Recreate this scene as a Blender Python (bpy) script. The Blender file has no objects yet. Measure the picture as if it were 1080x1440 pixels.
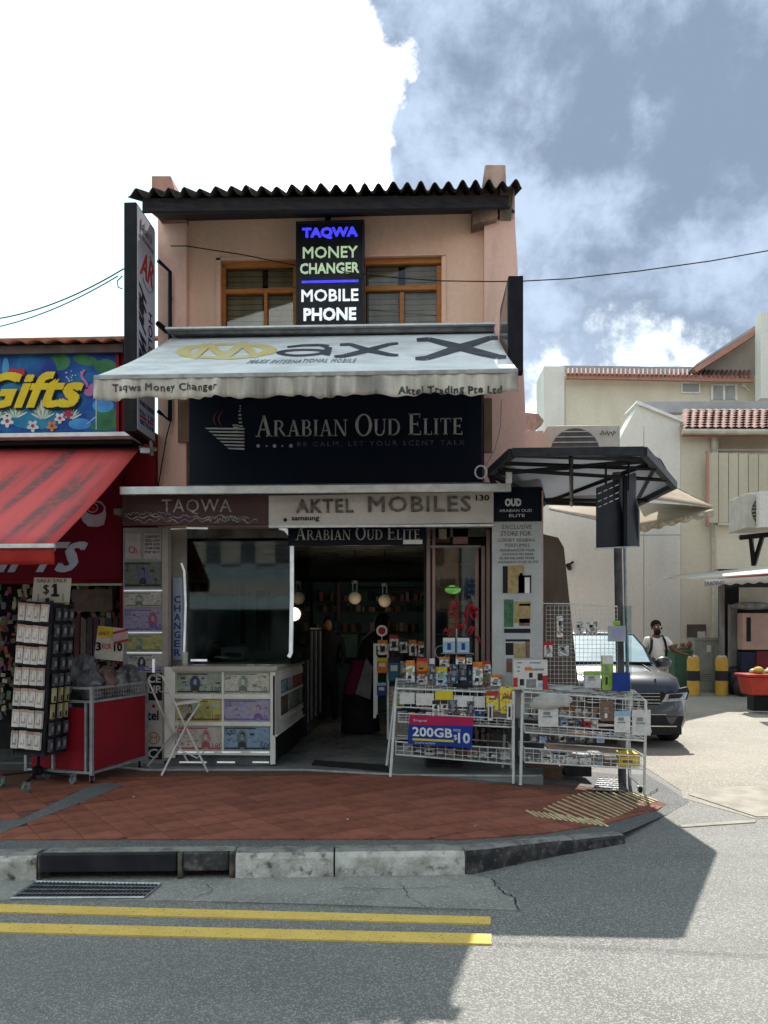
import bpy, bmesh, math, random
from math import sin, cos, pi, radians as R
from mathutils import Vector, Matrix
random.seed(7)
C = bpy.context.scene.collection
SC = bpy.context.scene
# ------------------------------------------------------------------ camera, sky, sun, exposure
TH = R(2.7); FP = 1081.0; CX = 540.0; HY = 885.0; EYE = 1.6
cam = bpy.data.cameras.new("camera"); camo = bpy.data.objects.new("camera", cam); C.objects.link(camo)
cam.sensor_fit = 'VERTICAL'; cam.sensor_height = 24; cam.lens = FP/1440*24
cam.shift_y = (HY-720)/1440
cam.clip_start = .05; cam.clip_end = 3000
camo.location = (0, 0, EYE); camo.rotation_euler = (R(90), 0, TH)
SC.camera = camo

SUN = Vector((.167, .783, 1)).normalized()
elev = math.asin(SUN.z); azim = math.atan2(SUN.x, SUN.y)
w = bpy.data.worlds.new("World"); SC.world = w; w.use_nodes = True
nt = w.node_tree; nt.nodes.clear()
def nd(tree, typ, **kw):
    n = tree.nodes.new(typ)
    for k, v in kw.items():
        if k.startswith('i_'): n.inputs[int(k[2:])].default_value = v
        else: setattr(n, k, v)
    return n
def mth(tree, op, a, b=None, c=None, clamp=False):
    n = tree.nodes.new('ShaderNodeMath'); n.operation = op; n.use_clamp = clamp
    for i, v in enumerate((a, b, c)):
        if v is None: continue
        if isinstance(v, (int, float)): n.inputs[i].default_value = v
        else: tree.links.new(v, n.inputs[i])
    return n.outputs[0]
def mixc(tree, f, a, b, typ='MIX'):
    n = tree.nodes.new('ShaderNodeMix'); n.data_type = 'RGBA'; n.blend_type = typ
    for s, v in ((n.inputs[0], f), (n.inputs[6], a), (n.inputs[7], b)):
        if isinstance(v, (int, float)): s.default_value = v
        elif isinstance(v, (tuple, list)): s.default_value = (*v[:3], 1)
        else: tree.links.new(v, s)
    return n.outputs[2]
def ramp(tree, src, lo, hi):
    n = tree.nodes.new('ShaderNodeMapRange'); n.interpolation_type = 'SMOOTHSTEP'
    n.inputs[1].default_value = lo; n.inputs[2].default_value = hi
    tree.links.new(src, n.inputs[0]); return n.outputs[0]
sky = nd(nt, 'ShaderNodeTexSky', sky_type='NISHITA', sun_disc=False, sun_elevation=elev, sun_rotation=azim)
bg1 = nd(nt, 'ShaderNodeBackground', i_1=.1); nt.links.new(sky.outputs[0], bg1.inputs[0])
tc = nt.nodes.new('ShaderNodeTexCoord')
sp = nt.nodes.new('ShaderNodeSeparateXYZ'); nt.links.new(tc.outputs['Generated'], sp.inputs[0])
sx, sy, sz = sp.outputs
def wnoise(scale, detail=7, rough=.55, off=(0, 0, 0), dist=.3, zs=1.0):
    m = nd(nt, 'ShaderNodeMapping'); m.inputs['Location'].default_value = off; m.inputs['Scale'].default_value = (1, 1, zs)
    nt.links.new(tc.outputs['Generated'], m.inputs[0])
    n = nd(nt, 'ShaderNodeTexNoise'); n.inputs['Scale'].default_value = scale
    n.inputs['Detail'].default_value = detail; n.inputs['Roughness'].default_value = rough; n.inputs['Distortion'].default_value = dist
    nt.links.new(m.outputs[0], n.inputs['Vector']); return n.outputs[0]
n1 = wnoise(2.6, 8, .6, (3.1, 1.7, .4)); n2 = wnoise(5.5, 8, .6, (.3, 5.2, 2.2)); n3 = wnoise(1.3, 3, .5, (7, 2, 1)); n4 = wnoise(9, 7, .62, (1, 9, 4), .5)
# great bank of grey cloud towards the right, white glare towards the left
side = mth(nt, 'ADD', sx, mth(nt, 'MULTIPLY', mth(nt, 'SUBTRACT', n1, .5), .30))
side = mth(nt, 'ADD', side, mth(nt, 'MULTIPLY', mth(nt, 'SUBTRACT', n2, .5), .22))
side = mth(nt, 'ADD', side, mth(nt, 'MULTIPLY', mth(nt, 'SUBTRACT', n4, .5), .10))
grey = ramp(nt, side, -.098, -.055)
n5 = wnoise(3.4, 9, .62, (4.4, 8.2, 1.3), .15); n6 = wnoise(14, 8, .6, (2, 3, 9), .2)
tex = mth(nt, 'ADD', mth(nt, 'MULTIPLY', n5, .75), mth(nt, 'MULTIPLY', n6, .25))
dk = ramp(nt, mth(nt, 'ADD', tex, mth(nt, 'MULTIPLY', sx, .28)), .44, .60)
greyc = mixc(nt, dk, (.255, .31, .395), (.115, .15, .205))
lit = ramp(nt, mth(nt, 'ADD', mth(nt, 'MULTIPLY', n4, .6), mth(nt, 'MULTIPLY', n6, .4)), .60, .72)
greyc = mixc(nt, mth(nt, 'MULTIPLY', lit, .55), greyc, (.45, .50, .57))
# breaks of white in the lower part of the grey bank
low = ramp(nt, sz, .54, .30)
puff = ramp(nt, mth(nt, 'ADD', tex, mth(nt, 'MULTIPLY', low, .15)), .60, .72)
greyc = mixc(nt, mth(nt, 'MULTIPLY', puff, low), greyc, (.85, .92, .98))
cy = ramp(nt, mth(nt, 'SUBTRACT', mth(nt, 'ADD', mth(nt, 'MULTIPLY', n3, .6), mth(nt, 'MULTIPLY', tex, .4)), mth(nt, 'MULTIPLY', sx, .85)), .60, .80)
whitec = mixc(nt, cy, (1.35, 1.35, 1.33), (.40, .55, .585))
cloudc = mixc(nt, grey, whitec, greyc)
bg2 = nd(nt, 'ShaderNodeBackground', i_1=.82); nt.links.new(cloudc, bg2.inputs[0])
cover = ramp(nt, mth(nt, 'ADD', n2, mth(nt, 'MULTIPLY', n3, .5)), .40, .62)
cover = mth(nt, 'ADD', mth(nt, 'MULTIPLY', cover, .2), .8)
mx = nt.nodes.new('ShaderNodeMixShader'); nt.links.new(cover, mx.inputs[0])
nt.links.new(bg1.outputs[0], mx.inputs[1]); nt.links.new(bg2.outputs[0], mx.inputs[2])
wo = nt.nodes.new('ShaderNodeOutputWorld'); nt.links.new(mx.outputs[0], wo.inputs[0])

sl = bpy.data.lights.new("sun", 'SUN'); sl.energy = 2.85; sl.angle = R(.5); sl.color = (1, .965, .90)
so = bpy.data.objects.new("sun", sl); C.objects.link(so); so.location = (0, 0, 30)
so.rotation_euler = SUN.to_track_quat('Z', 'Y').to_euler()
SC.view_settings.view_transform = 'Standard'; SC.view_settings.look = 'None'
SC.view_settings.gamma = 1; SC.view_settings.use_curve_mapping = False
SC.view_settings.exposure = 1.62
SC.render.engine = 'CYCLES'
SC.cycles.max_bounces = 8; SC.cycles.transparent_max_bounces = 16; SC.cycles.sample_clamp_indirect = 6
SC.cycles.use_denoising = True

# ------------------------------------------------------------------ places: a point from where it is seen and how deep it stands
def ray(px, py):
    t = (px-CX)/FP
    return Vector((t*cos(TH)-sin(TH), t*sin(TH)+cos(TH), (HY-py)/FP))
def P(px, py, Y):
    r = ray(px, py); k = Y/r.y
    return Vector((k*r.x, Y, EYE+k*r.z))
def G(px, py, z=0.0):
    r = ray(px, py); k = (z-EYE)/r.z
    return Vector((k*r.x, k*r.y, z))
def pq(x0, y0, x1, y1, Y):            # bottom-left, bottom-right, top-right, top-left (y0 top, y1 bottom)
    a = P((x0+x1)/2, (y0+y1)/2, Y)
    xl = P(x0, (y0+y1)/2, Y).x; xr = P(x1, (y0+y1)/2, Y).x
    zt = P((x0+x1)/2, y0, Y).z; zb = P((x0+x1)/2, y1, Y).z
    return [Vector((xl, Y, zb)), Vector((xr, Y, zb)), Vector((xr, Y, zt)), Vector((xl, Y, zt))]

# ------------------------------------------------------------------ materials
MATS = {}
def M(name, col=None, col2=None, scale=5, rough=.6, metal=0, bump=.0, bscale=60, rnd=0, emit=0, glass=0, coat=0, streak=0, spots=None, spotsc=30, spott=.66, spotw=.05, alpha=1):
    if name in MATS: return MATS[name]
    m = bpy.data.materials.new(name); m.use_nodes = True; MATS[name] = m
    t = m.node_tree; b = t.nodes['Principled BSDF']
    co = t.nodes.new('ShaderNodeTexCoord').outputs['Object']
    def noi(sc, det=4, vec=co, r=.55):
        n = t.nodes.new('ShaderNodeTexNoise'); n.inputs['Scale'].default_value = sc; n.inputs['Detail'].default_value = det
        n.inputs['Roughness'].default_value = r
        t.links.new(vec, n.inputs['Vector']); return n.outputs[0]
    if col2 is None: col2 = tuple(c*.78 for c in col)
    vec = co
    if streak:
        mp = t.nodes.new('ShaderNodeMapping'); mp.inputs['Scale'].default_value = (1, 1, 1/streak); t.links.new(co, mp.inputs[0]); vec = mp.outputs[0]
    c = mixc(t, ramp(t, noi(scale, 5, vec), .35, .68), col, col2)
    c = mixc(t, .35, c, mixc(t, noi(scale*9, 3), (.45, .45, .45), (1.1, 1.1, 1.1)), 'MULTIPLY') if not emit else c
    if spots is not None:
        c = mixc(t, ramp(t, noi(spotsc, 5, vec, .65), spott, spott+spotw), c, spots)
    if rnd:
        oi = t.nodes.new('ShaderNodeObjectInfo')
        k = mth(t, 'MULTIPLY_ADD', oi.outputs['Random'], 2*rnd, 1-rnd)
        cc = t.nodes.new('ShaderNodeCombineColor')
        for i in range(3): t.links.new(k, cc.inputs[i])
        c = mixc(t, 1, c, cc.outputs[0], 'MULTIPLY')
    t.links.new(c, b.inputs['Base Color'])
    b.inputs['Roughness'].default_value = rough; b.inputs['Metallic'].default_value = metal
    if rough > .25 and not coat: b.inputs['Specular IOR Level'].default_value = .1
    if coat: b.inputs['Coat Weight'].default_value = coat; b.inputs['Coat Roughness'].default_value = .05
    if emit: t.links.new(c, b.inputs['Emission Color']); b.inputs['Emission Strength'].default_value = emit
    if bump:
        bp = t.nodes.new('ShaderNodeBump'); bp.inputs['Strength'].default_value = bump; bp.inputs['Distance'].default_value = .01
        t.links.new(noi(bscale, 4), bp.inputs['Height']); t.links.new(bp.outputs[0], b.inputs['Normal'])
    if alpha < 1: b.inputs['Alpha'].default_value = alpha
    return m
def glassmat(name, tint=(.8, .9, .9), tr=.8, rough=.03, dirt=.25):
    if name in MATS: return MATS[name]
    m = bpy.data.materials.new(name); m.use_nodes = True; MATS[name] = m
    t = m.node_tree; t.nodes.clear()
    o = t.nodes.new('ShaderNodeOutputMaterial')
    g = t.nodes.new('ShaderNodeBsdfGlossy'); g.inputs['Roughness'].default_value = rough
    tr_ = t.nodes.new('ShaderNodeBsdfTransparent'); tr_.inputs[0].default_value = (*[c*tr for c in tint], 1)
    fr = t.nodes.new('ShaderNodeFresnel'); fr.inputs[0].default_value = 1.5
    mix = t.nodes.new('ShaderNodeMixShader'); t.links.new(fr.outputs[0], mix.inputs[0]); t.links.new(tr_.outputs[0], mix.inputs[1]); t.links.new(g.outputs[0], mix.inputs[2])
    d = t.nodes.new('ShaderNodeBsdfDiffuse'); d.inputs[0].default_value = (.25, .27, .26, 1)
    co = t.nodes.new('ShaderNodeTexCoord'); n = t.nodes.new('ShaderNodeTexNoise'); n.inputs['Scale'].default_value = 3; n.inputs['Detail'].default_value = 6
    t.links.new(co.outputs['Object'], n.inputs['Vector'])
    f = mth(t, 'MULTIPLY', ramp(t, n.outputs[0], .4, .75), dirt)
    m2 = t.nodes.new('ShaderNodeMixShader'); t.links.new(f, m2.inputs[0]); t.links.new(mix.outputs[0], m2.inputs[1]); t.links.new(d.outputs[0], m2.inputs[2])
    t.links.new(m2.outputs[0], o.inputs[0]); return m

# ------------------------------------------------------------------ mesh builder
class MB:
    def __init__(s): s.v = []; s.f = []; s.m = []; s.cuts = []
    def add(s, vs, fs, mi=0):
        s.cuts.append((list(vs), list(fs), mi)); b = len(s.v); s.v += [Vector(v) for v in vs]
        for f in fs: s.f.append([b+i for i in f]); s.m.append(mi)
        return s
    def box(s, x0, x1, y0, y1, z0, z1, mi=0):
        return s.add([(x0, y0, z0), (x1, y0, z0), (x1, y1, z0), (x0, y1, z0), (x0, y0, z1), (x1, y0, z1), (x1, y1, z1), (x0, y1, z1)],
                     [(0, 3, 2, 1), (4, 5, 6, 7), (0, 1, 5, 4), (1, 2, 6, 5), (2, 3, 7, 6), (3, 0, 4, 7)], mi)
    def obox(s, c, sz, rot=(0, 0, 0), mi=0):
        from mathutils import Euler
        m = Euler(rot).to_matrix(); c = Vector(c); hx, hy, hz = sz[0]/2, sz[1]/2, sz[2]/2
        q = [(-hx, -hy, -hz), (hx, -hy, -hz), (hx, hy, -hz), (-hx, hy, -hz), (-hx, -hy, hz), (hx, -hy, hz), (hx, hy, hz), (-hx, hy, hz)]
        return s.add([c+m@Vector(v) for v in q], [(0, 3, 2, 1), (4, 5, 6, 7), (0, 1, 5, 4), (1, 2, 6, 5), (2, 3, 7, 6), (3, 0, 4, 7)], mi)
    def quad(s, q, mi=0): return s.add(q, [tuple(range(len(q)))], mi)
    def ext(s, q, d, mi=0):          # polygon swept along d
        q = [Vector(a) for a in q]
        if not isinstance(d, Vector): d = Vector((0, d, 0))
        n = len(q)
        return s.add(q+[a+d for a in q], [tuple(range(n)), tuple(range(2*n-1, n-1, -1))]+[(i, i+n, (i+1) % n+n, (i+1) % n) for i in range(n)], mi)
    def tube(s, pts, r, n=6, mi=0, caps=True):
        pts = [Vector(p) for p in pts]; m = len(pts); rr = r if isinstance(r, (list, tuple)) else [r]*m
        vs = []; up = None
        for i, p in enumerate(pts):
            t = (pts[min(i+1, m-1)]-pts[max(i-1, 0)]).normalized()
            if up is None:
                up = Vector((0, 0, 1)) if abs(t.z) < .9 else Vector((0, 1, 0))
            a = t.cross(up).normalized(); b2 = a.cross(t).normalized(); up = b2
            for k in range(n):
                an = 2*pi*k/n; vs.append(p+(a*cos(an)+b2*sin(an))*rr[i])
        fs = [(i*n+k, i*n+(k+1) % n, (i+1)*n+(k+1) % n, (i+1)*n+k) for i in range(m-1) for k in range(n)]
        if caps: fs += [tuple(range(n-1, -1, -1)), tuple(range((m-1)*n, m*n))]
        return s.add(vs, fs, mi)
    def lathe(s, c, prof, n=16, mi=0, axis='Z'):
        c = Vector(c); vs = []
        for r, h in prof:
            for k in range(n):
                a = 2*pi*k/n; u, v_ = r*cos(a), r*sin(a)
                vs.append(c+(Vector((u, v_, h)) if axis == 'Z' else Vector((u, h, v_)) if axis == 'Y' else Vector((h, u, v_))))
        m = len(prof)
        fs = [(i*n+k, i*n+(k+1) % n, (i+1)*n+(k+1) % n, (i+1)*n+k) for i in range(m-1) for k in range(n)]
        fs += [tuple(range(n-1, -1, -1)), tuple(range((m-1)*n, m*n))]
        return s.add(vs, fs, mi)
    def ball(s, c, r, mi=0, nu=10, nv=7):
        r = r if isinstance(r, (tuple, list)) else (r, r, r); c = Vector(c); vs = [c+Vector((0, 0, -r[2]))]
        for j in range(1, nv):
            a = -pi/2+pi*j/nv
            for k in range(nu):
                b = 2*pi*k/nu; vs.append(c+Vector((r[0]*cos(a)*cos(b), r[1]*cos(a)*sin(b), r[2]*sin(a))))
        vs.append(c+Vector((0, 0, r[2]))); e = len(vs)-1
        fs = [(0, 1+(k+1) % nu, 1+k) for k in range(nu)]
        for j in range(nv-2):
            for k in range(nu): fs.append((1+j*nu+k, 1+j*nu+(k+1) % nu, 1+(j+1)*nu+(k+1) % nu, 1+(j+1)*nu+k))
        fs += [(e, e-nu+k, e-nu+(k+1) % nu) for k in range(nu)]
        return s.add(vs, fs, mi)
    def grid(s, q, nu, nv, r, mi=0, sq=4):     # wire grid on a quad (bl,br,tr,tl)
        bl, br, tr, tl = [Vector(a) for a in q]
        for i in range(nu+1):
            t = i/nu; s.tube([bl.lerp(br, t), tl.lerp(tr, t)], r, sq, mi, False)
        for j in range(nv+1):
            t = j/nv; s.tube([bl.lerp(tl, t), br.lerp(tr, t)], r, sq, mi, False)
        return s
    def sheet(s, fn, nu, nv, mi=0):
        vs = [fn(i/nu, j/nv) for j in range(nv+1) for i in range(nu+1)]; w_ = nu+1
        return s.add(vs, [(j*w_+i, j*w_+i+1, (j+1)*w_+i+1, (j+1)*w_+i) for j in range(nv) for i in range(nu)], mi)
    def build(s, name, mats, parent=None, loc=None, bevel=0, solid=0, local=False, ang=35, split=False):
        if split:
            for vs, fs, mi in s.cuts:
                m_ = MB(); m_.add(vs, fs, 0); o = m_.build(name, mats[mi] if isinstance(mats, (list, tuple)) else mats, parent, loc, bevel, solid, local, ang)
            return o
        me = bpy.data.meshes.new(name)
        if not isinstance(mats, (list, tuple)): mats = [mats]
        if loc is not None: o_ = Vector(loc)
        elif parent is None and s.v and not local:
            o_ = sum(s.v, Vector())/len(s.v); o_.z = min(v.z for v in s.v)
        else: o_ = Vector((0, 0, 0))
        if parent is not None and not local: inv = wmat(parent).inverted(); vs = [inv@v for v in s.v]
        else: vs = [v-o_ for v in s.v] if parent is None else list(s.v)
        me.from_pydata([tuple(v) for v in vs], [], s.f)
        for m in mats: me.materials.append(m)
        if len(mats) > 1: me.polygons.foreach_set('material_index', s.m)
        me.update()
        bm = bmesh.new(); bm.from_mesh(me); bmesh.ops.recalc_face_normals(bm, faces=bm.faces); bm.to_mesh(me); bm.free()
        me.polygons.foreach_set('use_smooth', [True]*len(me.polygons)); me.set_sharp_from_angle(angle=R(ang))
        o = bpy.data.objects.new(name, me); C.objects.link(o)
        if parent is not None: o.parent = parent
        else: o.location = o_
        if solid: md = o.modifiers.new('s', 'SOLIDIFY'); md.thickness = solid; md.offset = 0
        if bevel: md = o.modifiers.new('b', 'BEVEL'); md.width = bevel; md.segments = 2; md.limit_method = 'ANGLE'; md.angle_limit = R(40)
        return o
def wmat(o):
    m = Matrix.Translation(o.location)@o.rotation_euler.to_matrix().to_4x4()
    return wmat(o.parent)@m if o.parent else m
def tag(o, label=None, cat=None, group=None, kind=None):
    if label: o['label'] = label
    if cat: o['category'] = cat
    if group: o['group'] = group
    if kind: o['kind'] = kind
    return o
def thing(name, label, cat, loc=(0, 0, 0), rot=(0, 0, 0), group=None):
    o = bpy.data.objects.new(name, None); C.objects.link(o); o.location = loc; o.rotation_euler = rot; o.empty_display_size = .1
    return tag(o, label, cat, group)
def part(name, mat, parent, fn, **kw):
    b = MB(); fn(b); return b.build(name, mat, parent, **kw)
def dup(o, loc=None, rot=None, parent=None, top=True):
    c = o.copy(); C.objects.link(c)
    if loc is not None: c.location = loc
    if rot is not None: c.rotation_euler = rot
    if parent is not None: c.parent = parent
    for ch in list(o.children): dup(ch, parent=c, top=False)
    return c

# ------------------------------------------------------------------ lettering
_tc = {}
def textgeo(s, bold=0.0, sp=1.0):
    k = (s, bold, sp)
    if k in _tc: return _tc[k]
    cu = bpy.data.curves.new('t', 'FONT'); cu.body = s; cu.resolution_u = 2; cu.extrude = .5; cu.space_character = sp
    ob = bpy.data.objects.new('t', cu); C.objects.link(ob)
    bpy.context.view_layer.update()
    me = bpy.data.meshes.new_from_object(ob.evaluated_get(bpy.context.evaluated_depsgraph_get()))
    vs = [v.co.copy() for v in me.vertices]; fs = [tuple(p.vertices) for p in me.polygons]
    if bold > 0:
        v0, f0 = vs, fs; vs, fs = [], []
        for k, (dx, dy) in enumerate(((-1, -1), (1, -1), (1, 1), (-1, 1))):
            b_ = len(vs); vs += [Vector((v.x+dx*bold, v.y+dy*bold, (v.z+.5)*(1-.05*k)-.5)) for v in v0]; fs += [tuple(i+b_ for i in f) for f in f0]
    bpy.data.objects.remove(ob); bpy.data.meshes.remove(me); bpy.data.curves.remove(cu)
    x0 = min(v.x for v in vs); x1 = max(v.x for v in vs); y0 = min(v.y for v in vs); y1 = max(v.y for v in vs)
    vs = [((v.x-x0)/max(x1-x0, 1e-6), (v.y-y0)/max(y1-y0, 1e-6), v.z+.5) for v in vs]
    _tc[k] = (vs, fs, (x1-x0)/max(y1-y0, 1e-6)); return _tc[k]
def put(mb, vs, fs, q, th=.006, mi=0, shear=0):
    bl, br, tr, tl = [Vector(a) for a in q]; nrm = (br-bl).cross(tl-bl).normalized()
    out = []
    for x, y, z in vs:
        x = x+shear*(y-.5)
        p = bl.lerp(br, x).lerp(tl.lerp(tr, x), y); out.append(p+nrm*(z*th+.0005))
    mb.add(out, fs, mi)
def text(mb, s, q, bold=.02, th=.006, mi=0, shear=0, sp=1.0):
    vs, fs, a = textgeo(s, bold, sp); put(mb, vs, fs, q, th, mi, shear)
# serif capitals drawn from strokes
def serif(c):
    T, t = .17, .05; g = []; sf = lambda x, y, w_=.30: g.append([(x-w_/2, y), (x+w_/2, y), (x+w_/2, y+t), (x-w_/2, y+t)])
    def st(x0, y0, x1, y1, w_): g.append([(x0-w_/2, y0), (x0+w_/2, y0), (x1+w_/2, y1), (x1-w_/2, y1)])
    def arc(cx, cy, rx, ry, a0, a1, wx=T, wy=t, n=14):
        for i in range(n):
            A, B = R(a0+(a1-a0)*i/n), R(a0+(a1-a0)*(i+1)/n)
            g.append([(cx+rx*cos(A), cy+ry*sin(A)), (cx+rx*cos(B), cy+ry*sin(B)), (cx+(rx-wx)*cos(B), cy+(ry-wy)*sin(B)), (cx+(rx-wx)*cos(A), cy+(ry-wy)*sin(A))])
    def bar(x0, x1, y): g.append([(x0, y), (x1, y), (x1, y+t), (x0, y+t)])
    if c == 'A': st(.12, 0, .43, 1, .06); st(.74, 0, .43, 1, T); bar(.22, .64, .32); sf(.12, 0, .26); sf(.74, 0, .32); return g, .92
    if c == 'I': st(.16, 0, .16, 1, T); sf(.16, 0); sf(.16, .95); return g, .36
    if c == 'R': st(.16, 0, .16, 1, T); sf(.16, 0); bar(.02, .4, .95); arc(.36, .74, .32, .26, -90, 90, .15); bar(.2, .4, .48); st(.8, 0, .42, .5, T); sf(.82, 0, .2); return g, .9
    if c == 'B': st(.16, 0, .16, 1, T); bar(.02, .4, .95); bar(.02, .42, 0); arc(.36, .755, .28, .245, -90, 90, .14); bar(.2, .42, .5); arc(.4, .27, .32, .27, -90, 90, .15); return g, .78
    if c == 'N': st(.12, 0, .12, 1, .06); st(.82, 0, .82, 1, .06); st(.78, 0, .14, 1, T); sf(.12, 0, .26); sf(.1, .95, .2); sf(.82, .95, .26); return g, .98
    if c == 'O': arc(.46, .5, .45, .52, 0, 360, .16, .05, 36); return g, .95
    if c == 'U': st(.16, .3, .16, 1, T); st(.74, .3, .74, 1, .06); arc(.42, .32, .345, .34, 180, 360, .11, .07); sf(.16, .95); sf(.74, .95, .24); return g, .9
    if c == 'D': st(.16, 0, .16, 1, T); bar(.02, .42, .95); bar(.02, .42, 0); arc(.38, .5, .48, .5, -90, 90, .16); return g, .92
    if c == 'E': st(.16, 0, .16, 1, T); bar(.02, .62, .95); bar(.02, .66, 0); bar(.2, .5, .49); st(.6, .8, .62, .98, .04); st(.66, 0, .64, .2, .04); st(.5, .4, .5, .62, .04); return g, .74
    if c == 'L': st(.16, 0, .16, 1, T); sf(.16, .95); bar(.02, .6, 0); st(.6, 0, .58, .2, .04); return g, .66
    if c == 'T': st(.38, 0, .38, 1, T); sf(.38, 0); bar(.02, .74, .95); st(.04, .8, .03, .98, .04); st(.73, .8, .74, .98, .04); return g, .8
    return g, .4
def serif_text(mb, s, q, small=.72, th=.01, mi=0):
    polys = []; x = 0
    for wd in s.split(' '):
        for i, ch in enumerate(wd):
            k = 1 if i == 0 else small; g, w_ = serif(ch)
            for poly in g: polys.append([(x+a*k, b*k) for a, b in poly])
            x += w_*k+.06
        x += .35
    x -= .35
    for poly in polys:
        n = len(poly); v = [(a/x, b, z) for z in (0, 1) for a, b in poly]
        put(mb, v, [tuple(range(n, 2*n)), *[(i, (i+1) % n, (i+1) % n+n, i+n) for i in range(n)]], q, th, mi)
# common materials
WHITE = M('white_paint', (.72, .71, .68), (.6, .59, .56), 6, .45, rnd=.04)
BLACKM = M('black_paint', (.007, .008, .010), (.013, .013, .015), 8, .4)
STEEL = M('steel', (.5, .5, .5), (.36, .36, .36), 12, .35, 1)
GALV = M('galvanised', (.42, .43, .43), (.3, .31, .31), 10, .5, .6)
RUBBER = M('rubber', (.025, .025, .026), None, 20, .8)
NAVY = M('navy_board', (.002, .005, .012), (.0035, .007, .015), 4, .35)
SILVER = M('silver_letters', (.42, .42, .40), (.3, .3, .29), 8, .4, .5)
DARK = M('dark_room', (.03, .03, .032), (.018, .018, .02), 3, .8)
# ------------------------------------------------------------------ ground, road, pavement, kerb
def ground_mat(name, col, col2, agg, aggc, aggt=.6, bump=.5, patch=None, sc=.9):
    m = bpy.data.materials.new(name); m.use_nodes = True; t = m.node_tree; b = t.nodes['Principled BSDF']
    co = t.nodes.new('ShaderNodeTexCoord').outputs['Object']
    def noi(s_, d=4, r=.6):
        n = t.nodes.new('ShaderNodeTexNoise'); n.inputs['Scale'].default_value = s_; n.inputs['Detail'].default_value = d; n.inputs['Roughness'].default_value = r
        t.links.new(co, n.inputs['Vector']); return n.outputs[0]
    c = mixc(t, ramp(t, noi(sc, 6), .3, .7), col, col2)
    vo = t.nodes.new('ShaderNodeTexVoronoi'); vo.inputs['Scale'].default_value = agg; t.links.new(co, vo.inputs['Vector'])
    sepc = t.nodes.new('ShaderNodeSeparateColor'); t.links.new(vo.outputs['Color'], sepc.inputs[0])
    c = mixc(t, ramp(t, sepc.outputs[0], aggt, aggt+.25), c, aggc)
    c = mixc(t, .6, c, mixc(t, noi(agg*1.2, 3), (.4, .4, .4), (1.35, 1.35, 1.35)), 'MULTIPLY')
    st = ramp(t, noi(3.2, 7, .7), .6, .72)
    c = mixc(t, mth(t, 'MULTIPLY', st, .35), c, tuple(x*.6 for x in col))
    mp = t.nodes.new('ShaderNodeMapping'); mp.inputs['Scale'].default_value = (.18, 1.5, 1); mp.inputs['Rotation'].default_value = (0, 0, .03); t.links.new(co, mp.inputs[0])
    nn = t.nodes.new('ShaderNodeTexNoise'); nn.inputs['Scale'].default_value = 1.3; nn.inputs['Detail'].default_value = 5; t.links.new(mp.outputs[0], nn.inputs['Vector'])
    c = mixc(t, mth(t, 'MULTIPLY', ramp(t, nn.outputs[0], .35, .72), .18), c, tuple(x*.62 for x in col))
    vf = t.nodes.new('ShaderNodeTexVoronoi'); vf.inputs['Scale'].default_value = agg*2.1; t.links.new(co, vf.inputs['Vector'])
    s3 = t.nodes.new('ShaderNodeSeparateColor'); t.links.new(vf.outputs['Color'], s3.inputs[0])
    c = mixc(t, .5, c, mixc(t, s3.outputs[1], (.55, .55, .55), (1.4, 1.4, 1.38)), 'MULTIPLY')
    t.links.new(c, b.inputs['Base Color']); b.inputs['Roughness'].default_value = .9
    bp = t.nodes.new('ShaderNodeBump'); bp.inputs['Strength'].default_value = bump; bp.inputs['Distance'].default_value = .006
    t.links.new(mth(t, 'ADD', vo.outputs['Distance'], noi(agg*.6)), bp.inputs['Height']); t.links.new(bp.outputs[0], b.inputs['Normal'])
    return m
ASPH = ground_mat('asphalt', (.135, .131, .122), (.175, .169, .157), 150, (.31, .30, .275), .6, .45)
ASPH2 = ground_mat('old_asphalt', (.085, .086, .085), (.115, .115, .111), 120, (.2, .2, .19), .7)
GUT = ground_mat('gutter_concrete', (.29, .28, .25), (.20, .193, .175), 90, (.36, .345, .31), .7, .4, sc=2.5)
LANE = ground_mat('lane_concrete', (.27, .245, .20), (.205, .187, .154), 60, (.34, .315, .27), .7, .35, sc=.7)
TILE = M('clay_tile', (.285, .10, .065), (.205, .076, .052), 7, .6, bump=.35, rnd=.18, spots=(.13, .055, .04), spotsc=9, spott=.56, spotw=.2)
MORT = M('mortar', (.17, .085, .06), (.11, .06, .045), 20, .9)

b = MB(); b.quad([(-400, -400, 0), (400, -400, 0), (400, 900, 0), (-400, 900, 0)])
road = tag(b.build('road', ASPH, loc=(0, 0, 0)), 'grey asphalt road surface with coarse pale stones', kind='structure')
# lane at the right: pale sheet
ln = [G(880, 1062, .004), G(925, 1090, .004), G(958, 1112, .004), G(960, 1122, .004), G(1062, 1151, .004), G(1400, 1147, .004), (30, 14, .004), (30, 60, .004), (1.0, 60, .004), (1.75, 8.6, .004)]
b = MB(); b.ext([Vector(p) for p in ln], Vector((0, 0, -.02)))
tag(b.build('side_lane', LANE), 'pale worn concrete lane beside the shop', kind='structure')
# dropped slab at the mouth of the lane
b = MB(); b.ext([G(968, 1117, .012), G(1064, 1148, .012), G(1300, 1146, .012), G(1300, 1104, .012), G(1010, 1106, .012)], Vector((0, 0, -.03)))
b.ext([G(955, 1160, .008), G(1064, 1152, .008), G(1062, 1156, .008), G(958, 1163, .008)], Vector((0, 0, -.02)))
tag(b.build('drop_slab', M('slab_concrete', (.34, .31, .26), (.24, .22, .19), 4, .85, bump=.4)), 'pale concrete slab where the lane meets the road', kind='structure')
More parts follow.
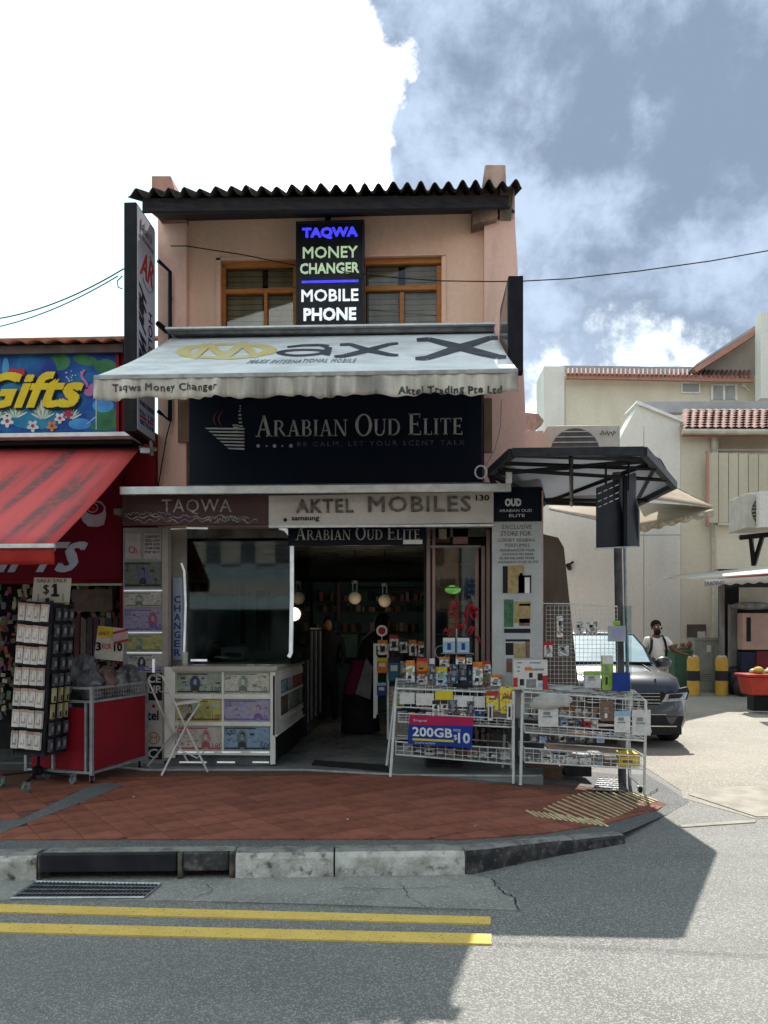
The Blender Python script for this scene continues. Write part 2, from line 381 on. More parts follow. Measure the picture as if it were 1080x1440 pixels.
# gutter apron between kerb and yellow lines
ap = [(-300, 1268), (0, 1266), (240, 1266), (480, 1272), (733, 1280), (727, 1262), (700, 1246), (690, 1236), (650, 1228), (-300, 1236)]
b = MB(); b.ext([G(x, y, .005) for x, y in ap], Vector((0, 0, -.02)))
gutter = tag(b.build('gutter_strip', GUT), 'cracked grey concrete gutter strip along the kerb', kind='structure')
# cracks in the gutter strip and the asphalt
CRK = M('crack_dark', (.03, .03, .028), None, 30, .95)
rk = random.Random(17)
def crack(pts, z, wd, par):
    m = MB(); q = []
    for (a, c) in zip(pts, pts[1:]):
        for k in range(6):
            t = k/6; q.append(G(a[0]+(c[0]-a[0])*t+rk.uniform(-3, 3), a[1]+(c[1]-a[1])*t+rk.uniform(-.8, .8), z))
    q.append(G(*pts[-1], z))
    for a, c in zip(q, q[1:]):
        d = (c-a).normalized(); n = Vector((-d.y, d.x, 0))*rk.uniform(.4, 1)*wd; m.quad([a-n, c-n, c+n, a+n])
    m.build('crack', CRK, par)
crack([(690, 1236), (702, 1250), (722, 1262), (731, 1279)], .0125, .006, gutter)
crack([(480, 1248), (560, 1250), (640, 1246)], .0125, .003, gutter); crack([(270, 1262), (300, 1252), (290, 1243)], .0125, .003, gutter); crack([(560, 1238), (575, 1262), (600, 1275)], .0125, .0025, gutter)
crack([(690, 1281), (520, 1275), (300, 1268)], .008, .004, road); crack([(815, 1155), (850, 1140), (900, 1125), (925, 1108)], .0165, .006, road)
# yellow double line
YEL = M('yellow_line_paint', (.74, .51, .13), (.66, .45, .11), 6, .75, spots=(.13, .12, .095), spotsc=75, spott=.60, bump=.3, bscale=150)
lines = bpy.data.objects.new('road_marking', None); C.objects.link(lines); tag(lines, 'double yellow lines along the kerb', kind='structure')
for (a, bb, c2, d2) in (((-500, 1258), (690, 1289), (690, 1299), (-500, 1270)), ((-500, 1286), (691, 1313), (691, 1327), (-500, 1298))):
    m = MB(); m.ext([G(*a, .009), G(*bb, .009), G(*c2, .009), G(*d2, .009)], Vector((0, 0, -.02))); m.build('yellow_line', YEL, lines)
# pavement height and edge
def zp(X): return .012+.158*min(1, max(0, (2.15-X)/1.95))
kpx = [(-420, 1240), (-200, 1240), (0, 1240), (55, 1239), (250, 1237), (330, 1236), (480, 1234), (655, 1231), (700, 1222), (745, 1212), (790, 1203), (835, 1195), (882, 1186)]
KE = [G(x, y) for x, y in kpx]
def kerb_y(X):
    for a, c in zip(KE, KE[1:]):
        if a.x <= X <= c.x: return a.y+(c.y-a.y)*(X-a.x)/(c.x-a.x)
    return KE[0].y if X < KE[0].x else KE[-1].y+(X-KE[-1].x)*1.4
b = MB(); XE = 2.5
def pf(u, v):
    X = -6+(XE+6)*u; y0 = min(kerb_y(X)+.1, 7.6); Y = y0+(8.6-y0)*v
    return (X, Y, zp(X)-.010)
b.sheet(pf, 90, 10)
pave = tag(b.build('pavement', ASPH2, loc=(0, 0, 0)), 'raised pavement with red clay tiles between kerb and shop', kind='structure')
# tiles, laid on the diagonal
reg = [(-330, 1180), (640, 1180), (760, 1172), (850, 1158), (925, 1138), (938, 1129), (880, 1110), (740, 1097), (560, 1089), (430, 1082), (-330, 1082)]
def gz(px, py):
    z = .17
    for _ in range(8): z = zp(G(px, py, z).x)
    return G(px, py, z)
poly = [gz(x, y) for x, y in reg]; poly = [(p.x, p.y) for p in poly]
def clip(pts, A, B):
    out = []
    def sd(p): return (B[0]-A[0])*(p[1]-A[1])-(B[1]-A[1])*(p[0]-A[0])
    for i in range(len(pts)):
        p, q = pts[i], pts[(i+1) % len(pts)]; a, c = sd(p), sd(q)
        if a >= 0: out.append(p)
        if a*c < 0: t = a/(a-c); out.append((p[0]+(q[0]-p[0])*t, p[1]+(q[1]-p[1])*t))
    return out
band = [gz(-330, 1240), gz(-330, 1172), gz(30, 1152), gz(120, 1108), gz(150, 1100), gz(175, 1104), gz(110, 1130), gz(0, 1172)]
bandp = [(p.x, p.y) for p in band]
def inside(pt, pl):
    r = False
    for i in range(len(pl)):
        (x1, y1), (x2, y2) = pl[i], pl[i-1]
        if (y1 > pt[1]) != (y2 > pt[1]) and pt[0] < (x2-x1)*(pt[1]-y1)/(y2-y1)+x1: r = not r
    return r
S = .245; ca = cos(R(38)); sa = sin(R(38)); full = None; nt_ = 0
for i in range(-40, 40):
    for j in range(-40, 60):
        cx, cy_ = ca*i*S-sa*j*S, sa*i*S+ca*j*S+6
        if not (-3.6 < cx < 3 and 4.8 < cy_ < 8.3): continue
        h = S/2-.0035; q = [(cx+ca*a-sa*c, cy_+sa*a+ca*c) for a, c in ((-h, -h), (h, -h), (h, h), (-h, h))]
        cut = q
        for A, B in zip(poly, poly[1:]+poly[:1]):
            cut = clip(cut, A, B)
            if len(cut) < 3: break
        if len(cut) < 3 or inside((cx, cy_), bandp): continue
        area = abs(sum(cut[k][0]*cut[k-1][1]-cut[k-1][0]*cut[k][1] for k in range(len(cut))))/2
        if area < .002: continue
        isf = area > (2*h)**2*.995 and cx < .15
        if isf and full is not None:
            o = bpy.data.objects.new('tile', full); C.objects.link(o)
        else:
            m = MB(); off = Vector((cx, cy_, zp(cx)-.008))
            m.ext([Vector((x, y, zp(x)))-off for x, y in cut], Vector((0, 0, -.014)))
            o = m.build('tile', TILE, local=True, loc=(0, 0, 0))
            if isf: full = o.data
        o.parent = pave; o.location = (cx, cy_, zp(cx)-.008+random.uniform(-.0015, .0015))
        o.rotation_euler = (random.uniform(-.004, .004), random.uniform(-.004, .004), 0); nt_ += 1
# mortar bed just under the tiles
b = MB()
pp = [Vector((x, y, 0)) for x, y in poly]
cen = (-1.0, 6.6)
for k in range(len(pp)):
    A, B = pp[k], pp[(k+1) % len(pp)]
    for n in range(6):
        p1 = A.lerp(B, n/6); p2 = A.lerp(B, (n+1)/6)
        tri = [Vector((x, y, zp(x)-.0075)) for x, y in ((cen[0], cen[1]), (p1.x, p1.y), (p2.x, p2.y))]
        mid = [tri[0].lerp(tri[1], .5), tri[0].lerp(tri[2], .5)]
        for v in mid: v.z = zp(v.x)-.0075
        b.quad([tri[0], mid[0], mid[1]]); b.quad([mid[0], tri[1], tri[2], mid[1]])
b.build('mortar_bed', MORT, pave)
b = MB(); b.ext([p+Vector((0, 0, .002)) for p in band], Vector((0, 0, -.01))); b.build('asphalt_patch', ASPH2, pave)
# tactile warning ribs
TAC = M('tactile_yellow', (.66, .57, .33), (.5, .42, .25), 14, .7, rnd=.12)
def along(pl, t):
    t = t*(len(pl)-1); i = min(int(t), len(pl)-2); f = t-i
    return (pl[i][0]+(pl[i+1][0]-pl[i][0])*f, pl[i][1]+(pl[i+1][1]-pl[i][1])*f)
SP_ = [(765, 1137), (782, 1129), (800, 1120), (820, 1115), (845, 1114), (870, 1113), (893, 1115)]
EP_ = [(805, 1155), (846, 1155), (868, 1149), (880, 1143), (893, 1137), (912, 1131), (925, 1127)]
def rib(a, c, wd=.014):
    a = gz(*a); c = gz(*c); d = (c-a); d.z = 0; n = Vector((-d.y, d.x, 0)).normalized()*wd/2
    m = MB(); m.ext([a-n, c-n, c+n, a+n], Vector((0, 0, .007))); m.build('rib', TAC, pave)
for i in range(17): rib(along(SP_, i/16), along(EP_, i/16))
for i in range(13):
    x = 740+i*8.2; rib((x, 1140+i*1.1), (x+16, 1149+i*1.15), .018)
# kerb stones
KW = M('worn_white_kerb', (.66, .64, .59), (.40, .38, .335), 8, .85, bump=.8, bscale=45, spots=(.075, .067, .058), spotsc=11, spott=.50, spotw=.22)
KB = M('worn_black_kerb', (.035, .035, .036), (.085, .082, .078), 9, .7, bump=.5, spots=(.17, .16, .145), spotsc=18, spott=.52, spotw=.2)
KC = M('kerb_concrete', (.26, .25, .225), (.165, .158, .145), 7, .85, bump=.5, spots=(.10, .095, .088), spotsc=14, spott=.5, spotw=.2)
kerb = bpy.data.objects.new('kerb', None); C.objects.link(kerb); tag(kerb, 'worn kerb of black and white painted stones', kind='structure')
def kline(px):
    for (a, c) in zip(kpx, kpx[1:]):
        if a[0] <= px <= c[0]: return G(px, a[1]+(c[1]-a[1])*(px-a[0])/(c[0]-a[0]))
def kstone(x0, x1, fm, n=6):
    b = MB(); W_ = .125; rng = random.Random(int(x0)+500)
    rows = []
    for i in range(n+1):
        px = x0+(x1-x0)*i/n+(1.2 if i == 0 else -1.2 if i == n else 0); p = kline(px); q = kline(min(px+4, 881)); q0 = kline(max(px-4, -419)); d = (q-q0).normalized(); nn = Vector((-d.y, d.x, 0))
        h = max(zp(p.x)+.004, .012); j = lambda: rng.uniform(-.006, .006)
        prof = [(0+j(), -.05), (.002+j(), h*.35), (.004+j(), h*.72), (.016, h*.92+j()*.4), (.04, h+j()*.3), (W_*.6, h+j()*.3), (W_, h-.002)]
        rows.append([p+nn*a+Vector((0, 0, z)) for a, z in prof])
    m = len(rows[0])
    for i in range(n):
        for k in range(m-1):
            b.add([rows[i][k], rows[i+1][k], rows[i+1][k+1], rows[i][k+1]], [(0, 1, 2, 3)], 0 if k < 3 else 1)
    b.quad(rows[0], 1); b.quad(list(reversed(rows[n])), 1)
    return b.build('kerb_stone', [fm, KC], kerb, ang=60)
for x0, x1, fm, n in ((-420, -200, KB, 4), (-200, -90, KW, 4), (-90, 52, KW, 5), (330, 470, KW, 9), (470, 655, KW, 9), (655, 735, KB, 5), (735, 810, KB, 4), (810, 881, KB, 4)): kstone(x0, x1, fm, n)
# drain inlet: steel lid over a dark throat, then a short stained stone
b = MB()
def kbx(x0, x1, z0, z1, y0, y1, mb, mi=0):
    A, B = kline(x0), kline(x1); n = Vector((0, 1, 0))
    q = [A+n*y0, B+n*y0, B+n*y1, A+n*y1]; q = [Vector((p.x, p.y, z1)) for p in q]; mb.ext(q, Vector((0, 0, z0-z1)), mi)
m = MB(); kbx(57, 248, .055, .172, -.012, .12, m); m.build('inlet_lintel', M('inlet_black', (.022, .023, .028), (.035, .035, .04), 5, .55, bump=.15), kerb, bevel=.008)
m = MB(); kbx(56, 328, -.08, .15, .2, .22, m); kbx(56, 328, -.06, -.05, .0, .2, m); m.build('inlet_throat', DARK, kerb)
m = MB(); kbx(52, 57, -.05, .173, .0, .13, m); kbx(249, 256, -.05, .173, -.004, .13, m); kbx(322, 331, -.05, .172, .0, .13, m); m.build('inlet_jamb', M('stained_jamb', (.16, .14, .11), (.05, .045, .04), 14, .9, bump=.6), kerb, bevel=.012)
m = MB(); kbx(257, 321, .05, .171, .0, .12, m); m.build('kerb_stone', KB, kerb, bevel=.012)
m = MB(); kbx(58, 328, .1725, .1755, .02, .13, m); m.build('inlet_cover', KC, kerb)
# drain grate
gq = [G(15, 1263, .012), G(203, 1262, .012), G(226, 1243, .012), G(50, 1240, .012)]
gr = thing('drain_grate', 'dark steel drain grate set in the gutter below the kerb inlet', 'drain grate', gq[0].lerp(gq[2], .5))
m = MB(); m.ext([p+Vector((0, 0, -.003)) for p in gq], Vector((0, 0, -.01))); m.build('sump', DARK, gr)
m = MB()
for k in range(4): m.tube([gq[k], gq[(k+1) % 4]], .008, 4)
m.build('frame', GALV, gr)
BAR = M('grate_bar', (.16, .17, .18), (.1, .1, .11), 20, .45, .5)
for i in range(1, 32):
    t = i/32; m = MB(); m.tube([gq[0].lerp(gq[1], t), gq[3].lerp(gq[2], t)], .0055, 4); m.build('bar', BAR, gr)
m = MB()
for t in (.25, .5, .75): m.tube([gq[0].lerp(gq[3], t)+Vector((0, 0, .003)), gq[1].lerp(gq[2], t)+Vector((0, 0, .003))], .004, 4)
m.build('cross_bar', BAR, gr)
# small litter specks on the pavement
for px, py in ((187, 1121), (490, 1153), (668, 1162)):
    p = gz(px, py); m = MB(); m.ext([p+Vector((random.uniform(-1, 1)*.02, random.uniform(-1, 1)*.02, .004)) for _ in range(4)], Vector((0, 0, .003)))
    tag(m.build('paper_scrap', WHITE), {187: 'tiny white paper scrap on the tiles before the booth', 490: 'tiny pale paper scrap on the tiles before the doorway', 668: 'tiny pale paper scrap on the tiles before the wire rack'}[px], 'litter')
# ------------------------------------------------------------------ the shophouse
W = 8.35
PINK = M('pink_render', (.84, .56, .42), (.74, .49, .36), 1.9, .85, bump=.35, bscale=24, streak=4, spots=(.62, .41, .30), spotsc=3.6, spott=.56, spotw=.16)
PINKD = M('stained_pink_render', (.30, .19, .14), (.12, .085, .07), 5, .9, bump=.4, streak=3)
PINK2 = M('rosy_render', (.80, .515, .42), (.71, .455, .37), 2.2, .85, bump=.35, bscale=24, streak=4, spots=(.58, .38, .30), spotsc=4.5, spott=.57, spotw=.15)
FIB = M('old_fibre_cement', (.055, .05, .045), (.028, .026, .026), 9, .85, bump=.5, bscale=30)
FIBT = FIB
house = thing('shophouse', 'pink two-storey shophouse with a corrugated roof in the middle of the picture', 'building', (-.5, W, 0))
xl, xr = P(228, 400, W).x, P(724, 400, W).x
zt = P(450, 290, W).z
wl, wr = P(310, 400, W).x, P(621, 400, W).x; wz1, wz0 = P(450, 362, W).z, P(450, 492, W).z
def wall(b):
    z1 = zt+.15
    b.box(xl, wl, W, W+.22, 2.6, z1); b.box(wr, xr, W, W+.22, 2.6, z1)
    b.box(wl, wr, W, W+.22, wz1, z1); b.box(wl, wr, W, W+.22, 2.6, wz0)
part('front_wall', PINK, house, wall)
def side(b):
    b.box(xr-.2, xr, W+.22, W+8.5, 0, zt); b.box(xl, xl+.2, W+.22, W+8.5, 2.86, zt); b.box(xl, xr, W+8.5, W+8.7, 0, zt)
part('side_wall', PINK2, house, side, split=True)
def pl(b):       # pilasters either side of the recessed panel
    x = P(262, 400, W-.08).x; b.box(xl-.02, x, W-.08, W-.002, 2.7, zt+.02)
    x0, x1 = P(681, 400, W-.1).x, P(724, 400, W-.1).x
    z = P(700, 309, W-.1).z
    q = [(x0, W-.1, 2.7), (x1+.16, W-.1, 2.7), (x1+.1, W-.1, 4.2), (x1, W-.1, z), (x0, W-.1, z)]
    b.ext(q, .099)
part('pilaster', PINK2, house, pl, split=True)
part('pilaster_capital', PINKD, house, lambda b: (b.ext([P(664, 290, W-.2), P(664, 316, W-.2), P(700, 306, W-.2), P(700, 290, W-.2)], .19),
     b.ext(pq(222, 292, 258, 306, W-.2), .19)), bevel=.01, split=True)
part('corner_block', M('mossy_render', (.52, .36, .29), (.16, .14, .11), 4, .9, bump=.4, streak=3), house, lambda b: (
     b.ext([P(703, 309, W-.12), P(719, 309, W-.12), P(722, 262, W-.12), P(703, 262, W-.12)], .3)))
part('parapet_block', M('mossy_render'), house, lambda b: (b.ext([P(676, 285, 8.6), P(713, 285, 8.6), P(711, 231, 8.6), P(682, 231, 8.6)], .8)), bevel=.015)
part('parapet_block', M('brick_render', (.42, .24, .18), (.33, .19, .15), 8, .9, bump=.4), house, lambda b: b.ext([P(213, 290, 8.6), P(252, 290, 8.6), P(240, 247, 8.6), P(213, 247, 8.6)], .8), bevel=.01)
# lower wing at the right corner
part('corner_wing', PINK2, house, lambda b: (b.box(xr, P(764, 700, W-.05).x, W-.05, W+.6, 0, P(740, 606, W-.05).z), b.box(xr-.2, xr+.004, W-.04, W+.3, 0, 2.71)))
part('plinth', M('plinth_grey', (.12, .115, .11), (.07, .068, .066), 5, .8), house, lambda b: b.box(P(690, 1000, 8.24).x, P(765, 1000, 8.24).x, 8.22, 8.295, 0, P(740, 1000, 8.24).z))
part('duct_bend', GALV, house, lambda b: b.ext([P(739, 604, W+.5), P(752, 603, W+.3), P(765, 592, W+.2), P(757, 582, W+.2), P(738, 580, W+.5)], .2))
# corrugated roof, waves along the eave
E = 7.97; EL = 7.0  # left end skewed forward, shaped to push the eave's shadow further down the road
def eY(u): return EL+(E-EL)*u
ex0, ex1 = P(180, 272, E).x, P(734, 256, E).x
ez = P(455, 262, E).z
NW = 27
def roof(b):
    n = NW*8
    def f(u, v):
        a_ = P(180, 272, EL); c_ = P(734, 258, E); e_ = a_.lerp(c_, u); Y = e_.y+v*(12.37-e_.y)
        return (e_.x, Y+.012*sin(u*170), e_.z+(ez+1.848-e_.z)*v-.042*cos(2*pi*u*NW)+.006*sin(u*31)+.004*sin(u*211)+.007*sin(u*97+1))
    b.sheet(f, n, 6)
part('corrugated_roof', FIB, house, roof, solid=.008, ang=80)
def roofb(b):
    n = NW*4
    b.sheet(lambda u, v: (ex0+(ex1-ex0)*u, E+4.4+v*4.4, ez+4.4*.42*(1-v)+.04*cos(2*pi*u*NW)), n, 3)
part('rear_roof', FIB, house, roofb)
part('gable_end', PINK2, house, lambda b: (b.ext([(xr-.21, W, zt), (xr-.21, W+8.6, zt), (xr-.21, E+4.4, ez+4.4*.42-.12)], Vector((.2, 0, 0))), b.ext([(xl+.01, W, zt), (xl+.01, W+8.6, zt), (xl+.01, E+4.4, ez+4.4*.42-.12)], Vector((.2, 0, 0)))))
TIM = M('dark_timber', (.035, .032, .035), (.02, .02, .024), 6, .7, streak=.2)
part('rafter_board', TIM, house, lambda b: b.ext([P(200, 297, EL+.1), P(714, 291, E+.12), P(716, 274, E+.12), P(200, 279, EL+.1)], .04))
part('soffit', TIM, house, lambda b: b.ext([P(206, 294, EL+.15), P(712, 289, E+.17), Vector((xr, W-.01, P(712, 289, E+.17).z+.03)), Vector((xl, W-.01, P(712, 289, E+.17).z+.03))], Vector((0, 0, .02))))
def rafters(b):
    for i in range(9):
        X = xl+.1+(xr-xl-.2)*i/8; b.obox((X, E+.22, ez-.09), (.05, .4, .07), (R(20), 0, 0))
# upper window with orange timber
WOOD = M('orange_timber', (.46, .19, .055), (.36, .14, .045), 9, .5, streak=.2)
BLIND = M('blind_cloth', (.50, .41, .29), (.38, .31, .22), 5, .9, streak=4)
Yw = W+.05
win = part('window_frame', WOOD, house, lambda b: [b.ext(pq(*r, Yw), .09) for r in ((310, 362, 621, 373), (310, 373, 317, 492), (614, 373, 621, 492), (317, 403, 614, 410), (371, 410, 376, 492), (412, 373, 418, 403), (412, 410, 418, 492), (508, 373, 514, 403), (508, 410, 514, 492), (562, 410, 568, 492))], bevel=.006)
part('window_surround', PINK, house, lambda b: [b.ext(pq(*r, W-.02), .019) for r in ((304, 359, 627, 362), (304, 362, 310, 492), (621, 362, 627, 492))])
PANE = glassmat('window_glass', (.9, .93, .9), .92, .04, .08)
for r in ((317, 373, 412, 403), (514, 373, 614, 403), (317, 410, 371, 492), (376, 410, 412, 492), (514, 410, 562, 492), (568, 410, 614, 492), (418, 373, 508, 403), (418, 410, 508, 492)):
    part('pane', PANE, win, lambda b: b.ext(pq(*r, Yw+.04), .006))
for (x0, x1) in ((317, 369), (377, 412), (516, 560), (570, 614)):
    def bl(b):
        n = 15
        for i in range(n):
            y = 374+i*(492-374)/n; q = pq(x0, y, x1, y+6.4, Yw+.085); q[0].y += .012; q[1].y += .012; b.ext(q, .003)
    part('blind', BLIND, house, bl)
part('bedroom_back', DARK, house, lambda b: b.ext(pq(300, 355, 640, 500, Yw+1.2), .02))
# overhanging fixings and a beam across the shop front
PROF = M('white_ledge_metal', (.62, .63, .62), (.48, .49, .48), 9, .4, .3)
zl = P(450, 689, 7.5).z
ledge = part('front_ledge', PROF, house, lambda b: (b.box(P(171, 690, 7.45).x, P(718, 688, 7.45).x, 7.4, 7.45, zl-.045, zl+.03), b.box(P(171, 690, 7.45).x, P(718, 688, 7.45).x, 7.45, W-.1, zl+.0, zl+.02)), bevel=.004)
part('grimy_board', M('grimy_board', (.2, .21, .21), (.10, .10, .10), 6, .8, streak=.2), house, lambda b: b.ext(pq(264, 680, 700, 692, 7.9), .04))
part('wall_behind_sign', M('header_grime', (.16, .155, .14), (.05, .05, .046), 4.5, .9, bump=.6, bscale=12), house, lambda b: b.box(xl, xr-.01, W-.01, W+.2, 2.60, 2.699))
# side columns flanking the sign
part('column_trim', M('brown_trim', (.22, .14, .10), (.17, .11, .08), 6, .8), house, lambda b: (b.ext(pq(250, 560, 266, 622, W-.11), .03), b.ext(pq(681, 560, 692, 636, W-.13), .03)), split=True)
# ground-floor room
room = house
zc = 2.78; fx0, fx1 = P(172, 900, 8).x, P(765, 900, 8).x
FLOOR = M('shop_floor_tile', (.24, .25, .235), (.16, .165, .16), 3, .25)
def shopfloor(b):
    q = [gz(150, 1075), gz(205, 1083), gz(430, 1083), gz(560, 1090), gz(735, 1101), gz(764, 1103)]
    q = [Vector((p.x, p.y, .175)) for p in q]+[Vector((P(764, 1000, 8.3).x, 8.3, .175)), Vector((xr, 8.4, .175)), Vector((xr, 14, .175)), Vector((xl, 14, .175)), Vector((fx0-.1, 8.3, .175))]
    b.ext(q, Vector((0, 0, -.3)))
part('shop_floor', FLOOR, house, shopfloor)
part('floor_nosing', M('step_stone', (.34, .34, .32), (.24, .24, .23), 9, .7), house, lambda b: b.tube([Vector((p.x, p.y+.004, .168)) for p in (gz(150, 1076), gz(205, 1083), gz(430, 1083), gz(560, 1090), gz(735, 1101), gz(762, 1102.5))], .016, 6))
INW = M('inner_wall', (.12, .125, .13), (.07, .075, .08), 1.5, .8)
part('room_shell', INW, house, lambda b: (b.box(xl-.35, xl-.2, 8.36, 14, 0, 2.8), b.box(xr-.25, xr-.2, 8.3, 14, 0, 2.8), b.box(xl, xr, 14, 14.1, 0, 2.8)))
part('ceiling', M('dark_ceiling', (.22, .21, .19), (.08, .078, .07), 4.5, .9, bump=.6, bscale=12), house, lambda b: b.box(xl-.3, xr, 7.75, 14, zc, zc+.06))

# ------------------------------------------------------------------ signs on the front
# LED board
YL = W-.28
led = thing('led_sign', 'upright black sign reading TAQWA MONEY CHANGER MOBILE PHONE over the upper window', 'sign', P(464, 455, YL))
part('case', M('black_case', (.012, .014, .016), (.02, .022, .024), 5, .35), led, lambda b: b.ext(pq(416, 310, 512, 458, YL), .14), bevel=.006)
part('case_frame', M('case_frame_dark', (.03, .03, .038), None, 5, .4), led, lambda b: [b.ext(pq(*r, YL-.012), .0115) for r in ((416, 310, 512, 313), (416, 455, 512, 458), (416, 313, 418.5, 455), (509.5, 313, 512, 455))])
part('hanger', BLACKM, led, lambda b: (b.ext(pq(457, 304, 464, 310, YL+.03), .06), b.tube([P(464, 308, YL+.06), P(464, 300, W)], .012)))
def ltext(b, lst, Y):
    for s, x0, y0, x1, y1, bo in lst: text(b, s, pq(x0, y0, x1, y1, Y), bo, .012)
EB = M('led_blue', (.04, .04, .75), (.07, .07, .95), 60, .4, emit=.35); EG = M('led_green', (.32, .44, .28), (.42, .54, .38), 60, .4, emit=.22); EW = M('led_white', (.6, .62, .68), (.75, .77, .8), 60, .4, emit=.25)
part('blue_lettering', EB, led, lambda b: (ltext(b, [('TAQWA', 425, 320, 503, 336, .04)], YL-.001), b.ext(pq(424, 394, 504, 397, YL-.012), .011)))
part('green_lettering', EG, led, lambda b: ltext(b, [('MONEY', 426, 347, 503, 363, .008), ('CHANGER', 422, 370, 505, 385, .02)], YL-.001), split=True)
part('white_lettering', EW, led, lambda b: ltext(b, [('MOBILE', 424, 407, 504, 424, .012), ('PHONE', 427, 433, 501, 451, .03)], YL-.001), split=True)
# big navy board
YS = W-.42
oud = thing('fascia_sign', 'wide navy sign board reading ARABIAN OUD ELITE under the white awning', 'sign', P(470, 680, YS))
part('board', NAVY, oud, lambda b: b.ext(pq(266, 540, 678, 681, YS), .3), bevel=.005)
part('lettering', SILVER, oud, lambda b: (serif_text(b, 'ARABIAN OUD ELITE', pq(360, 583, 653, 613, YS-.001), .77, .014)))
part('tagline', M('tagline_dim', (.09, .10, .12), (.03, .035, .05), 40, .5), oud, lambda b: text(b, 'BE CALM, LET YOUR SCENT TALK', pq(418, 620, 654, 628, YS-.001), .0, .004, sp=1.35))
part('tagline_dot', SILVER, oud, lambda b: [b.lathe(P(x, 627, YS-.008), [(r, 0), (r, .008)], 10, axis='Y') for x, r in ((363, .018), (375, .008), (386, .019), (397, .008), (409, .02))])
def logo(b):
    for i in range(7):
        y = 601+i*4.7; b.ext([P(288+i*5.2, y+.4, YS-.01), P(343.5, y+.8, YS-.01), P(343.5, y+3.2, YS-.01), P(291+i*5.2, y+2.3, YS-.01)], .0095)
    for i in range(5): b.ext(pq(335-i*.2+1-i*0, 598-i*5.2, 341-i*.6, 600-i*5.2, YS-.01), .0095)
    for i in range(3): b.ext(pq(337, 577-i*3.4, 338.6, 578.6-i*3.4, YS-.01), .0095)
    for i in range(3): b.ext(pq(329-i*1, 603-i*3, 335, 604.6-i*3, YS-.01), .0095)
part('sail_emblem', SILVER, oud, logo)
def curl(b):
    for dx in (0, 7):
        pts = [P(305+dx+4.5*sin(t*3.6+2.8), 577+t*23, YS-.006) for t in [k/10 for k in range(11)]]
        b.tube(pts, [.002+.009*sin(pi*k/10) for k in range(11)], 5)
part('smoke_emblem', M('dull_red_print', (.10, .035, .035), (.07, .03, .03), 10, .5), oud, curl)
part('cable_loop', WHITE, oud, lambda b: b.tube([P(676+8*cos(a), 664+9*sin(a), YS-.03) for a in [k*2*pi/14 for k in range(15)]], .009, 6))
# vertical light box, left
Yf, Yb = 7.55, 8.08
XS = P(192, 450, Yf).x; XL = P(174, 450, Yf).x
zT, zB = P(183, 284, Yf).z, P(183, 607, Yf).z
vs_ = thing('projecting_sign', 'tall narrow black light box with a white face projecting from the left corner', 'sign', (XL, Yf, zB))
part('case', BLACKM, vs_, lambda b: b.box(XL, XS, Yf, Yb, zB, zT), bevel=.008)
FACE = M('lilac_white_face', (.50, .48, .55), (.42, .41, .49), 5, .5, streak=2)
part('face', FACE, vs_, lambda b: b.box(XS, XS+.006, Yf+.012, Yb-.012, zB+.03, zT-.03))
def fq(u0, v0, u1, v1, dx=.008):   # u along depth 0..1, v down 0..1
    y0, y1 = Yf+.02+(Yb-Yf-.04)*u0, Yf+.02+(Yb-Yf-.04)*u1; a = zT-.03-(zT-zB-.06)*v0; c = zT-.03-(zT-zB-.06)*v1; X = XS+dx
    return [Vector((X, y0, c)), Vector((X, y1, c)), Vector((X, y1, a)), Vector((X, y0, a))]
INK = M('black_ink', (.02, .02, .025), None, 10, .5); REDI = M('red_ink', (.42, .03, .04), None, 10, .5); GREYI = M('grey_ink', (.2, .21, .24), None, 10, .5); BLUEI = M('blue_ink', (.06, .09, .25), None, 10, .5)
def vtext(b, s, u0, v0, u1, v1, bold=.03, mi=0, shear=0):   # reads downwards
    q = fq(u0, v0, u1, v1); bl, br, tr, tl = q; text(b, s, [tl, bl, br, tr], bold, .004, mi, shear)
part('script_lettering', INK, vs_, lambda b: (vtext(b, 'Hani Wahid', .06, .36, .46, .80, .025, shear=.12), vtext(b, 'HOLDINGS', .6, .42, .82, .80, 0)))
part('red_initials', REDI, vs_, lambda b: (text(b, 'AR', fq(.2, .17, .92, .29), .012, .004, 0, .25)))
part('green_emblem', GREYI, vs_, lambda b: (text(b, 'Hani', fq(.15, .04, .8, .09), 0, .004), text(b, 'HOLDINGS', fq(.1, .105, .9, .125), 0, .004), b.tube([fq(0, 0, 1, 1)[3]+Vector((.006, (.5+.36*cos(a))*(Yb-Yf), -(.235+.085*sin(a))*(zT-zB))) for a in [k*pi/10-1.3 for k in range(13)]], .004, 4)))
part('address_lines', BLUEI, vs_, lambda b: [text(b, s, fq(.1, v, .92, v+.022), 0, .004) for s, v in (('MONEY CHANGER', .86), ('No 130', .90), ('FIRST FLOOR', .945))])
part('red_lines', REDI, vs_, lambda b: b.quad(fq(.1, .925, .5, .938)) and b.quad(fq(.55, .925, .9, .938)))
part('bracket', BLACKM, vs_, lambda b: (b.tube([P(222, 366, Yb), P(239, 382, Yb+.12), P(239, 592, Yb+.12), P(222, 578, Yb)], .022, 6), b.tube([P(222, 455, Yb), P(240, 470, W)], .03, 6), b.tube([P(239, 420, Yb+.12), P(243, 420, W)], .015, 6)))
part('bolt_clamp', GALV, vs_, lambda b: (b.tube([P(196, 630, 7.9), P(220, 632, 8.0)], .02), b.tube([P(212, 620, 7.9), P(214, 640, 8.0)], .018), b.obox(P(205, 634, 7.9), (.1, .05, .05))))
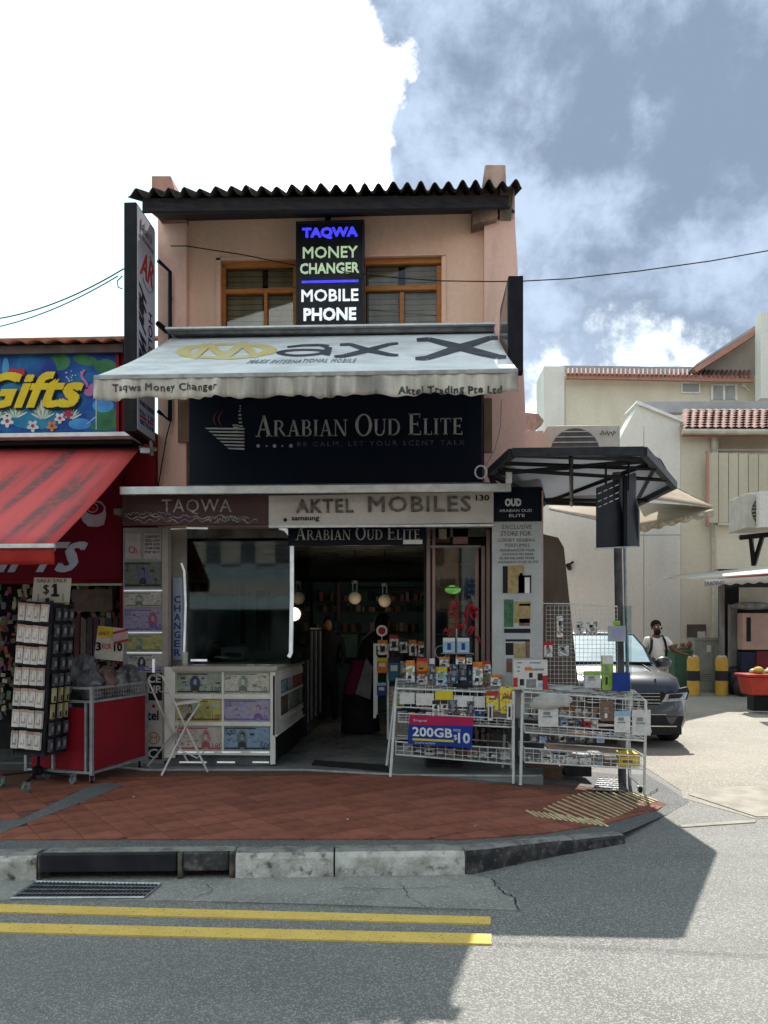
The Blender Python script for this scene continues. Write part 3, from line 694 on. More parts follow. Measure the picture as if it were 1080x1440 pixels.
# five-sided black sign, right
XR = P(714, 450, 7.2).x; XR1 = P(735, 450, 7.2).x
ya, yb = 7.15, 7.95
zt1, zb1 = P(724, 387, 7.15).z, P(724, 523, 7.15).z
zb2 = P(700, 494, 7.95).z
rs = thing('projecting_sign', 'black cut-cornered light box projecting from the right corner above the awning', 'sign', (XR, ya, zb1))
part('case', BLACKM, rs, lambda b: b.ext([(XR, ya, zt1), (XR, ya, zb1), (XR, ya+.06, zb1-.02), (XR, yb, zb2), (XR, yb, zt1-.1), (XR, yb-.1, zt1)], Vector((XR1-XR, 0, 0))), bevel=.01)
part('face', M('dark_glossy_face', (.05, .05, .055), (.16, .15, .14), 4, .2), rs, lambda b: b.ext([(XR-.004, ya+.05, zt1-.05), (XR-.004, ya+.05, zb1+.08), (XR-.004, yb-.05, zb2+.05), (XR-.004, yb-.05, zt1-.13)], Vector((.003, 0, 0))))
part('mount', BLACKM, rs, lambda b: b.tube([((XR+XR1)/2, yb, 4.7), ((XR+XR1)/2, W, 4.7)], .03))
# fascia boards
YF = 7.62
tq = thing('fascia_sign', 'dark brown sign board reading TAQWA with a stained scalloped lower edge', 'sign', P(275, 740, YF))
BRN = M('brown_board', (.085, .045, .045), (.06, .035, .036), 4, .6, spots=(.17, .14, .13), spotsc=7, spott=.66)
part('board', BRN, tq, lambda b: b.ext(pq(172, 697, 378, 738, YF), .05))
part('lettering', M('aged_silver', (.36, .33, .32), (.16, .14, .14), 18, .6), tq, lambda b: text(b, 'TAQWA', pq(228, 702, 326, 724, YF-.001), .0, .014, sp=1.1))
def wavy(b):
    for (y, x0, x1, amp, rad) in ((727, 176, 350, 1.6, .006), (732, 190, 362, 2.4, .005), (722, 176, 240, 1.2, .004), (729, 290, 345, 3.2, .004)):
        b.tube([P(x0+(x1-x0)*k/60, y+amp*sin(k*1.1+y)+1.4*sin(k*.37), YF-.008) for k in range(61)], rad, 4)
part('torn_edging', M('aged_silver'), tq, wavy)
ak = thing('fascia_sign', 'off-white sign board reading AKTEL MOBILES over the open doorway', 'sign', P(536, 740, YF))
CREAM = M('cream_board', (.50, .46, .42), (.42, .38, .34), 3, .6, spots=(.3, .2, .14), spotsc=5, spott=.7)
part('board', CREAM, ak, lambda b: b.ext([P(378, 740, YF), P(694, 735, YF), P(694, 692, YF), P(378, 697, YF)], .05))
part('lettering', M('worn_brown_letters', (.07, .055, .05), (.17, .15, .13), 22, .6), ak, lambda b: (text(b, 'AKTEL', pq(417, 702, 497, 721, YF-.001), .015, .02, sp=1.15), text(b, 'MOBILES', pq(518, 698, 662, 720, YF-.001), .01, .02, sp=1.1)), split=True)
part('small_lettering', INK, ak, lambda b: (text(b, '130', pq(669, 696, 688, 704, YF-.001), .02, .004), text(b, 'samsung', pq(410, 727, 449, 734, YF-.001), .02, .004), b.lathe(P(401, 731, YF-.004), [(.02, 0), (.02, .004)], 8, axis='Y')))
part('frame_edge', PROF, ak, lambda b: b.ext(pq(378, 738, 694, 741, YF-.01), .04))
inn = thing('hanging_sign', 'small navy banner reading ARABIAN OUD ELITE hung inside over the doorway', 'sign', P(500, 766, YF+.3))
part('board', NAVY, inn, lambda b: b.ext(pq(405, 738, 599, 767, YF+.3), .03))
part('lettering', SILVER, inn, lambda b: serif_text(b, 'ARABIAN OUD ELITE', pq(416, 740, 592, 759, YF+.299), .74, .006))
part('sticker', WHITE, inn, lambda b: b.ext(pq(567, 759, 594, 765, YF+.297), .002))
# banner with perfume pictures
YB = 7.72
bn = thing('shop_banner', 'tall pale grey perfume banner with a navy head reading OUD', 'banner', P(728, 1000, YB))
BAN = M('banner_grey', (.44, .45, .44), (.37, .38, .375), 3, .55)
part('panel', BAN, bn, lambda b: b.ext(pq(692, 733, 763, 1010, YB), .03))
part('head', NAVY, bn, lambda b: b.ext(pq(694, 685, 762, 733, YB-.02), .05))
part('head_lettering', M('banner_white', (.62, .63, .64), None, 9, .5), bn, lambda b: (text(b, 'OUD', pq(710, 701, 733, 712, YB-.021), .05, .004), [text(b, s, pq(x0, y, x1, y+4, YB-.021), 0, .003) for s, x0, x1, y in (('ARABIAN OUD', 702, 748, 716), ('ELITE', 716, 738, 723))]), split=True)
part('lettering', M('banner_ink', (.16, .16, .17), None, 10, .5), bn, lambda b: [text(b, s, pq(x0, y, x1, y+h, YB-.001), bo, .002) for s, x0, x1, y, h, bo in (('EXCLUSIVE', 706, 748, 738, 6, 0), ('STORE FOR', 704, 747, 747, 6.5, .01), ('LUXURY ARABIAN', 700, 752, 757, 5, 0), ('PERFUMES', 710, 745, 764.5, 5, 0), ('FRAGRANCE OF YOUR', 703, 752, 772, 3.6, .01), ('CHOICE IN 2024', 706, 750, 777.5, 3.6, .01), ('AL REHAB AND MORE', 702, 752, 783, 3.6, .01), ('ARABIAN OUD ELITE', 700, 757, 788.5, 3.6, .01))])
def pic(par, x0, y0, x1, y1, m_bg, things, Y, nm='picture'):
    def f(b):
        b.ext(pq(x0, y0, x1, y1, Y), .004, 0)
        for (a, c, d, e, mi) in things: b.ext(pq(a, c, d, e, Y-.004), .0035, mi)
    ms = [m_bg, M('gold_print', (.38, .30, .14), (.27, .2, .09), 20, .5), INK, M('green_print', (.07, .17, .10), (.04, .1, .06), 20, .5), M('bronze_print', (.22, .12, .07), (.12, .07, .05), 20, .5), WHITE]
    part(nm, ms, par, f)
pic(bn, 706, 794, 747, 834, BAN, [(707, 796, 714, 834, 2), (714, 795, 737, 834, 1), (729, 809, 738, 834, 2), (738, 809, 747, 812, 2), (745, 812, 747, 834, 2), (738, 812, 745, 834, 5), (731, 806, 735, 809, 2)], YB-.004)
pic(bn, 708, 843, 748, 890, BAN, [(709, 843, 722, 882, 3), (723, 846, 746, 876, 1), (730, 849, 746, 852, 4), (730, 870, 745, 880, 4), (709, 884, 746, 890, 2)], YB-.004)
pic(bn, 708, 898, 748, 945, BAN, [(711, 899, 745, 902, 2), (711, 904, 722, 921, 2), (723, 905, 738, 925, 1), (739, 902, 745, 925, 4), (712, 926, 720, 945, 4)], YB-.004)
# brown leaning side board
lb = thing('leaning_board', 'brown weathered board with a slanted edge beside the grey banner', 'board', P(790, 1050, 8.4))
part('board', M('brown_board2', (.17, .135, .11), (.12, .095, .08), 4, .8, streak=3), lb, lambda b: b.ext([P(764, 1045, 8.4), P(822, 1045, 8.4), P(793, 770, 8.4), P(785, 756, 8.4), P(764, 751, 8.4)], .5))

# ------------------------------------------------------------------ white awning
aw = thing('awning', 'big white retractable awning with faded yellow and grey logo over the shop', 'awning', P(465, 500, 7.9))
A0, A1 = P(240, 473, 8.13), P(697, 468, 8.13); F0, F1 = P(133, 526, 6.0), P(728, 527, 6.0)
A0.z = A1.z = P(465, 472, 8.13).z; F0.z = F1.z = P(430, 525, 6.0).z
AWN = M('awning_canvas', (.76, .77, .76), (.60, .61, .60), 3.0, .7, streak=.4, spots=(.44, .44, .41), spotsc=3.4, spott=.64)
def awp(u, v, off=0):      # u across, v from the wall 0 to the front 1
    p = A0.lerp(A1, u).lerp(F0.lerp(F1, u), v); p.z += -.035*sin(pi*v)+.004*sin(u*40)*v+off; return p
part('canopy_cloth', AWN, aw, lambda b: b.sheet(lambda u, v: awp(u, v), 60, 12), solid=.006)
def putaw(b, vs, fs, u0, v0, u1, v1, mi=0, th=.004):
    out = []
    for x, y, z in vs: out.append(awp(u0+(u1-u0)*x, v1+(v0-v1)*y, .006+z*th))
    b.add(out, fs, mi)
def awuv(px, py):
    v = (py-472)/(526-472); v = max(0, min(1, v)); k = v/(v+(1-v)*8.13/6.0)*1.0
    # invert by search
    lo, hi = 0, 1
    for _ in range(25):
        mid = (lo+hi)/2; p = awp(.5, mid); rr = ray(465, 500); yy = HY-FP*(p.z-EYE)/(Vector((p.x, p.y, 0)).dot(Vector((-sin(TH), cos(TH), 0))))
        if yy < py: lo = mid
        else: hi = mid
    v = lo; y_ = 8.13+(6.0-8.13)*v; X = P(px, py, y_).x; a = A0.x+(F0.x-A0.x)*v; c = A1.x+(F1.x-A1.x)*v
    return (X-a)/(c-a), v
def shape(b, pts, th=.004, off=0):
    q = [awp(*awuv(*p), .004+off) for p in pts]; b.add(q+[p+Vector((0, 0, th)) for p in q], [tuple(range(len(q), 2*len(q)))])
def strokeaw(b, pts, wd, off=0):   # thick line on the cloth through image points
    for (a, c, w0, w1) in zip(pts, pts[1:], wd, wd[1:]):
        d = Vector((c[0]-a[0], c[1]-a[1])); n = Vector((-d.y, d.x)).normalized()
        q = [(a[0]+n.x*w0*.9, a[1]+n.y*w0*.5), (c[0]+n.x*w1*.9, c[1]+n.y*w1*.5), (c[0]-n.x*w1*.9, c[1]-n.y*w1*.5), (a[0]-n.x*w0*.9, a[1]-n.y*w0*.5)]
        shape(b, q, off=off)
YFAD = M('faded_yellow_print', (.68, .53, .16), (.66, .58, .34), 5, .7); GRP = M('slate_print', (.055, .065, .08), (.085, .095, .11), 6, .6)
def oval(b):
    n = 40; c = (318, 492)
    for k in range(n):
        a, d = 2*pi*k/n, 2*pi*(k+1)/n
        for (r0, r1) in ((1, .72),):
            shape(b, [(c[0]+72*cos(a), c[1]+11.5*sin(a)), (c[0]+72*cos(d), c[1]+11.5*sin(d)), (c[0]+72*r1*cos(d), c[1]+11.5*r1*sin(d)), (c[0]+72*r1*cos(a), c[1]+11.5*r1*sin(a))])
    strokeaw(b, [(272, 502), (292, 482), (316, 500), (342, 482), (362, 502)], [5, 7, 7, 7, 5])
part('yellow_logo', YFAD, aw, oval)
def aletter(b):
    strokeaw(b, [(404, 488), (425, 485.8), (450, 486), (462, 489), (459, 501)], [2.5, 3, 3.6, 6, 5.5])
    n = 20
    for k in range(n):
        a, d = 2*pi*k/n, 2*pi*(k+1)/n; c = (425, 496)
        shape(b, [(c[0]+37*cos(a), c[1]+5.5*sin(a)), (c[0]+37*cos(d), c[1]+5.5*sin(d)), (c[0]+25*cos(d), c[1]+2.4*sin(d)), (c[0]+25*cos(a), c[1]+2.4*sin(a))])
def xletter(b, cx, cy, w_, h, t):
    shape(b, [(cx-w_, cy-h), (cx-w_+t*1.2, cy-h-1.3), (cx+w_-t*.1, cy+h), (cx+w_-t*1.1, cy+h+1), (cx+w_-t*1.8, cy+h)])
    strokeaw(b, [(cx-w_+t*.6, cy-h+.8), (cx, cy), (cx+w_-t*.8, cy+h-.8)], [t*.28, t*.34, t*.28])
    strokeaw(b, [(cx+w_-t*.6, cy-h+.8), (cx, cy), (cx-w_+t*.8, cy+h-.8)], [t*.28, t*.34, t*.28], off=.001)
part('letter_a', GRP, aw, aletter)
def xs(b):
    strokeaw(b, [(478, 486), (492, 485.5), (520, 495), (548, 501.5), (560, 502)], [3.5, 4.2, 6.2, 4.5, 3]); strokeaw(b, [(560, 485.5), (548, 486.5), (515, 495), (482, 502), (470, 502.5)], [3, 4, 6.2, 4.4, 3], .001)
    strokeaw(b, [(586, 481), (603, 480.5), (646, 492), (700, 507), (712, 507.5)], [5, 6, 9, 7, 4.5]); strokeaw(b, [(700, 480.5), (690, 480), (645, 493), (600, 507), (584, 507)], [5, 6, 9, 6.5, 4], .001)
part('letter_x', GRP, aw, xs)
def smallt(b):
    vs, fs, _ = textgeo('MAXX INTERNATIONAL MOBILE', .0, 1.2)
    u0, v0 = awuv(354, 505.5); u1, _v = awuv(502, 505.5); _u, v1 = awuv(400, 511); putaw(b, vs, fs, u0, v0, u1, v1)
part('small_print', M('grey_blue_print', (.28, .32, .36), None, 5, .7), aw, smallt)
# valance: pleated strip
VAL = M('valance_canvas', (.60, .555, .48), (.22, .20, .175), 5.5, .8, streak=9, spots=(.14, .12, .10), spotsc=5.5, spott=.64)
vz1 = F0.z-.02; vz0 = P(430, 558, 6.0).z
def valp(u, v):
    X = F0.x+(F1.x-F0.x)*u; ph = u*150+3*sin(u*23)
    return Vector((X, 6.0-.012-(.018*sin(ph)+.012*sin(ph*.43+1))*(.25+v), vz1+(vz0-vz1)*v-.012*sin(u*37)*v))
part('valance', VAL, aw, lambda b: b.sheet(valp, 260, 5), solid=.004, ang=70)
part('front_bar', M('front_bar_grey', (.40, .41, .39), (.25, .25, .24), 10, .5), aw, lambda b: (b.obox(((F0.x+F1.x)/2, 6.0, F0.z-.012), (F1.x-F0.x, .05, .035))), bevel=.005)
def valt(b):
    for s, x0, x1, y0, y1, k in (('Taqwa Money Changer', 158, 306, 539, 553, .02), ('Aktel Trading Pte Ltd', 560, 706, 543, 557, .04)):
        vs, fs, _ = textgeo(s, k, 1.15); q = pq(x0, y0, x1, y1, 5.99); out = []
        for x, y, z in vs:
            p = q[0].lerp(q[1], x).lerp(q[3].lerp(q[2], x), y); u = (p.x-F0.x)/(F1.x-F0.x); vv = (p.z-vz1)/(vz0-vz1); p.y = valp(u, vv).y-.004-z*.002; out.append(p)
        b.add(out, fs)
part('valance_lettering', M('faded_black', (.05, .05, .05), (.11, .105, .1), 30, .7), aw, valt, split=True)
part('cassette', M('cassette_grey', (.16, .16, .165), (.1, .1, .105), 8, .5), aw, lambda b: (b.ext([P(243, 470, 8.05), P(696, 466, 8.05), P(693, 455, 8.05), P(236, 461, 8.05)], .16)), bevel=.01)
part('cassette_hood', PROF, aw, lambda b: b.ext([P(232, 462.5, 8.0), P(697, 455.5, 8.0), P(697, 453, 8.0), P(232, 460, 8.0)], .32))
def arms(b):
    for s, e in (((.1, .02), (.3, .97)), ((.9, .02), (.7, .97))):
        a = awp(s[0], 0, -.1); c = awp(e[0], .97, -.08); mid = a.lerp(c, .5)+Vector((.35*(1 if s[0] < .5 else -1), 0, -.03)); b.tube([a, mid, c], .022, 6)
part('folding_arm', GALV, aw, arms)
# ------------------------------------------------------------------ small builders
ORD = ['first', 'second', 'third', 'fourth', 'fifth', 'sixth', 'seventh', 'eighth', 'ninth', 'tenth', 'eleventh', 'twelfth']
def caster(b, p, r=.045, yaw=0.0, mi=0, mj=1):
    p = Vector(p); ax = Vector((cos(yaw), sin(yaw), 0))
    b.tube([p+Vector((0, 0, r))-ax*.012, p+Vector((0, 0, r))+ax*.012], r, 14, mi)
    b.tube([p+Vector((0, 0, r))-ax*.02, p+Vector((0, 0, r))+ax*.02], r*.35, 8, mj)
    for s in (-1, 1): b.obox(p+Vector((0, 0, r*1.35))+ax*.02*s, (.005, .03, r*1.5), (0, 0, yaw), mj)
    b.obox(p+Vector((0, 0, r*2.15)), (.05, .04, .008), (0, 0, yaw), mj)
def skin(name, J, edges, mat, parent, sub=1, root=0):
    names = list(J); me = bpy.data.meshes.new(name); inv = wmat(parent).inverted() if parent else Matrix()
    me.from_pydata([tuple(inv@Vector(J[k][0])) for k in names], [(names.index(a), names.index(c)) for a, c in edges], [])
    bm = bmesh.new(); bm.from_mesh(me); ly = bm.verts.layers.skin.verify(); bm.verts.ensure_lookup_table()
    for i, k in enumerate(names):
        r = J[k][1]; bm.verts[i][ly].radius = r if isinstance(r, tuple) else (r, r); bm.verts[i][ly].use_root = (i == root)
    bm.to_mesh(me); bm.free(); o = bpy.data.objects.new(name, me); C.objects.link(o); o.parent = parent
    md = o.modifiers.new('k', 'SKIN'); md.use_smooth_shade = True
    m2 = o.modifiers.new('s', 'SUBSURF'); m2.levels = m2.render_levels = sub; me.materials.append(mat)
    # store the finished surface
    bpy.context.view_layer.update(); dg = bpy.context.evaluated_depsgraph_get()
    nm = bpy.data.meshes.new_from_object(o.evaluated_get(dg)); o.modifiers.clear(); o.data = nm
    if not nm.materials: nm.materials.append(mat)
    nm.polygons.foreach_set('use_smooth', [True]*len(nm.polygons)); return o

# ------------------------------------------------------------------ money changer booth
YC = 7.9
bx0, bx1 = P(231, 1000, YC).x, P(386, 1000, YC).x
by1 = 10.0
for _ in range(60):
    if P(426, 1000, by1).x < bx1: by1 -= .05
    else: by1 += .05
ctz = P(310, 937, YC).z
CB = M('booth_cream', (.70, .68, .61), (.60, .58, .52), 4, .45)
booth = thing('money_changer_booth', 'cream money changer booth with banknote pictures below a glass front', 'booth', (bx0, YC, .175))
part('counter_body', CB, booth, lambda b: (b.box(bx0+.012, bx1-.01, YC+.03, by1, .30, ctz-.05)))
part('plinth', M('plinth_glass', (.10, .11, .11), (.05, .055, .055), 7, .2), booth, lambda b: b.box(bx0+.02, bx1-.03, YC+.05, by1-.05, .176, .3), bevel=.004)
part('counter_top', M('counter_top', (.42, .38, .33), (.34, .31, .27), 5, .35), booth, lambda b: b.box(bx0+.09, bx1+.03, YC-.02, by1, ctz-.05, ctz), bevel=.006)
part('counter_frame', CB, booth, lambda b: [b.ext(pq(*r, YC), .03) for r in ((231, 938, 246, 1066), (246, 940, 380, 945), (380, 940, 387, 1075), (246, 976.5, 380, 983), (246, 1015, 380, 1021), (246, 1056, 380, 1062), (311.5, 945, 314.5, 976.5), (311.5, 983, 314.5, 1015), (311.5, 1021, 314.5, 1056))], bevel=.003)
part('led_strip', M('white_tube', (.75, .78, .8), (.6, .64, .66), 9, .4, emit=.12), booth, lambda b: [b.ext(pq(*r, YC-.012), .01) for r in ((250, 1057, 300, 1059), (312, 1057, 338, 1059), (352, 1057, 378, 1059), (252, 1071, 290, 1073), (305, 1071, 330, 1073), (355, 1071, 378, 1073), (268, 927, 291, 930))], split=True)
def note(par, q, bg, ink, acc, port, seed, num, nm='banknote_picture'):
    rng = random.Random(seed); bl, br, tr, tl = [Vector(v) for v in q]; n = (br-bl).cross(tl-bl).normalized()
    def pt(u, v, o=0): return bl.lerp(br, u).lerp(tl.lerp(tr, u), v)+n*o
    def f(b):
        b.ext([pt(0, 0), pt(1, 0), pt(1, 1), pt(0, 1)], -n*.004, 0)
        b.quad([pt(.02, .04, .001), pt(.98, .04, .001), pt(.98, .12, .001), pt(.02, .12, .001)], 1)
        b.quad([pt(.02, .9, .001), pt(.7, .9, .001), pt(.7, .96, .001), pt(.02, .96, .001)], 1)
        for k in range(14):
            u = rng.uniform(.03, .9); v = rng.uniform(.15, .8); w_ = rng.uniform(.03, .12); h = rng.uniform(.03, .10)
            b.quad([pt(u, v, .0015+k*.00005), pt(u+w_, v, .0015+k*.00005), pt(u+w_, v+h, .0015+k*.00005), pt(u, v+h, .0015+k*.00005)], rng.choice((1, 2, 2, 0)))
        c = port
        e = lambda cx_, cy0, rx, ry, mi, of, n=14: b.quad([pt(cx_+rx*cos(a), cy0+ry*sin(a), of) for a in [2*pi*k/n for k in range(n)]], mi)
        e(c, .48, .13, .42, 0, .0024); e(c, .48, .12, .39, 2, .0026)
        b.quad([pt(c-.10, .12, .0029), pt(c+.10, .12, .0029), pt(c+.085, .30, .0029), pt(c+.03, .38, .0029), pt(c-.03, .38, .0029), pt(c-.085, .30, .0029)], 1)
        e(c+.008, .62, .052, .17, 1, .0030); e(c, .55, .038, .14, 0, .0033); e(c-.012, .58, .006, .02, 1, .0035, 6); e(c+.014, .58, .006, .02, 1, .0035, 6)
        for k in range(26):
            u = rng.uniform(.02, .9); v = rng.uniform(.1, .85); w_ = rng.uniform(.012, .06); h = rng.uniform(.015, .05)
            if abs(u-c) < .15: continue
            b.quad([pt(u, v, .0022+k*.00002), pt(u+w_, v, .0022+k*.00002), pt(u+w_, v+h, .0022+k*.00002), pt(u, v+h, .0022+k*.00002)], rng.choice((1, 1, 2, 0)))
        for (u, v, h) in ((.03, .66, .22), (.80, .08, .24)):
            vs, fs, asp = textgeo(num, 0); w_ = h*asp*(tl-bl).length/(br-bl).length
            q2 = [pt(u, v, .003), pt(u+w_, v, .003), pt(u+w_, v+h, .003), pt(u, v+h, .003)]; put(b, vs, fs, q2, .0005, 1)
    return part(nm, [bg, ink, acc], par, f)
def nm_(k, c, d=None): return M('note_'+k, c, d or tuple(x*.75 for x in c), 30, .45)
NB = dict(grn=nm_('green', (.30, .34, .27)), dk=nm_('dark', (.05, .055, .05)), mid=nm_('mid', (.16, .19, .16)), lil=nm_('lilac', (.33, .31, .42)), pur=nm_('purple', (.17, .13, .33)), red=nm_('red', (.42, .11, .12)), cream=nm_('cream', (.50, .48, .40)), yel=nm_('yellow', (.45, .42, .14)), blue=nm_('blue', (.22, .31, .42)), navy=nm_('navy', (.05, .07, .17)), brn=nm_('brown', (.16, .10, .06)), pink=nm_('pinkish', (.42, .30, .30)), ltb=nm_('light_blue', (.32, .42, .50)))
N = NB
cells = [((248, 946, 311, 975), N['grn'], N['dk'], N['navy'], .42, '100'), ((315, 946, 379, 975), N['cream'], N['mid'], N['grn'], .42, '50'),
         ((248, 984, 311, 1014), N['yel'], N['brn'], N['ltb'], .3, '1000'), ((315, 984, 379, 1014), N['lil'], N['pur'], N['pink'], .75, '50'),
         ((248, 1022, 311, 1055), N['cream'], N['red'], N['pink'], .66, '100'), ((315, 1022, 379, 1055), N['blue'], N['dk'], N['mid'], .4, '500')]
for i, (r, a, c, d, p_, nn) in enumerate(cells): note(booth, pq(*r, YC+.02), a, c, d, p_, i, nn)
# side of the counter, facing the doorway
def sideq(u0, z0, u1, z1, off=.004):
    y0 = YC+(by1-YC)*u0; y1 = YC+(by1-YC)*u1; X = bx1+off; return [Vector((X, y0, z0)), Vector((X, y1, z0)), Vector((X, y1, z1)), Vector((X, y0, z1))]
part('side_frame', CB, booth, lambda b: [b.ext(sideq(*r), Vector((-.02, 0, 0))) for r in ((0, .55, .18, 1.12), (.18, 1.05, 1, 1.12), (.18, .87, 1, .9), (.18, .62, 1, .66), (0, .5, 1, .55))])
SP3 = [('ltb', .2, .9, .55, 1.05, '2'), ('red', .6, .9, .97, 1.05, '10'), ('brn', .2, .66, .42, .87, '5'), ('cream', .44, .66, .56, .87, '1'), ('grn', .6, .66, .97, .87, '20')]
for i, (k, u0, z0, u1, z1, t_) in enumerate(SP3): note(booth, sideq(u0, z0, u1, z1, .003), N[k], N['dk'], N['mid'], .5, 40+i, t_)
part('side_vent', BLACKM, booth, lambda b: b.ext(sideq(.04, .22, 1, .5), Vector((-.02, 0, 0))))
part('side_rail', WHITE, booth, lambda b: (b.tube([sideq(.0, .5, 1, .5, .02)[0], sideq(0, .5, 1, .5, .02)[1]], .012, 6), b.tube([sideq(.1, .62, 1, .62, .02)[0], sideq(.1, .62, .95, .62, .02)[1]], .01, 6)))
# glass above the counter
YG = 8.35
GL = glassmat('booth_glass', (.72, .82, .8), .78, .03, .07)
gx0, gx1 = P(262, 800, YG).x, P(409, 800, YG).x
gzt = P(330, 741, YG).z
part('glass_pane', GL, booth, lambda b: b.box(gx0, gx1, YG, YG+.008, ctz, gzt))
part('glass_pane', GL, booth, lambda b: b.box(gx1, gx1+.008, YG+.012, by1, ctz, gzt))
part('post', M('booth_post', (.36, .33, .29), (.28, .26, .23), 4, .5), booth, lambda b: (b.ext(pq(236, 741, 262, 937, YG-.02), .06)), bevel=.004)
part('head_rail', M('booth_post'), booth, lambda b: (b.box(gx0-.1, gx1+.05, YG-.02, YG+.04, gzt, gzt+.05)), bevel=.004)
TUB = M('white_tube')
part('tube_light', TUB, booth, lambda b: b.tube([P(393, 742, YG-.04), P(401, 744, YG-.04), P(407, 751, YG-.04), P(410.5, 762, YG-.04), P(410.5, 840, YG-.04), P(409, 918, YG-.04), P(406, 924, YG-.04)], .022, 10))
part('tube_light', TUB, booth, lambda b: b.tube([P(255, 792, YG-.05), P(259, 803, YG-.05), P(261, 850, YG-.05), P(258.5, 925, YG-.05)], .012, 8))
part('tube_light', TUB, booth, lambda b: b.tube([P(236, 743.5, YG-.06), P(262, 742.5, YG-.06), P(292, 743, YG-.06)], .010, 8))
st_ = part('changer_strip', M('pale_blue_sheet', (.40, .47, .58), (.34, .42, .52), 4, .5), booth, lambda b: b.ext(pq(243, 812, 256, 928, YG-.045), .02))
def ch(b):
    for i, c_ in enumerate('CHANGER'): text(b, c_, pq(245, 838+i*12.4, 254, 848+i*12.4, YG-.046), .02, .003)
part('strip_lettering', M('blue_ink'), st_, ch)
# what is inside the booth
part('back_partition', M('teal_partition', (.2, .3, .29), (.12, .18, .17), 1.5, .6, streak=4), booth, lambda b: b.box(bx0-.1, bx1-.1, by1+.1, by1+.14, .2, 2.7))
def strips(b):
    for x0, x1, y0, y1, mi in ((300, 330, 815, 905, 0), (282, 290, 820, 900, 1), (338, 345, 820, 905, 1), (360, 372, 830, 915, 2), (376, 380, 830, 915, 1), (268, 274, 820, 915, 2)): b.ext(pq(x0, y0, x1, y1, by1+.05-mi*.01), .01, mi)
part('curtain_strip', [M('teal_strip', (.2, .3, .31), (.15, .24, .25), 3, .6), DARK, M('grey_green_strip', (.09, .11, .10), (.06, .07, .065), 3, .7)], booth, strips, split=True)
part('inner_header', M('inner_header', (.11, .10, .085), (.04, .04, .038), 5, .7, streak=.3), booth, lambda b: (b.ext([P(264, 765, 9.2), P(408, 772, 9.2), P(408, 800, 9.2), P(300, 806, 9.2), P(264, 803, 9.2)], .03)))
pr = thing('receipt_printer', 'grey receipt printer on the counter behind the booth glass', 'printer', P(322, 930, 8.6))
part('body', M('printer_grey', (.23, .25, .25), (.17, .18, .18), 6, .5), pr, lambda b: b.ext(pq(310, 910, 345, 928, 8.6), .2), bevel=.01)
part('slot', BLACKM, pr, lambda b: b.ext(pq(316, 918, 339, 924, 8.595), .005))
cu = thing('desk_chair_back', 'rounded black seat back behind the booth glass', 'chair', P(304, 930, 8.9))
part('backrest', BLACKM, cu, lambda b: b.ball(P(304, 918, 8.9), (.14, .05, .14)))
part('post', BLACKM, cu, lambda b: b.tube([P(304, 925, 8.9), Vector((P(304, 925, 8.9).x, 8.9, .2))], .03))
cp = MB(); c0 = P(260, 929, 8.1); c0.z = ctz; cp.lathe(c0, [(.03, 0), (.034, .12), (.036, .14), (.03, .14), (.028, .02)], 14); tag(cp.build('cup', M('cup_cream', (.5, .48, .42))), 'cream cup standing at the left end of the booth counter', 'cup')
for k, (x, y, r) in enumerate(((281, 932, .06), (352, 933, .04), (372, 933, .05))):
    c0 = P(x, y, 8.15); c0.z = ctz+.0005; m = MB(); m.obox(c0+Vector((0, 0, .004)), (r*2, r*1.4, .006), (0, 0, .3*k)); tag(m.build('paper_slip', WHITE), ('wide white paper slip near the cup on the booth counter', 'small white paper slip right of the middle of the booth counter', 'white paper slip nearest the right glass corner of the booth counter')[k], 'paper')

# column of banknote posters at the left
YP = 8.05
col = thing('poster_column', 'narrow column covered with banknote posters left of the booth', 'poster column', P(202, 1075, YP))
part('backing', M('column_backing', (.33, .31, .31), (.25, .235, .235), 5, .6), col, lambda b: b.ext(pq(173, 742, 231, 1078, YP), .12))
part('edge_post', M('booth_post'), col, lambda b: b.ext(pq(228, 742, 236, 1070, YP-.03), .1))
pc = [((175, 790, 227, 826), 'mid', 'dk', 'pur', .5, '2'), ((175, 833, 227, 853), 'cream', 'mid', 'grn', .4, '10'), ((174, 856, 229, 887), 'lil', 'pur', 'red', .75, '50'), ((178, 893, 228, 916), 'yel', 'mid', 'grn', .35, '20'), ((180, 920, 228, 945), 'cream', 'pur', 'dk', .4, '100')]
for i, (r, a, c, d, p_, nn) in enumerate(pc): note(col, pq(*r, YP-.006), N[a], N[c], N[d], p_, 70+i, nn)
part('shelf_line', TUB, col, lambda b: [b.ext(pq(*r, YP-.02), .014) for r in ((174, 829.5, 228, 831.5), (176, 888.5, 229, 890.5), (178, 917, 228, 919), (214, 927, 217, 946))], split=True)
part('notice', M('notice_grey', (.42, .39, .39), (.34, .32, .32), 7, .6), col, lambda b: (b.ext(pq(176, 750, 198, 786, YP-.008), .007), b.ext(pq(202, 750, 227, 786, YP-.008), .007)), split=True)
part('notice_lettering', [REDI, INK], col, lambda b: (text(b, 'Ch', pq(181, 768, 192, 778, YP-.009), 0, .003, 0), [text(b, s, pq(204, 753+i*5.4, 225, 756.4+i*5.4, YP-.009), 0, .003, 1) for i, s in enumerate(('CASH BUY', 'SELL USD', 'MYR IDR', 'THB INR', 'PHP BDT'))]))
part('lower_sticker', [INK, M('sticker_pale', (.52, .46, .45), (.45, .40, .39), 7, .5)], col, lambda b: (b.ext(pq(206, 946, 228, 985, YP-.01), .009, 0), b.ext(pq(206, 985, 228, 1050, YP-.01), .009, 1), b.ext(pq(206, 1050, 228, 1068, YP-.01), .009, 0)), split=True)
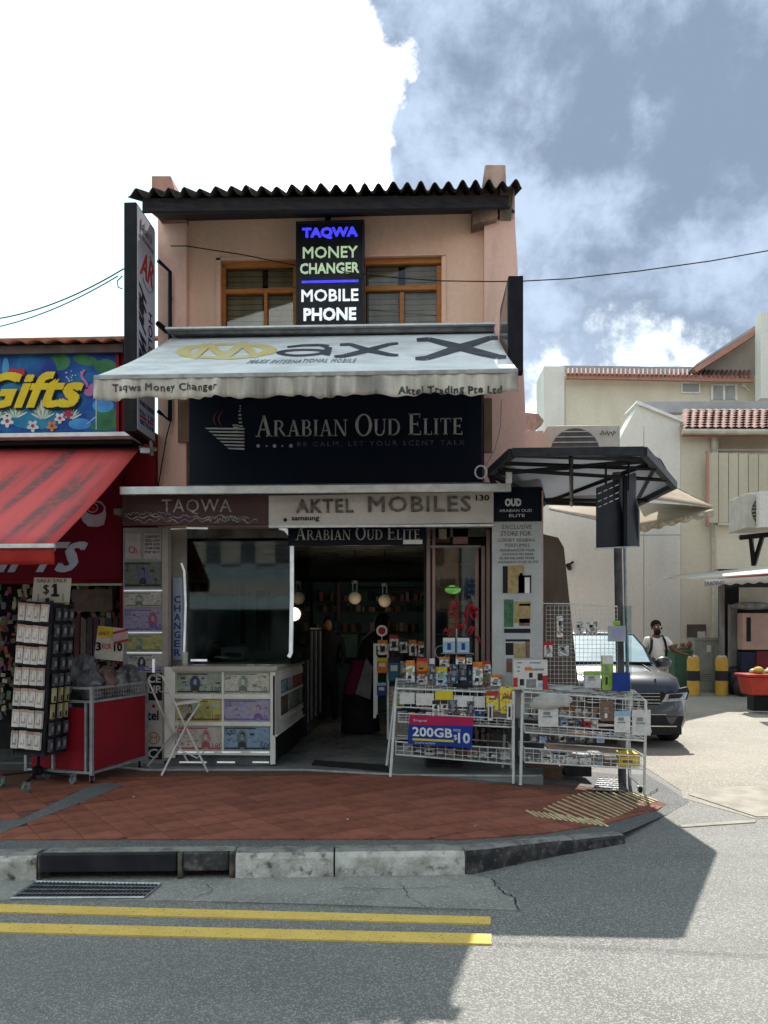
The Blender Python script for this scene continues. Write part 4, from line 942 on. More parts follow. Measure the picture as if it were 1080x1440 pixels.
part('sticker_lettering', [WHITE, INK, REDI, M('orange_ink', (.5, .2, .04))], col, lambda b: (text(b, 'CE', pq(208, 949, 226, 960, YP-.011), .02, .003, 0), text(b, 'UP', pq(208, 964, 226, 975, YP-.011), .02, .003, 0), b.lathe(P(216, 993, YP-.013), [(.02, 0), (.02, .002)], 10, 2, 'Y'), text(b, 'tel', pq(207, 999, 223, 1013, YP-.011), .02, .003, 1), text(b, 'M', pq(211, 1034, 221, 1042, YP-.011), .0, .003, 3), b.tube([P(216+8*cos(a), 1038+8*sin(a), YP-.012) for a in [k*pi/7 for k in range(15)]], .006, 4, 3), text(b, 'C', pq(208, 1053, 222, 1066, YP-.011), .01, .003, 0)))

# folding chair, half folded against the booth
TUBE = M('chair_tube', (.58, .56, .53), (.48, .46, .44), 8, .35, .2)
fc = thing('folding_chair', 'thin white metal folding chair standing half folded in front of the booth', 'chair', gz(255, 1085))
def fp(x, y, Y): return P(x, y, Y)
def cframe(b, dx, Y0, Y1): b.tube([fp(208+dx, 956, Y1), fp(212+dx, 950, Y1), fp(222+dx, 948, (Y0+Y1)/2), fp(229+dx, 952, Y0), fp(238+dx, 972, Y0), fp(262+dx*.5, 1024, Y0), fp(292, 1085.5, Y0-.05)], .011, 8)
part('frame', TUBE, fc, lambda b: (cframe(b, 0, 7.62, 7.8), b.tube([fp(208, 956, 7.8), fp(226, 998, 7.85), fp(248, 1042, 7.9), fp(264, 1071, 7.9)], .010, 8)), split=True)
part('leg', TUBE, fc, lambda b: b.tube([G(227, 1090.5, .17), fp(248, 1048, 7.6), fp(266, 1012, 7.6), fp(281, 990, 7.6)], .011, 8))
part('leg', TUBE, fc, lambda b: b.tube([G(208, 1077, .17), fp(228, 1052, 7.85), fp(248, 1026, 7.85), fp(264, 998, 7.8)], .010, 8))
part('foot_bar', TUBE, fc, lambda b: (b.tube([fp(247, 1052, 7.62), fp(277, 1066, 7.62), fp(287, 1057, 7.8)], .008, 6)))
part('seat', M('seat_white', (.6, .58, .55), (.5, .48, .46), 7, .5), fc, lambda b: b.ext([fp(236, 994, 7.62), fp(279, 988, 7.62), fp(286, 984, 7.8), fp(248, 989, 7.8)], Vector((0, 0, .018))), bevel=.004)
part('crossbar', TUBE, fc, lambda b: b.tube([fp(224, 972, 7.75), fp(238, 975, 7.62)], .007, 6))

# ------------------------------------------------------------------ room behind the door
dg_ = thing('glass_counter', 'long dark glass display counter along the left wall inside the doorway', 'display counter', (P(430, 1000, 10.1).x, 10.2, .175))
X2 = P(431, 1000, 10.1).x
part('case', M('dark_teal_glass', (.03, .045, .045), (.02, .03, .03), 3, .15), dg_, lambda b: b.box(X2-.6, X2, 10.15, 13.6, .18, 1.6))
part('edge_strip', GALV, dg_, lambda b: [b.box(X2+.002, X2+.012, y, y+.03, .35, 1.58) for y in (10.2, 10.55, 11.0, 11.5, 12.1, 12.8, 13.5)], split=True)
part('top_rail', GALV, dg_, lambda b: b.box(X2-.02, X2+.012, 10.15, 13.6, 1.6, 1.62))
for i, (px, py, Yy) in enumerate(((499, 841, 11.5), (541, 845, 11.5))):
    t_ = thing('pendant_lamp', ('round pale pendant lamp, left of the two hanging inside the doorway', 'round pale pendant lamp, right of the two hanging inside the doorway')[i], 'lamp', P(px, py, Yy), group='pendant lamps inside the doorway')
    c = P(px, py, Yy)
    part('globe', M('globe_pale', (.42, .37, .27), (.36, .31, .22), 5, .4, emit=.04), t_, lambda b: b.ball(c, .095, 0, 16, 10))
    part('stem', M('stem_teal', (.20, .30, .30), None, 6, .4), t_, lambda b: (b.tube([c+Vector((-.03, 0, .09)), c+Vector((-.03, 0, .24))], .008), b.tube([c+Vector((.03, 0, .09)), c+Vector((.03, 0, .24))], .008)))
    part('cord', BLACKM, t_, lambda b: b.tube([c+Vector((0, 0, .24)), Vector((c.x, c.y, zc))], .006))
    pl_ = bpy.data.lights.new('pendant_light', 'POINT'); pl_.energy = .9; pl_.shadow_soft_size = .1; pl_.color = (1, .86, .66); po_ = bpy.data.objects.new('pendant_light', pl_); C.objects.link(po_); po_.location = c+Vector((0, -.45, -.25))
    part('cap', GALV, t_, lambda b: b.lathe(c+Vector((0, 0, .22)), [(.05, 0), (.05, .04), (.01, .05)], 12))
sh = thing('back_shelf', 'dark shelf unit with bottles at the far end of the shop', 'shelf', P(540, 990, 13.4))
part('unit', M('shelf_dark_teal', (.12, .22, .23), (.07, .13, .14), 2, .6), sh, lambda b: b.ext(pq(440, 818, 620, 1000, 13.6), .3))
part('shelf_board', M('shelf_edge', (.12, .13, .12), None, 6, .5), sh, lambda b: [b.ext(pq(*r, 13.35), .25) for r in ((465, 888, 545, 891), (440, 845, 480, 847), (480, 860, 560, 862), (500, 828, 610, 830))], split=True)
def bott(b):
    rng = random.Random(5)
    for i in range(150):
        x = rng.uniform(445, 600); y = rng.choice((845, 860, 888, 905, 925)); h = rng.uniform(6, 13); m_ = rng.choice((0, 1, 2, 3, 3)); b.ext(pq(x, y-h, x+rng.uniform(3, 7), y, 13.3+rng.uniform(0, .1)), .06, m_)
part('bottles', [M('bottle_amber', (.34, .18, .08)), M('bottle_pale', (.5, .48, .4)), M('bottle_pink', (.5, .2, .2)), M('bottle_dark', (.05, .06, .06))], sh, bott)['kind'] = 'stuff'
part('upright', M('upright_pinkish', (.26, .17, .15), None, 8, .6), sh, lambda b: b.ext(pq(474, 820, 479, 872, 13.2), .1))
part('lit_panel', M('panel_teal', (.16, .3, .28), (.1, .2, .18), 4, .5), sh, lambda b: b.ext(pq(478, 892, 503, 925, 13.2), .05))
# visitor in black abaya bending to the rack, and a standing figure further in
BLKC = M('black_cloth', (.012, .012, .015), (.02, .02, .024), 7, .85); SKINC = M('skin_brown', (.20, .11, .07), (.17, .09, .055), 8, .55)
def robe(b, rings, n=18, mi=0):
    vs = []; 
    for (c, rx, ry) in rings:
        for k in range(n):
            a = 2*pi*k/n; f = 1+.05*sin(5*a+c[2]*7); vs.append(Vector(c)+Vector((rx*f*cos(a), ry*f*sin(a), 0)))
    m = len(rings); b.add(vs, [(i*n+k, i*n+(k+1) % n, (i+1)*n+(k+1) % n, (i+1)*n+k) for i in range(m-1) for k in range(n)]+[tuple(range(n-1, -1, -1)), tuple(range((m-1)*n, m*n))], mi)
YV = 10.6
def V3(px, py, Y): return P(px, py, Y)
def vz(py, Y=YV): return P(500, py, Y).z
pv = thing('person', 'person in a black headscarf and long black skirt leaning towards the packet rack', 'person', (P(507, 1020, YV).x, YV, .175))
xx = lambda px: P(px, 950, YV).x
J = dict(pel=((xx(507), YV, .98), .14), sp=((xx(514), YV, 1.2), .13), ch=((xx(523), YV, 1.42), .14), nk=((xx(533), YV-.02, 1.56), .055), hd=((xx(539), YV-.03, 1.68), .085), ht=((xx(541), YV-.03, 1.77), .06),
         ls=((xx(521), YV-.17, 1.44), .06), le=((xx(536), YV-.24, 1.22), .045), lh=((xx(552), YV-.3, 1.12), .03), rs=((xx(523), YV+.17, 1.44), .06), re=((xx(538), YV+.22, 1.22), .045), rh=((xx(553), YV+.2, 1.14), .03),
         lk=((xx(505), YV-.1, .58), .08), lf=((xx(503), YV-.1, .22), .045), rk=((xx(508), YV+.1, .58), .08), rf=((xx(510), YV+.1, .22), .045))
skin('body', J, [('pel', 'sp'), ('sp', 'ch'), ('ch', 'nk'), ('nk', 'hd'), ('hd', 'ht'), ('ch', 'ls'), ('ls', 'le'), ('le', 'lh'), ('ch', 'rs'), ('rs', 're'), ('re', 'rh'), ('pel', 'lk'), ('lk', 'lf'), ('pel', 'rk'), ('rk', 'rf')], BLKC, pv)
part('skirt', BLKC, pv, lambda b: robe(b, [((xx(506), YV, .20), .27, .22), ((xx(506), YV, .6), .24, .19), ((xx(508), YV, 1.0), .19, .17), ((xx(511), YV, 1.12), .16, .15)]))
part('maroon_tunic', M('maroon_cloth', (.15, .012, .05), (.11, .01, .035), 6, .8), pv, lambda b: robe(b, [((xx(499), YV-.09, .72), .15, .1), ((xx(502), YV-.08, .95), .145, .11), ((xx(508), YV-.05, 1.17), .12, .11)], 14))
part('grey_shawl', M('grey_cloth', (.20, .20, .20), (.15, .15, .15), 8, .85), pv, lambda b: b.ext([V3(500, 976, YV-.32), V3(521, 984, YV-.32), V3(524, 938, YV-.3), V3(515, 925, YV-.28)], .03))
part('headscarf', BLKC, pv, lambda b: (b.ball((xx(538), YV-.03, 1.68), (.12, .13, .15), 0, 14, 9), robe(b, [((xx(520), YV-.02, 1.22), .19, .2), ((xx(526), YV-.02, 1.45), .18, .19), ((xx(534), YV-.03, 1.58), .11, .12)], 14)))
part('face', SKINC, pv, lambda b: b.ball((xx(546), YV-.07, 1.67), (.05, .06, .085), 0, 10, 7))
ps = thing('person', 'dark standing figure in black seen deep inside the doorway beside the glass counter', 'person', (P(462, 1000, 11.6).x, 11.6, .175))
ax_ = P(462, 950, 11.6).x; Y2 = 11.6
J = dict(pel=((ax_, Y2, 1.0), .14), sp=((ax_, Y2, 1.2), .12), ch=((ax_, Y2, 1.42), .14), nk=((ax_, Y2, 1.56), .055), hd=((ax_, Y2-.02, 1.66), .08), ht=((ax_, Y2-.02, 1.76), .06), ls=((ax_-.19, Y2, 1.45), .055), le=((ax_-.24, Y2, 1.2), .04), lh=((ax_-.2, Y2-.12, 1.0), .032), rs=((ax_+.19, Y2, 1.45), .055), re=((ax_+.24, Y2-.04, 1.2), .04), rh=((ax_+.2, Y2-.15, 1.02), .032), lk=((ax_-.09, Y2, .6), .075), lf=((ax_-.1, Y2, .22), .045), rk=((ax_+.09, Y2, .6), .075), rf=((ax_+.1, Y2, .22), .045))
skin('body', J, [('pel', 'sp'), ('sp', 'ch'), ('ch', 'nk'), ('nk', 'hd'), ('hd', 'ht'), ('ch', 'ls'), ('ls', 'le'), ('le', 'lh'), ('ch', 'rs'), ('rs', 're'), ('re', 'rh'), ('pel', 'lk'), ('lk', 'lf'), ('pel', 'rk'), ('rk', 'rf')], BLKC, ps)
part('face', SKINC, ps, lambda b: b.ball((ax_, Y2-.07, 1.66), (.065, .05, .09), 0, 10, 7))
part('hair', BLACKM, ps, lambda b: b.ball((ax_, Y2+.01, 1.70), (.09, .1, .1), 0, 10, 7))
mat_ = MB(); mat_.ext([gz(438, 1077), gz(548, 1087), gz(545, 1078), gz(442, 1071)], Vector((0, 0, .012))); 
for i, v in enumerate(mat_.v): v.z = .176 if i < 4 else .190
tag(mat_.build('door_mat', M('mat_black', (.02, .02, .021), (.03, .03, .03), 30, .95, bump=.5), bevel=.004), 'thin black mat lying on the step of the open doorway', 'mat')

# glass cabinet right of the doorway
YK = 8.3
cab = thing('glass_cabinet', 'narrow glass cabinet with pinkish posts between the doorway and the banner', 'cabinet', P(645, 1060, YK))
POSTM = M('pinkish_metal', (.30, .22, .20), (.22, .16, .15), 6, .35, .4, streak=4)
part('post', POSTM, cab, lambda b: (b.ext(pq(600, 740, 605, 1060, YK), .05), b.ext(pq(608, 740, 612, 1060, YK+.01), .04), b.ext(pq(668, 768, 673, 1060, YK), .04), b.ext(pq(677, 768, 682, 1060, YK-.02), .06), b.ext(pq(684, 745, 689, 1060, YK-.04), .06)), split=True)
part('rail', M('rail_beige', (.36, .33, .30), (.3, .27, .24), 6, .4), cab, lambda b: (b.ext(pq(605, 767, 676, 770, YK-.004), .05), b.ext(pq(600, 738, 690, 742, YK-.004), .05)), split=True)
part('base', M('cab_base', (.07, .068, .066), (.045, .044, .043), 4, .6), cab, lambda b: b.box(P(600, 1040, 8.25).x, P(690, 1040, 8.25).x, 8.27, 8.6, .176, P(640, 1045, 8.25).z))
part('glass_pane', GL, cab, lambda b: b.ext(pq(612, 770, 668, 1050, YK+.01), .006))
part('back_panel', M('cab_back', (.07, .075, .075), (.04, .045, .045), 3, .7), cab, lambda b: b.ext(pq(596, 735, 692, 1075, YK+.45), .03))
part('framed_picture', [M('frame_brown', (.12, .06, .035)), M('old_gold', (.36, .32, .2))], cab, lambda b: (b.ext(pq(612, 742, 633, 763, YK+.04), .02, 0), b.ext(pq(617, 744, 628, 758, YK+.036), .003, 1)))
part('pink_card', M('pink_card', (.36, .2, .19), (.3, .17, .16), 12, .6), cab, lambda b: b.ext(pq(637, 743, 658, 765, YK+.04), .01))
rgc = random.Random(44)
for i in range(16):
    x = 614+(i % 4)*13+rgc.uniform(-1, 1); y = 778+(i//4)*33; h = rgc.uniform(10, 20)
    part('shelf_item', [M('item_amber', (.32, .18, .09)), M('item_pale', (.42, .40, .34)), M('item_dark', (.05, .05, .06)), M('item_blue', (.12, .2, .34)), M('item_rose', (.4, .14, .16))][rgc.randrange(5)], cab, lambda b: b.ext(pq(x, y-h+14, x+rgc.uniform(5, 10), y+14, YK+.22), .08))
part('inner_shelf', M('rail_beige'), cab, lambda b: [b.ext(pq(610, y, 670, y+1.2, YK+.15), .25) for y in (792.5, 825.5, 858.5, 891.5)], split=True)
part('amber_box', M('amber_box', (.24, .12, .075), None, 10, .6), cab, lambda b: b.ext(pq(623, 791, 650, 812, YK+.25), .1))
part('green_light', M('green_lit', (.22, .55, .12), (.10, .3, .06), 14, .5, emit=.5), cab, lambda b: b.ball(P(637, 829, YK+.25), (.09, .04, .05), 0, 12, 8))
part('stacked_box', [M('box_cream', (.36, .34, .26)), M('box_tan', (.26, .22, .15)), M('box_olive', (.2, .2, .14))], cab, lambda b: [b.ext(pq(630+(i % 2)*1.5, 845+i*8, 655+(i % 3), 851.5+i*8, YK+.2), .15, i % 3) for i in range(5)], split=True)
part('black_board', BLACKM, cab, lambda b: b.ext(pq(656, 806, 672, 850, YK+.1), .02))
part('board_dot', WHITE, cab, lambda b: [b.lathe(P(660+(i % 2)*7, 812+(i//2)*8, YK+.095), [(.014, 0), (.014, .004)], 8, axis='Y') for i in range(10)])['kind'] = 'stuff'
def garland(b):
    rng = random.Random(3)
    for i in range(26):
        x, y = rng.uniform(630, 674), rng.uniform(852, 896); p = P(x, y, YK-.1+rng.uniform(0, .1)); d = Vector((rng.uniform(-.1, .1), rng.uniform(-.03, .03), rng.uniform(-.08, .08)))
        b.tube([p, p+d*.6+Vector((0, 0, .03)), p+d], [.008, .02, .006], 5)
g_ = MB(); garland(g_); tag(g_.build('red_ribbons', M('red_ribbon', (.45, .03, .04), (.3, .02, .03), 12, .5)), 'tangle of bright red ribbons hanging in front of the glass cabinet', 'ribbons')

# white packet rack inside the doorway
YI = 9.4
ir = thing('packet_rack', 'small white-edged packet rack standing just inside the doorway', 'rack', P(562, 1040, YI))
part('post', WHITE, ir, lambda b: (b.ext(pq(525, 905, 529, 1010, YI), .04), b.ext(pq(544, 905, 547, 1040, YI+.02), .03), b.ext(pq(598, 905, 601, 1040, YI+.02), .03)), split=True)
part('rail', WHITE, ir, lambda b: [b.ext(pq(*r, YI+.01), .03) for r in ((529, 905, 600, 908), (546, 1037, 600, 1040))], split=True)
part('mesh_panel', M('mesh_panel_beige', (.34, .31, .29), (.27, .25, .23), 40, .6), ir, lambda b: (b.ext(pq(547, 966, 598, 1037, YI+.04), .01)))
part('mesh_wire', WHITE, ir, lambda b: b.grid(pq(547, 966, 598, 1037, YI+.03), 9, 12, .0022))
part('side_panel', WHITE, ir, lambda b: b.ext(pq(525, 922, 531, 1005, YI-.01), .01))
def printed(name, base, inks, sc=42, cover=.5):
    if name in MATS: return MATS[name]
    m = bpy.data.materials.new(name); m.use_nodes = True; MATS[name] = m; t = m.node_tree; b = t.nodes['Principled BSDF']; b.inputs['Roughness'].default_value = .35
    tcn = t.nodes.new('ShaderNodeTexCoord'); oi = t.nodes.new('ShaderNodeObjectInfo'); ad = t.nodes.new('ShaderNodeVectorMath'); ad.operation = 'ADD'
    t.links.new(tcn.outputs['Object'], ad.inputs[0]); t.links.new(oi.outputs['Random'], ad.inputs[1])
    v = t.nodes.new('ShaderNodeTexVoronoi'); v.distance = 'CHEBYCHEV'; v.inputs['Scale'].default_value = sc; t.links.new(ad.outputs[0], v.inputs['Vector'])
    s_ = t.nodes.new('ShaderNodeSeparateColor'); t.links.new(v.outputs['Color'], s_.inputs[0])
    v2 = t.nodes.new('ShaderNodeTexVoronoi'); v2.distance = 'CHEBYCHEV'; v2.inputs['Scale'].default_value = sc*2.3; t.links.new(ad.outputs[0], v2.inputs['Vector'])
    s2 = t.nodes.new('ShaderNodeSeparateColor'); t.links.new(v2.outputs['Color'], s2.inputs[0])
    c = base; k = cover
    for i, ink in enumerate(inks):
        lo = 1-k*(i+1)/len(inks); f = mth(t, 'MULTIPLY', mth(t, 'GREATER_THAN', s_.outputs[0], lo), mth(t, 'LESS_THAN', s_.outputs[0], lo+k/len(inks))); c = mixc(t, f, c, ink)
    f = mth(t, 'MULTIPLY', mth(t, 'GREATER_THAN', s2.outputs[1], .72), .75); c = mixc(t, f, c, tuple(x*.25 for x in base))
    t.links.new(c, b.inputs['Base Color']); return m
def packet(name, label, cat, r, Y, base, top=None, marks=(), group=None, th=.03, tiltz=0):
    x0, y0, x1, y1 = r; ms = [base]+([top] if top else [])+[m for *_, m in marks]
    b = MB(); b.ext(pq(x0, y0, x1, y1, Y), th, 0)
    if top: b.ext(pq(x0, y0, x1, y0+(y1-y0)*.24, Y-.002), .0018, 1)
    k0 = 2 if top else 1
    for k, (u0, v0, u1, v1, m) in enumerate(marks): b.ext(pq(x0+(x1-x0)*u0, y0+(y1-y0)*v0, x0+(x1-x0)*u1, y0+(y1-y0)*v1, Y-.002-.0012*(k+1)), .001, k0+k)
    return tag(b.build(name, ms), label, cat, group)
PWP = M('packet_white', (.62, .60, .57), (.52, .50, .47), 25, .5, rnd=.08); PW = PWP; POr = M('packet_orange', (.62, .24, .03), (.5, .12, .02), 30, .5); PRe = M('packet_red', (.45, .04, .04), None, 30, .5)
PY = M('packet_yellow', (.62, .50, .04), (.52, .40, .03), 20, .5); PB = M('packet_black', (.025, .025, .03), (.04, .04, .045), 20, .4); PBl = M('packet_blue', (.30, .45, .58), (.24, .38, .5), 20, .5)
PTe = M('packet_teal', (.05, .17, .22), (.03, .11, .15), 20, .5); PG = M('packet_green', (.30, .45, .08), (.2, .33, .06), 20, .5); PGr = M('packet_grey', (.26, .26, .26), (.18, .18, .18), 25, .5); PBr = M('packet_brown', (.20, .12, .09), (.15, .09, .07), 20, .6); PNv = M('packet_navy', (.03, .06, .22), None, 20, .5)
QW = printed('printed_white', (.66, .64, .61), [(.5, .2, .04), (.1, .12, .16), (.35, .4, .45)], 40, .36)
QB = printed('printed_black', (.03, .03, .034), [(.12, .13, .16), (.3, .3, .32), (.06, .1, .25)], 45, .4)
QG = printed('printed_grey', (.25, .25, .25), [(.5, .5, .48), (.06, .06, .07), (.3, .12, .08)], 48, .55)
QY = printed('printed_yellow', (.62, .50, .04), [(.45, .05, .03), (.6, .58, .5)], 34, .28)
QL = printed('printed_pale_blue', (.34, .48, .60), [(.62, .64, .66), (.06, .12, .3)], 40, .4)
ins = [((530, 925, 545, 946), POr, PY, 'orange packet'), ((546, 924, 562, 957), PTe, PB, 'teal packet'), ((563, 930, 575, 955), PGr, None, 'grey packet'), ((530, 960, 543, 978), PNv, PBl, 'navy blue card'), ((552, 972, 572, 992), PY, PW, 'yellow packet'),
       ((531, 900, 545, 921), PW, POr, 'white orange-topped packet at the left end'), ((548, 893, 560, 915), PW, PRe, 'white red-topped packet'), ((562, 898, 573, 918), PW, PB, 'white black-topped packet'), ((575, 900, 586, 922), PW, POr, 'white orange-topped packet near the middle'), ((588, 902, 599, 924), PW, POr, 'white orange-topped packet at the right end')]
for r, a, c, lab in ins: packet('packet', lab+' on the small rack just inside the doorway', 'packet', r, YI-.03, QW if a is PW else QG if a is PGr else a, c, [(.25, .4, .75, .8, PB if a is not PB else PW)] if a is PW else [(.2, .35, .8, .6, PW)], group='packets on the small rack inside the doorway')
m = MB(); m.lathe(P(537, 887, YI), [(.07, 0), (.07, .01)], 18, 0, 'Y'); m.lathe(P(537, 887, YI-.004), [(.045, 0), (.045, .003)], 18, 1, 'Y'); m.tube([P(537, 894, YI+.01), P(537, 906, YI+.01)], .006, 6, 0)
tag(m.build('round_sign', [WHITE, REDI]), 'small round red and white sign above the packet rack in the doorway', 'sign')
# ------------------------------------------------------------------ white wire racks in front of the shop
RW = M('rack_white', (.66, .66, .64), (.54, .54, .52), 14, .4, spots=(.34, .28, .22), spotsc=30, spott=.74)
def seg(b, a, c, r=.012): b.tube([a, c], r, 8)
YR = 7.5
r1 = thing('wire_rack', 'white wire rack carrying the red and blue 200GB banner, nearer the doorway', 'rack', gz(640, 1097))
def rleg(par, top, bot, **k): part('leg', RW, par, lambda b: seg(b, top, bot, .014))
def gfoot(x, y): return gz(x, y)+Vector((0, 0, .0))
fl, fr_ = gfoot(549, 1092), gfoot(722, 1102)
tl_, tr_ = P(558, 966, YR+.05), P(722, 972, YR-.02)
rleg(r1, tl_, fl); rleg(r1, tr_, fr_)
part('leg', RW, r1, lambda b: seg(b, tl_+Vector((-.01, .45, .06)), Vector((fl.x-.06, fl.y+.5, .178)), .013)); part('leg', RW, r1, lambda b: seg(b, tr_+Vector((-.01, .45, .04)), Vector((fr_.x-.05, fr_.y+.5, .178)), .013))
def tray(par, x0, x1, yt0, yt1, Y, lip0, lip1, depth=.45, nu=14, nm='basket', nd=6):
    # yt0, yt1 image heights of the front lip top at each end; lip = height of lip in px
    a, c = P(x0, yt0, Y), P(x1, yt1, Y); a2, c2 = P(x0, yt0+lip0, Y), P(x1, yt1+lip1, Y)
    def f(b):
        b.grid([a2, c2, c, a], nu, 3, .0028); b.tube([a, c], .007, 6); b.tube([a2, c2], .007, 6)
        D = Vector((0, depth, .0)); b.grid([a2, c2, c2+D, a2+D], nu, nd, .0025); b.grid([a2, a2+D, a+D, a], nd, 3, .0025); b.grid([c2, c2+D, c+D, c], nd, 3, .0025); b.tube([a, a+D, c+D, c], .006, 6)
    part(nm, RW, par, f); return a2, c2
# top tray slopes up to the back
def toptray(par, x0, x1, y0, y1, Y, depth=.42, rise=.06, h=26):
    a, c = P(x0, y0, Y), P(x1, y1, Y); D = Vector((0, depth, rise)); a2, c2 = a-Vector((0, 0, h*Y/FP)), c-Vector((0, 0, h*Y/FP))
    part('top_tray', RW, par, lambda b: (b.grid([a, c, c+D, a+D], 16, 6, .003), b.tube([a, c, c+D, a+D, a], .009, 6)))
    part('front_grid', RW, par, lambda b: (b.grid([a2, c2, c, a], 16, 4, .0028), b.tube([a2, c2], .007, 6)))
    return a, c
toptray(r1, 557, 724, 968, 975, YR)
tray(r1, 560, 722, 1003, 1011, YR, 12, 12); tray(r1, 556, 722, 1043, 1053, YR, 18, 22)
part('caster', [RUBBER, GALV], r1, lambda b: caster(b, fr_+Vector((.0, .03, -.02)), .028))
part('price_paper', PW, r1, lambda b: [b.ext(pq(x0, y0, x1, y1, YR-.012), .004) for x0, y0, x1, y1 in ((562, 974, 583, 990), (585, 975, 610, 992), (638, 979, 665, 994), (666, 980, 682, 995))], split=True)
part('price_paper', PY, r1, lambda b: b.ext(pq(612, 972, 637, 984, YR-.014), .004))
r2 = thing('wire_rack', 'white wire rack with loose papers and boxes at the corner towards the lane', 'rack', gz(820, 1108))
fl2, fr2 = gfoot(732, 1104), gfoot(906, 1116)
tl2, tr2 = P(735, 974, YR-.06), P(908, 985, YR-.14)
rleg(r2, tl2, fl2); rleg(r2, tr2, fr2)
part('leg', RW, r2, lambda b: seg(b, tl2+Vector((-.02, .45, .05)), Vector((fl2.x-.03, fl2.y+.5, .178)), .013)); part('leg', RW, r2, lambda b: seg(b, tr2+Vector((-.01, .45, .05)), Vector((fr2.x-.08, fr2.y+.45, .03)), .013))
YR2 = YR-.1
toptray(r2, 737, 908, 973, 985, YR2, h=30)
tray(r2, 738, 906, 1018, 1030, YR2, 12, 12); tray(r2, 738, 908, 1052, 1064, YR2, 20, 18)
part('end_grid', RW, r2, lambda b: b.grid([P(880, 1035, YR2-.02), P(916, 1030, YR2+.1), P(908, 985, YR2), P(880, 982, YR2-.02)], 3, 4, .003))
part('corner_brace', RW, r2, lambda b: (b.tube([P(885, 1083, YR2), P(886, 1092, YR2), P(902, 1106, YR2)], .009, 6)))
for q in (fl2, fr2+Vector((-.03, 0, 0))): part('caster', [RUBBER, GALV], r2, lambda b: caster(b, q+Vector((.0, .03, -.02 if q is fl2 else .0)), .03))
# mesh hanging panel behind the second rack
mp = thing('mesh_panel', 'tall white wire mesh panel with hanging packets behind the corner rack', 'mesh panel', P(790, 975, 7.85))
part('wire_grid', RW, mp, lambda b: b.grid(pq(768, 852, 868, 972, 7.85), 17, 20, .0021))
part('frame', RW, mp, lambda b: (b.tube([P(722, 848, 7.82), P(800, 849, 7.85), P(868, 853, 7.85)], .006, 6), b.tube([P(728, 875, 7.8), P(728, 975, 7.8)], .009, 6)), split=True)
part('clear_sheet', glassmat('clear_acrylic', (.85, .93, .95), .93, .05, .1), mp, lambda b: b.ext(pq(868, 852, 888, 975, 7.86), .004))
for r, lab in (((783, 866, 792, 896), 'tall narrow white packet high on the mesh panel'), ((765, 902, 777, 924), 'white red-marked packet left of the leaning board on the mesh panel'), ((785, 908, 800, 922), 'wide white packet below the tall one on the mesh panel'), ((808, 874, 820, 892), 'small white packet before the windscreen, left of its pair'), ((824, 874, 840, 892), 'small white packet before the windscreen, right of its pair'), ((743, 898, 756, 926), 'orange-brown packet hanging over the banner foot')):
    base = QW if 'orange' not in lab else POr
    packet('packet', lab, 'packet', r, 7.80, base, PRe if 'red' in lab else None, [(.3, .25, .6, .5, PRe if 'red' in lab else PB), (.4, .45, .75, .75, PGr)], group='packets hung on the mesh panel', th=.01)
# hanging banner
hb = thing('banner', 'red and blue banner reading 200GB 10 hung on the wire rack', 'banner', P(618, 1050, YR-.05))
part('cloth', [M('banner_blue', (.015, .04, .24), (.02, .05, .28), 4, .5), M('banner_crimson', (.42, .02, .08), (.36, .02, .07), 5, .5)], hb, lambda b: (b.ext([P(573, 1046, YR-.05), P(663, 1052, YR-.05), P(665, 1021, YR-.05), P(575, 1019, YR-.05)], .004, 0), b.ext([P(575, 1019, YR-.053), P(665, 1021, YR-.053), P(666, 1009, YR-.053), P(576, 1006, YR-.053)], .006, 1)))
def tq_(x0, y0, x1, y1, Y, sl=.05): return [P(x0, y1, Y), P(x1, y1+(x1-x0)*sl, Y), P(x1, y0+(x1-x0)*sl, Y), P(x0, y0, Y)]
part('lettering', [M('banner_text_white', (.7, .72, .75)), PY], hb, lambda b: (text(b, '200GB', tq_(580, 1022, 636, 1035, YR-.052), .02, .003), text(b, '10', tq_(644, 1030, 661, 1045, YR-.052), .02, .003), text(b, '$', tq_(638, 1033, 643, 1041, YR-.052), .0, .003), text(b, 'FOR', tq_(638, 1025, 648, 1028.5, YR-.052), .0, .003), b.ext(tq_(580, 1038, 638, 1041, YR-.053), .002, 1), text(b, '30 DAYS VALIDITY', tq_(583, 1043, 612, 1045.5, YR-.052), 0, .002), text(b, 'Singtel', tq_(581, 1011, 600, 1015, YR-.055), .0, .003)))
# goods on top of the first rack
GT = 'packets on the first wire rack'
T1 = [((571, 929, 583, 959), PW, POr, 'tall white orange-topped packet at the left end of the first rack top'), ((586, 926, 601, 944), POr, PRe, 'orange-topped packet standing behind the second from the left on the first rack'), ((586, 944, 601, 962), PW, POr, 'short white packet with orange top, second from left on the first rack'),
      ((604, 926, 611, 958), PB, PW, 'slim black and white packet left of the pale blue box'), ((613, 938, 629, 964), PBl, PY, 'pale blue box leaning in the middle of the first rack top'), ((618, 924, 632, 938), PW, POr, 'white packet with orange head behind the pale blue box'), ((633, 934, 644, 961), PB, None, 'black packet directly right of the pale blue box'),
      ((646, 932, 656, 961), PB, PGr, 'black grey-topped packet in the middle of the dark row'), ((658, 935, 664, 958), PNv, None, 'narrow navy packet ending the dark row'), ((641, 924, 654, 934), PW, POr, 'small orange-headed packet above the dark row'), ((665, 931, 679, 963), PW, POr, 'tall white orange-topped packet right of the dark row'),
      ((680, 930, 690, 948), PW, PRe, 'white packet with red top right of the tall white one'), ((656, 922, 664, 934), PW, PB, 'small white black-topped packet above the dark row'), ((690, 949, 705, 965), PW, POr, 'low white box with orange top at the right end of the first rack top')]
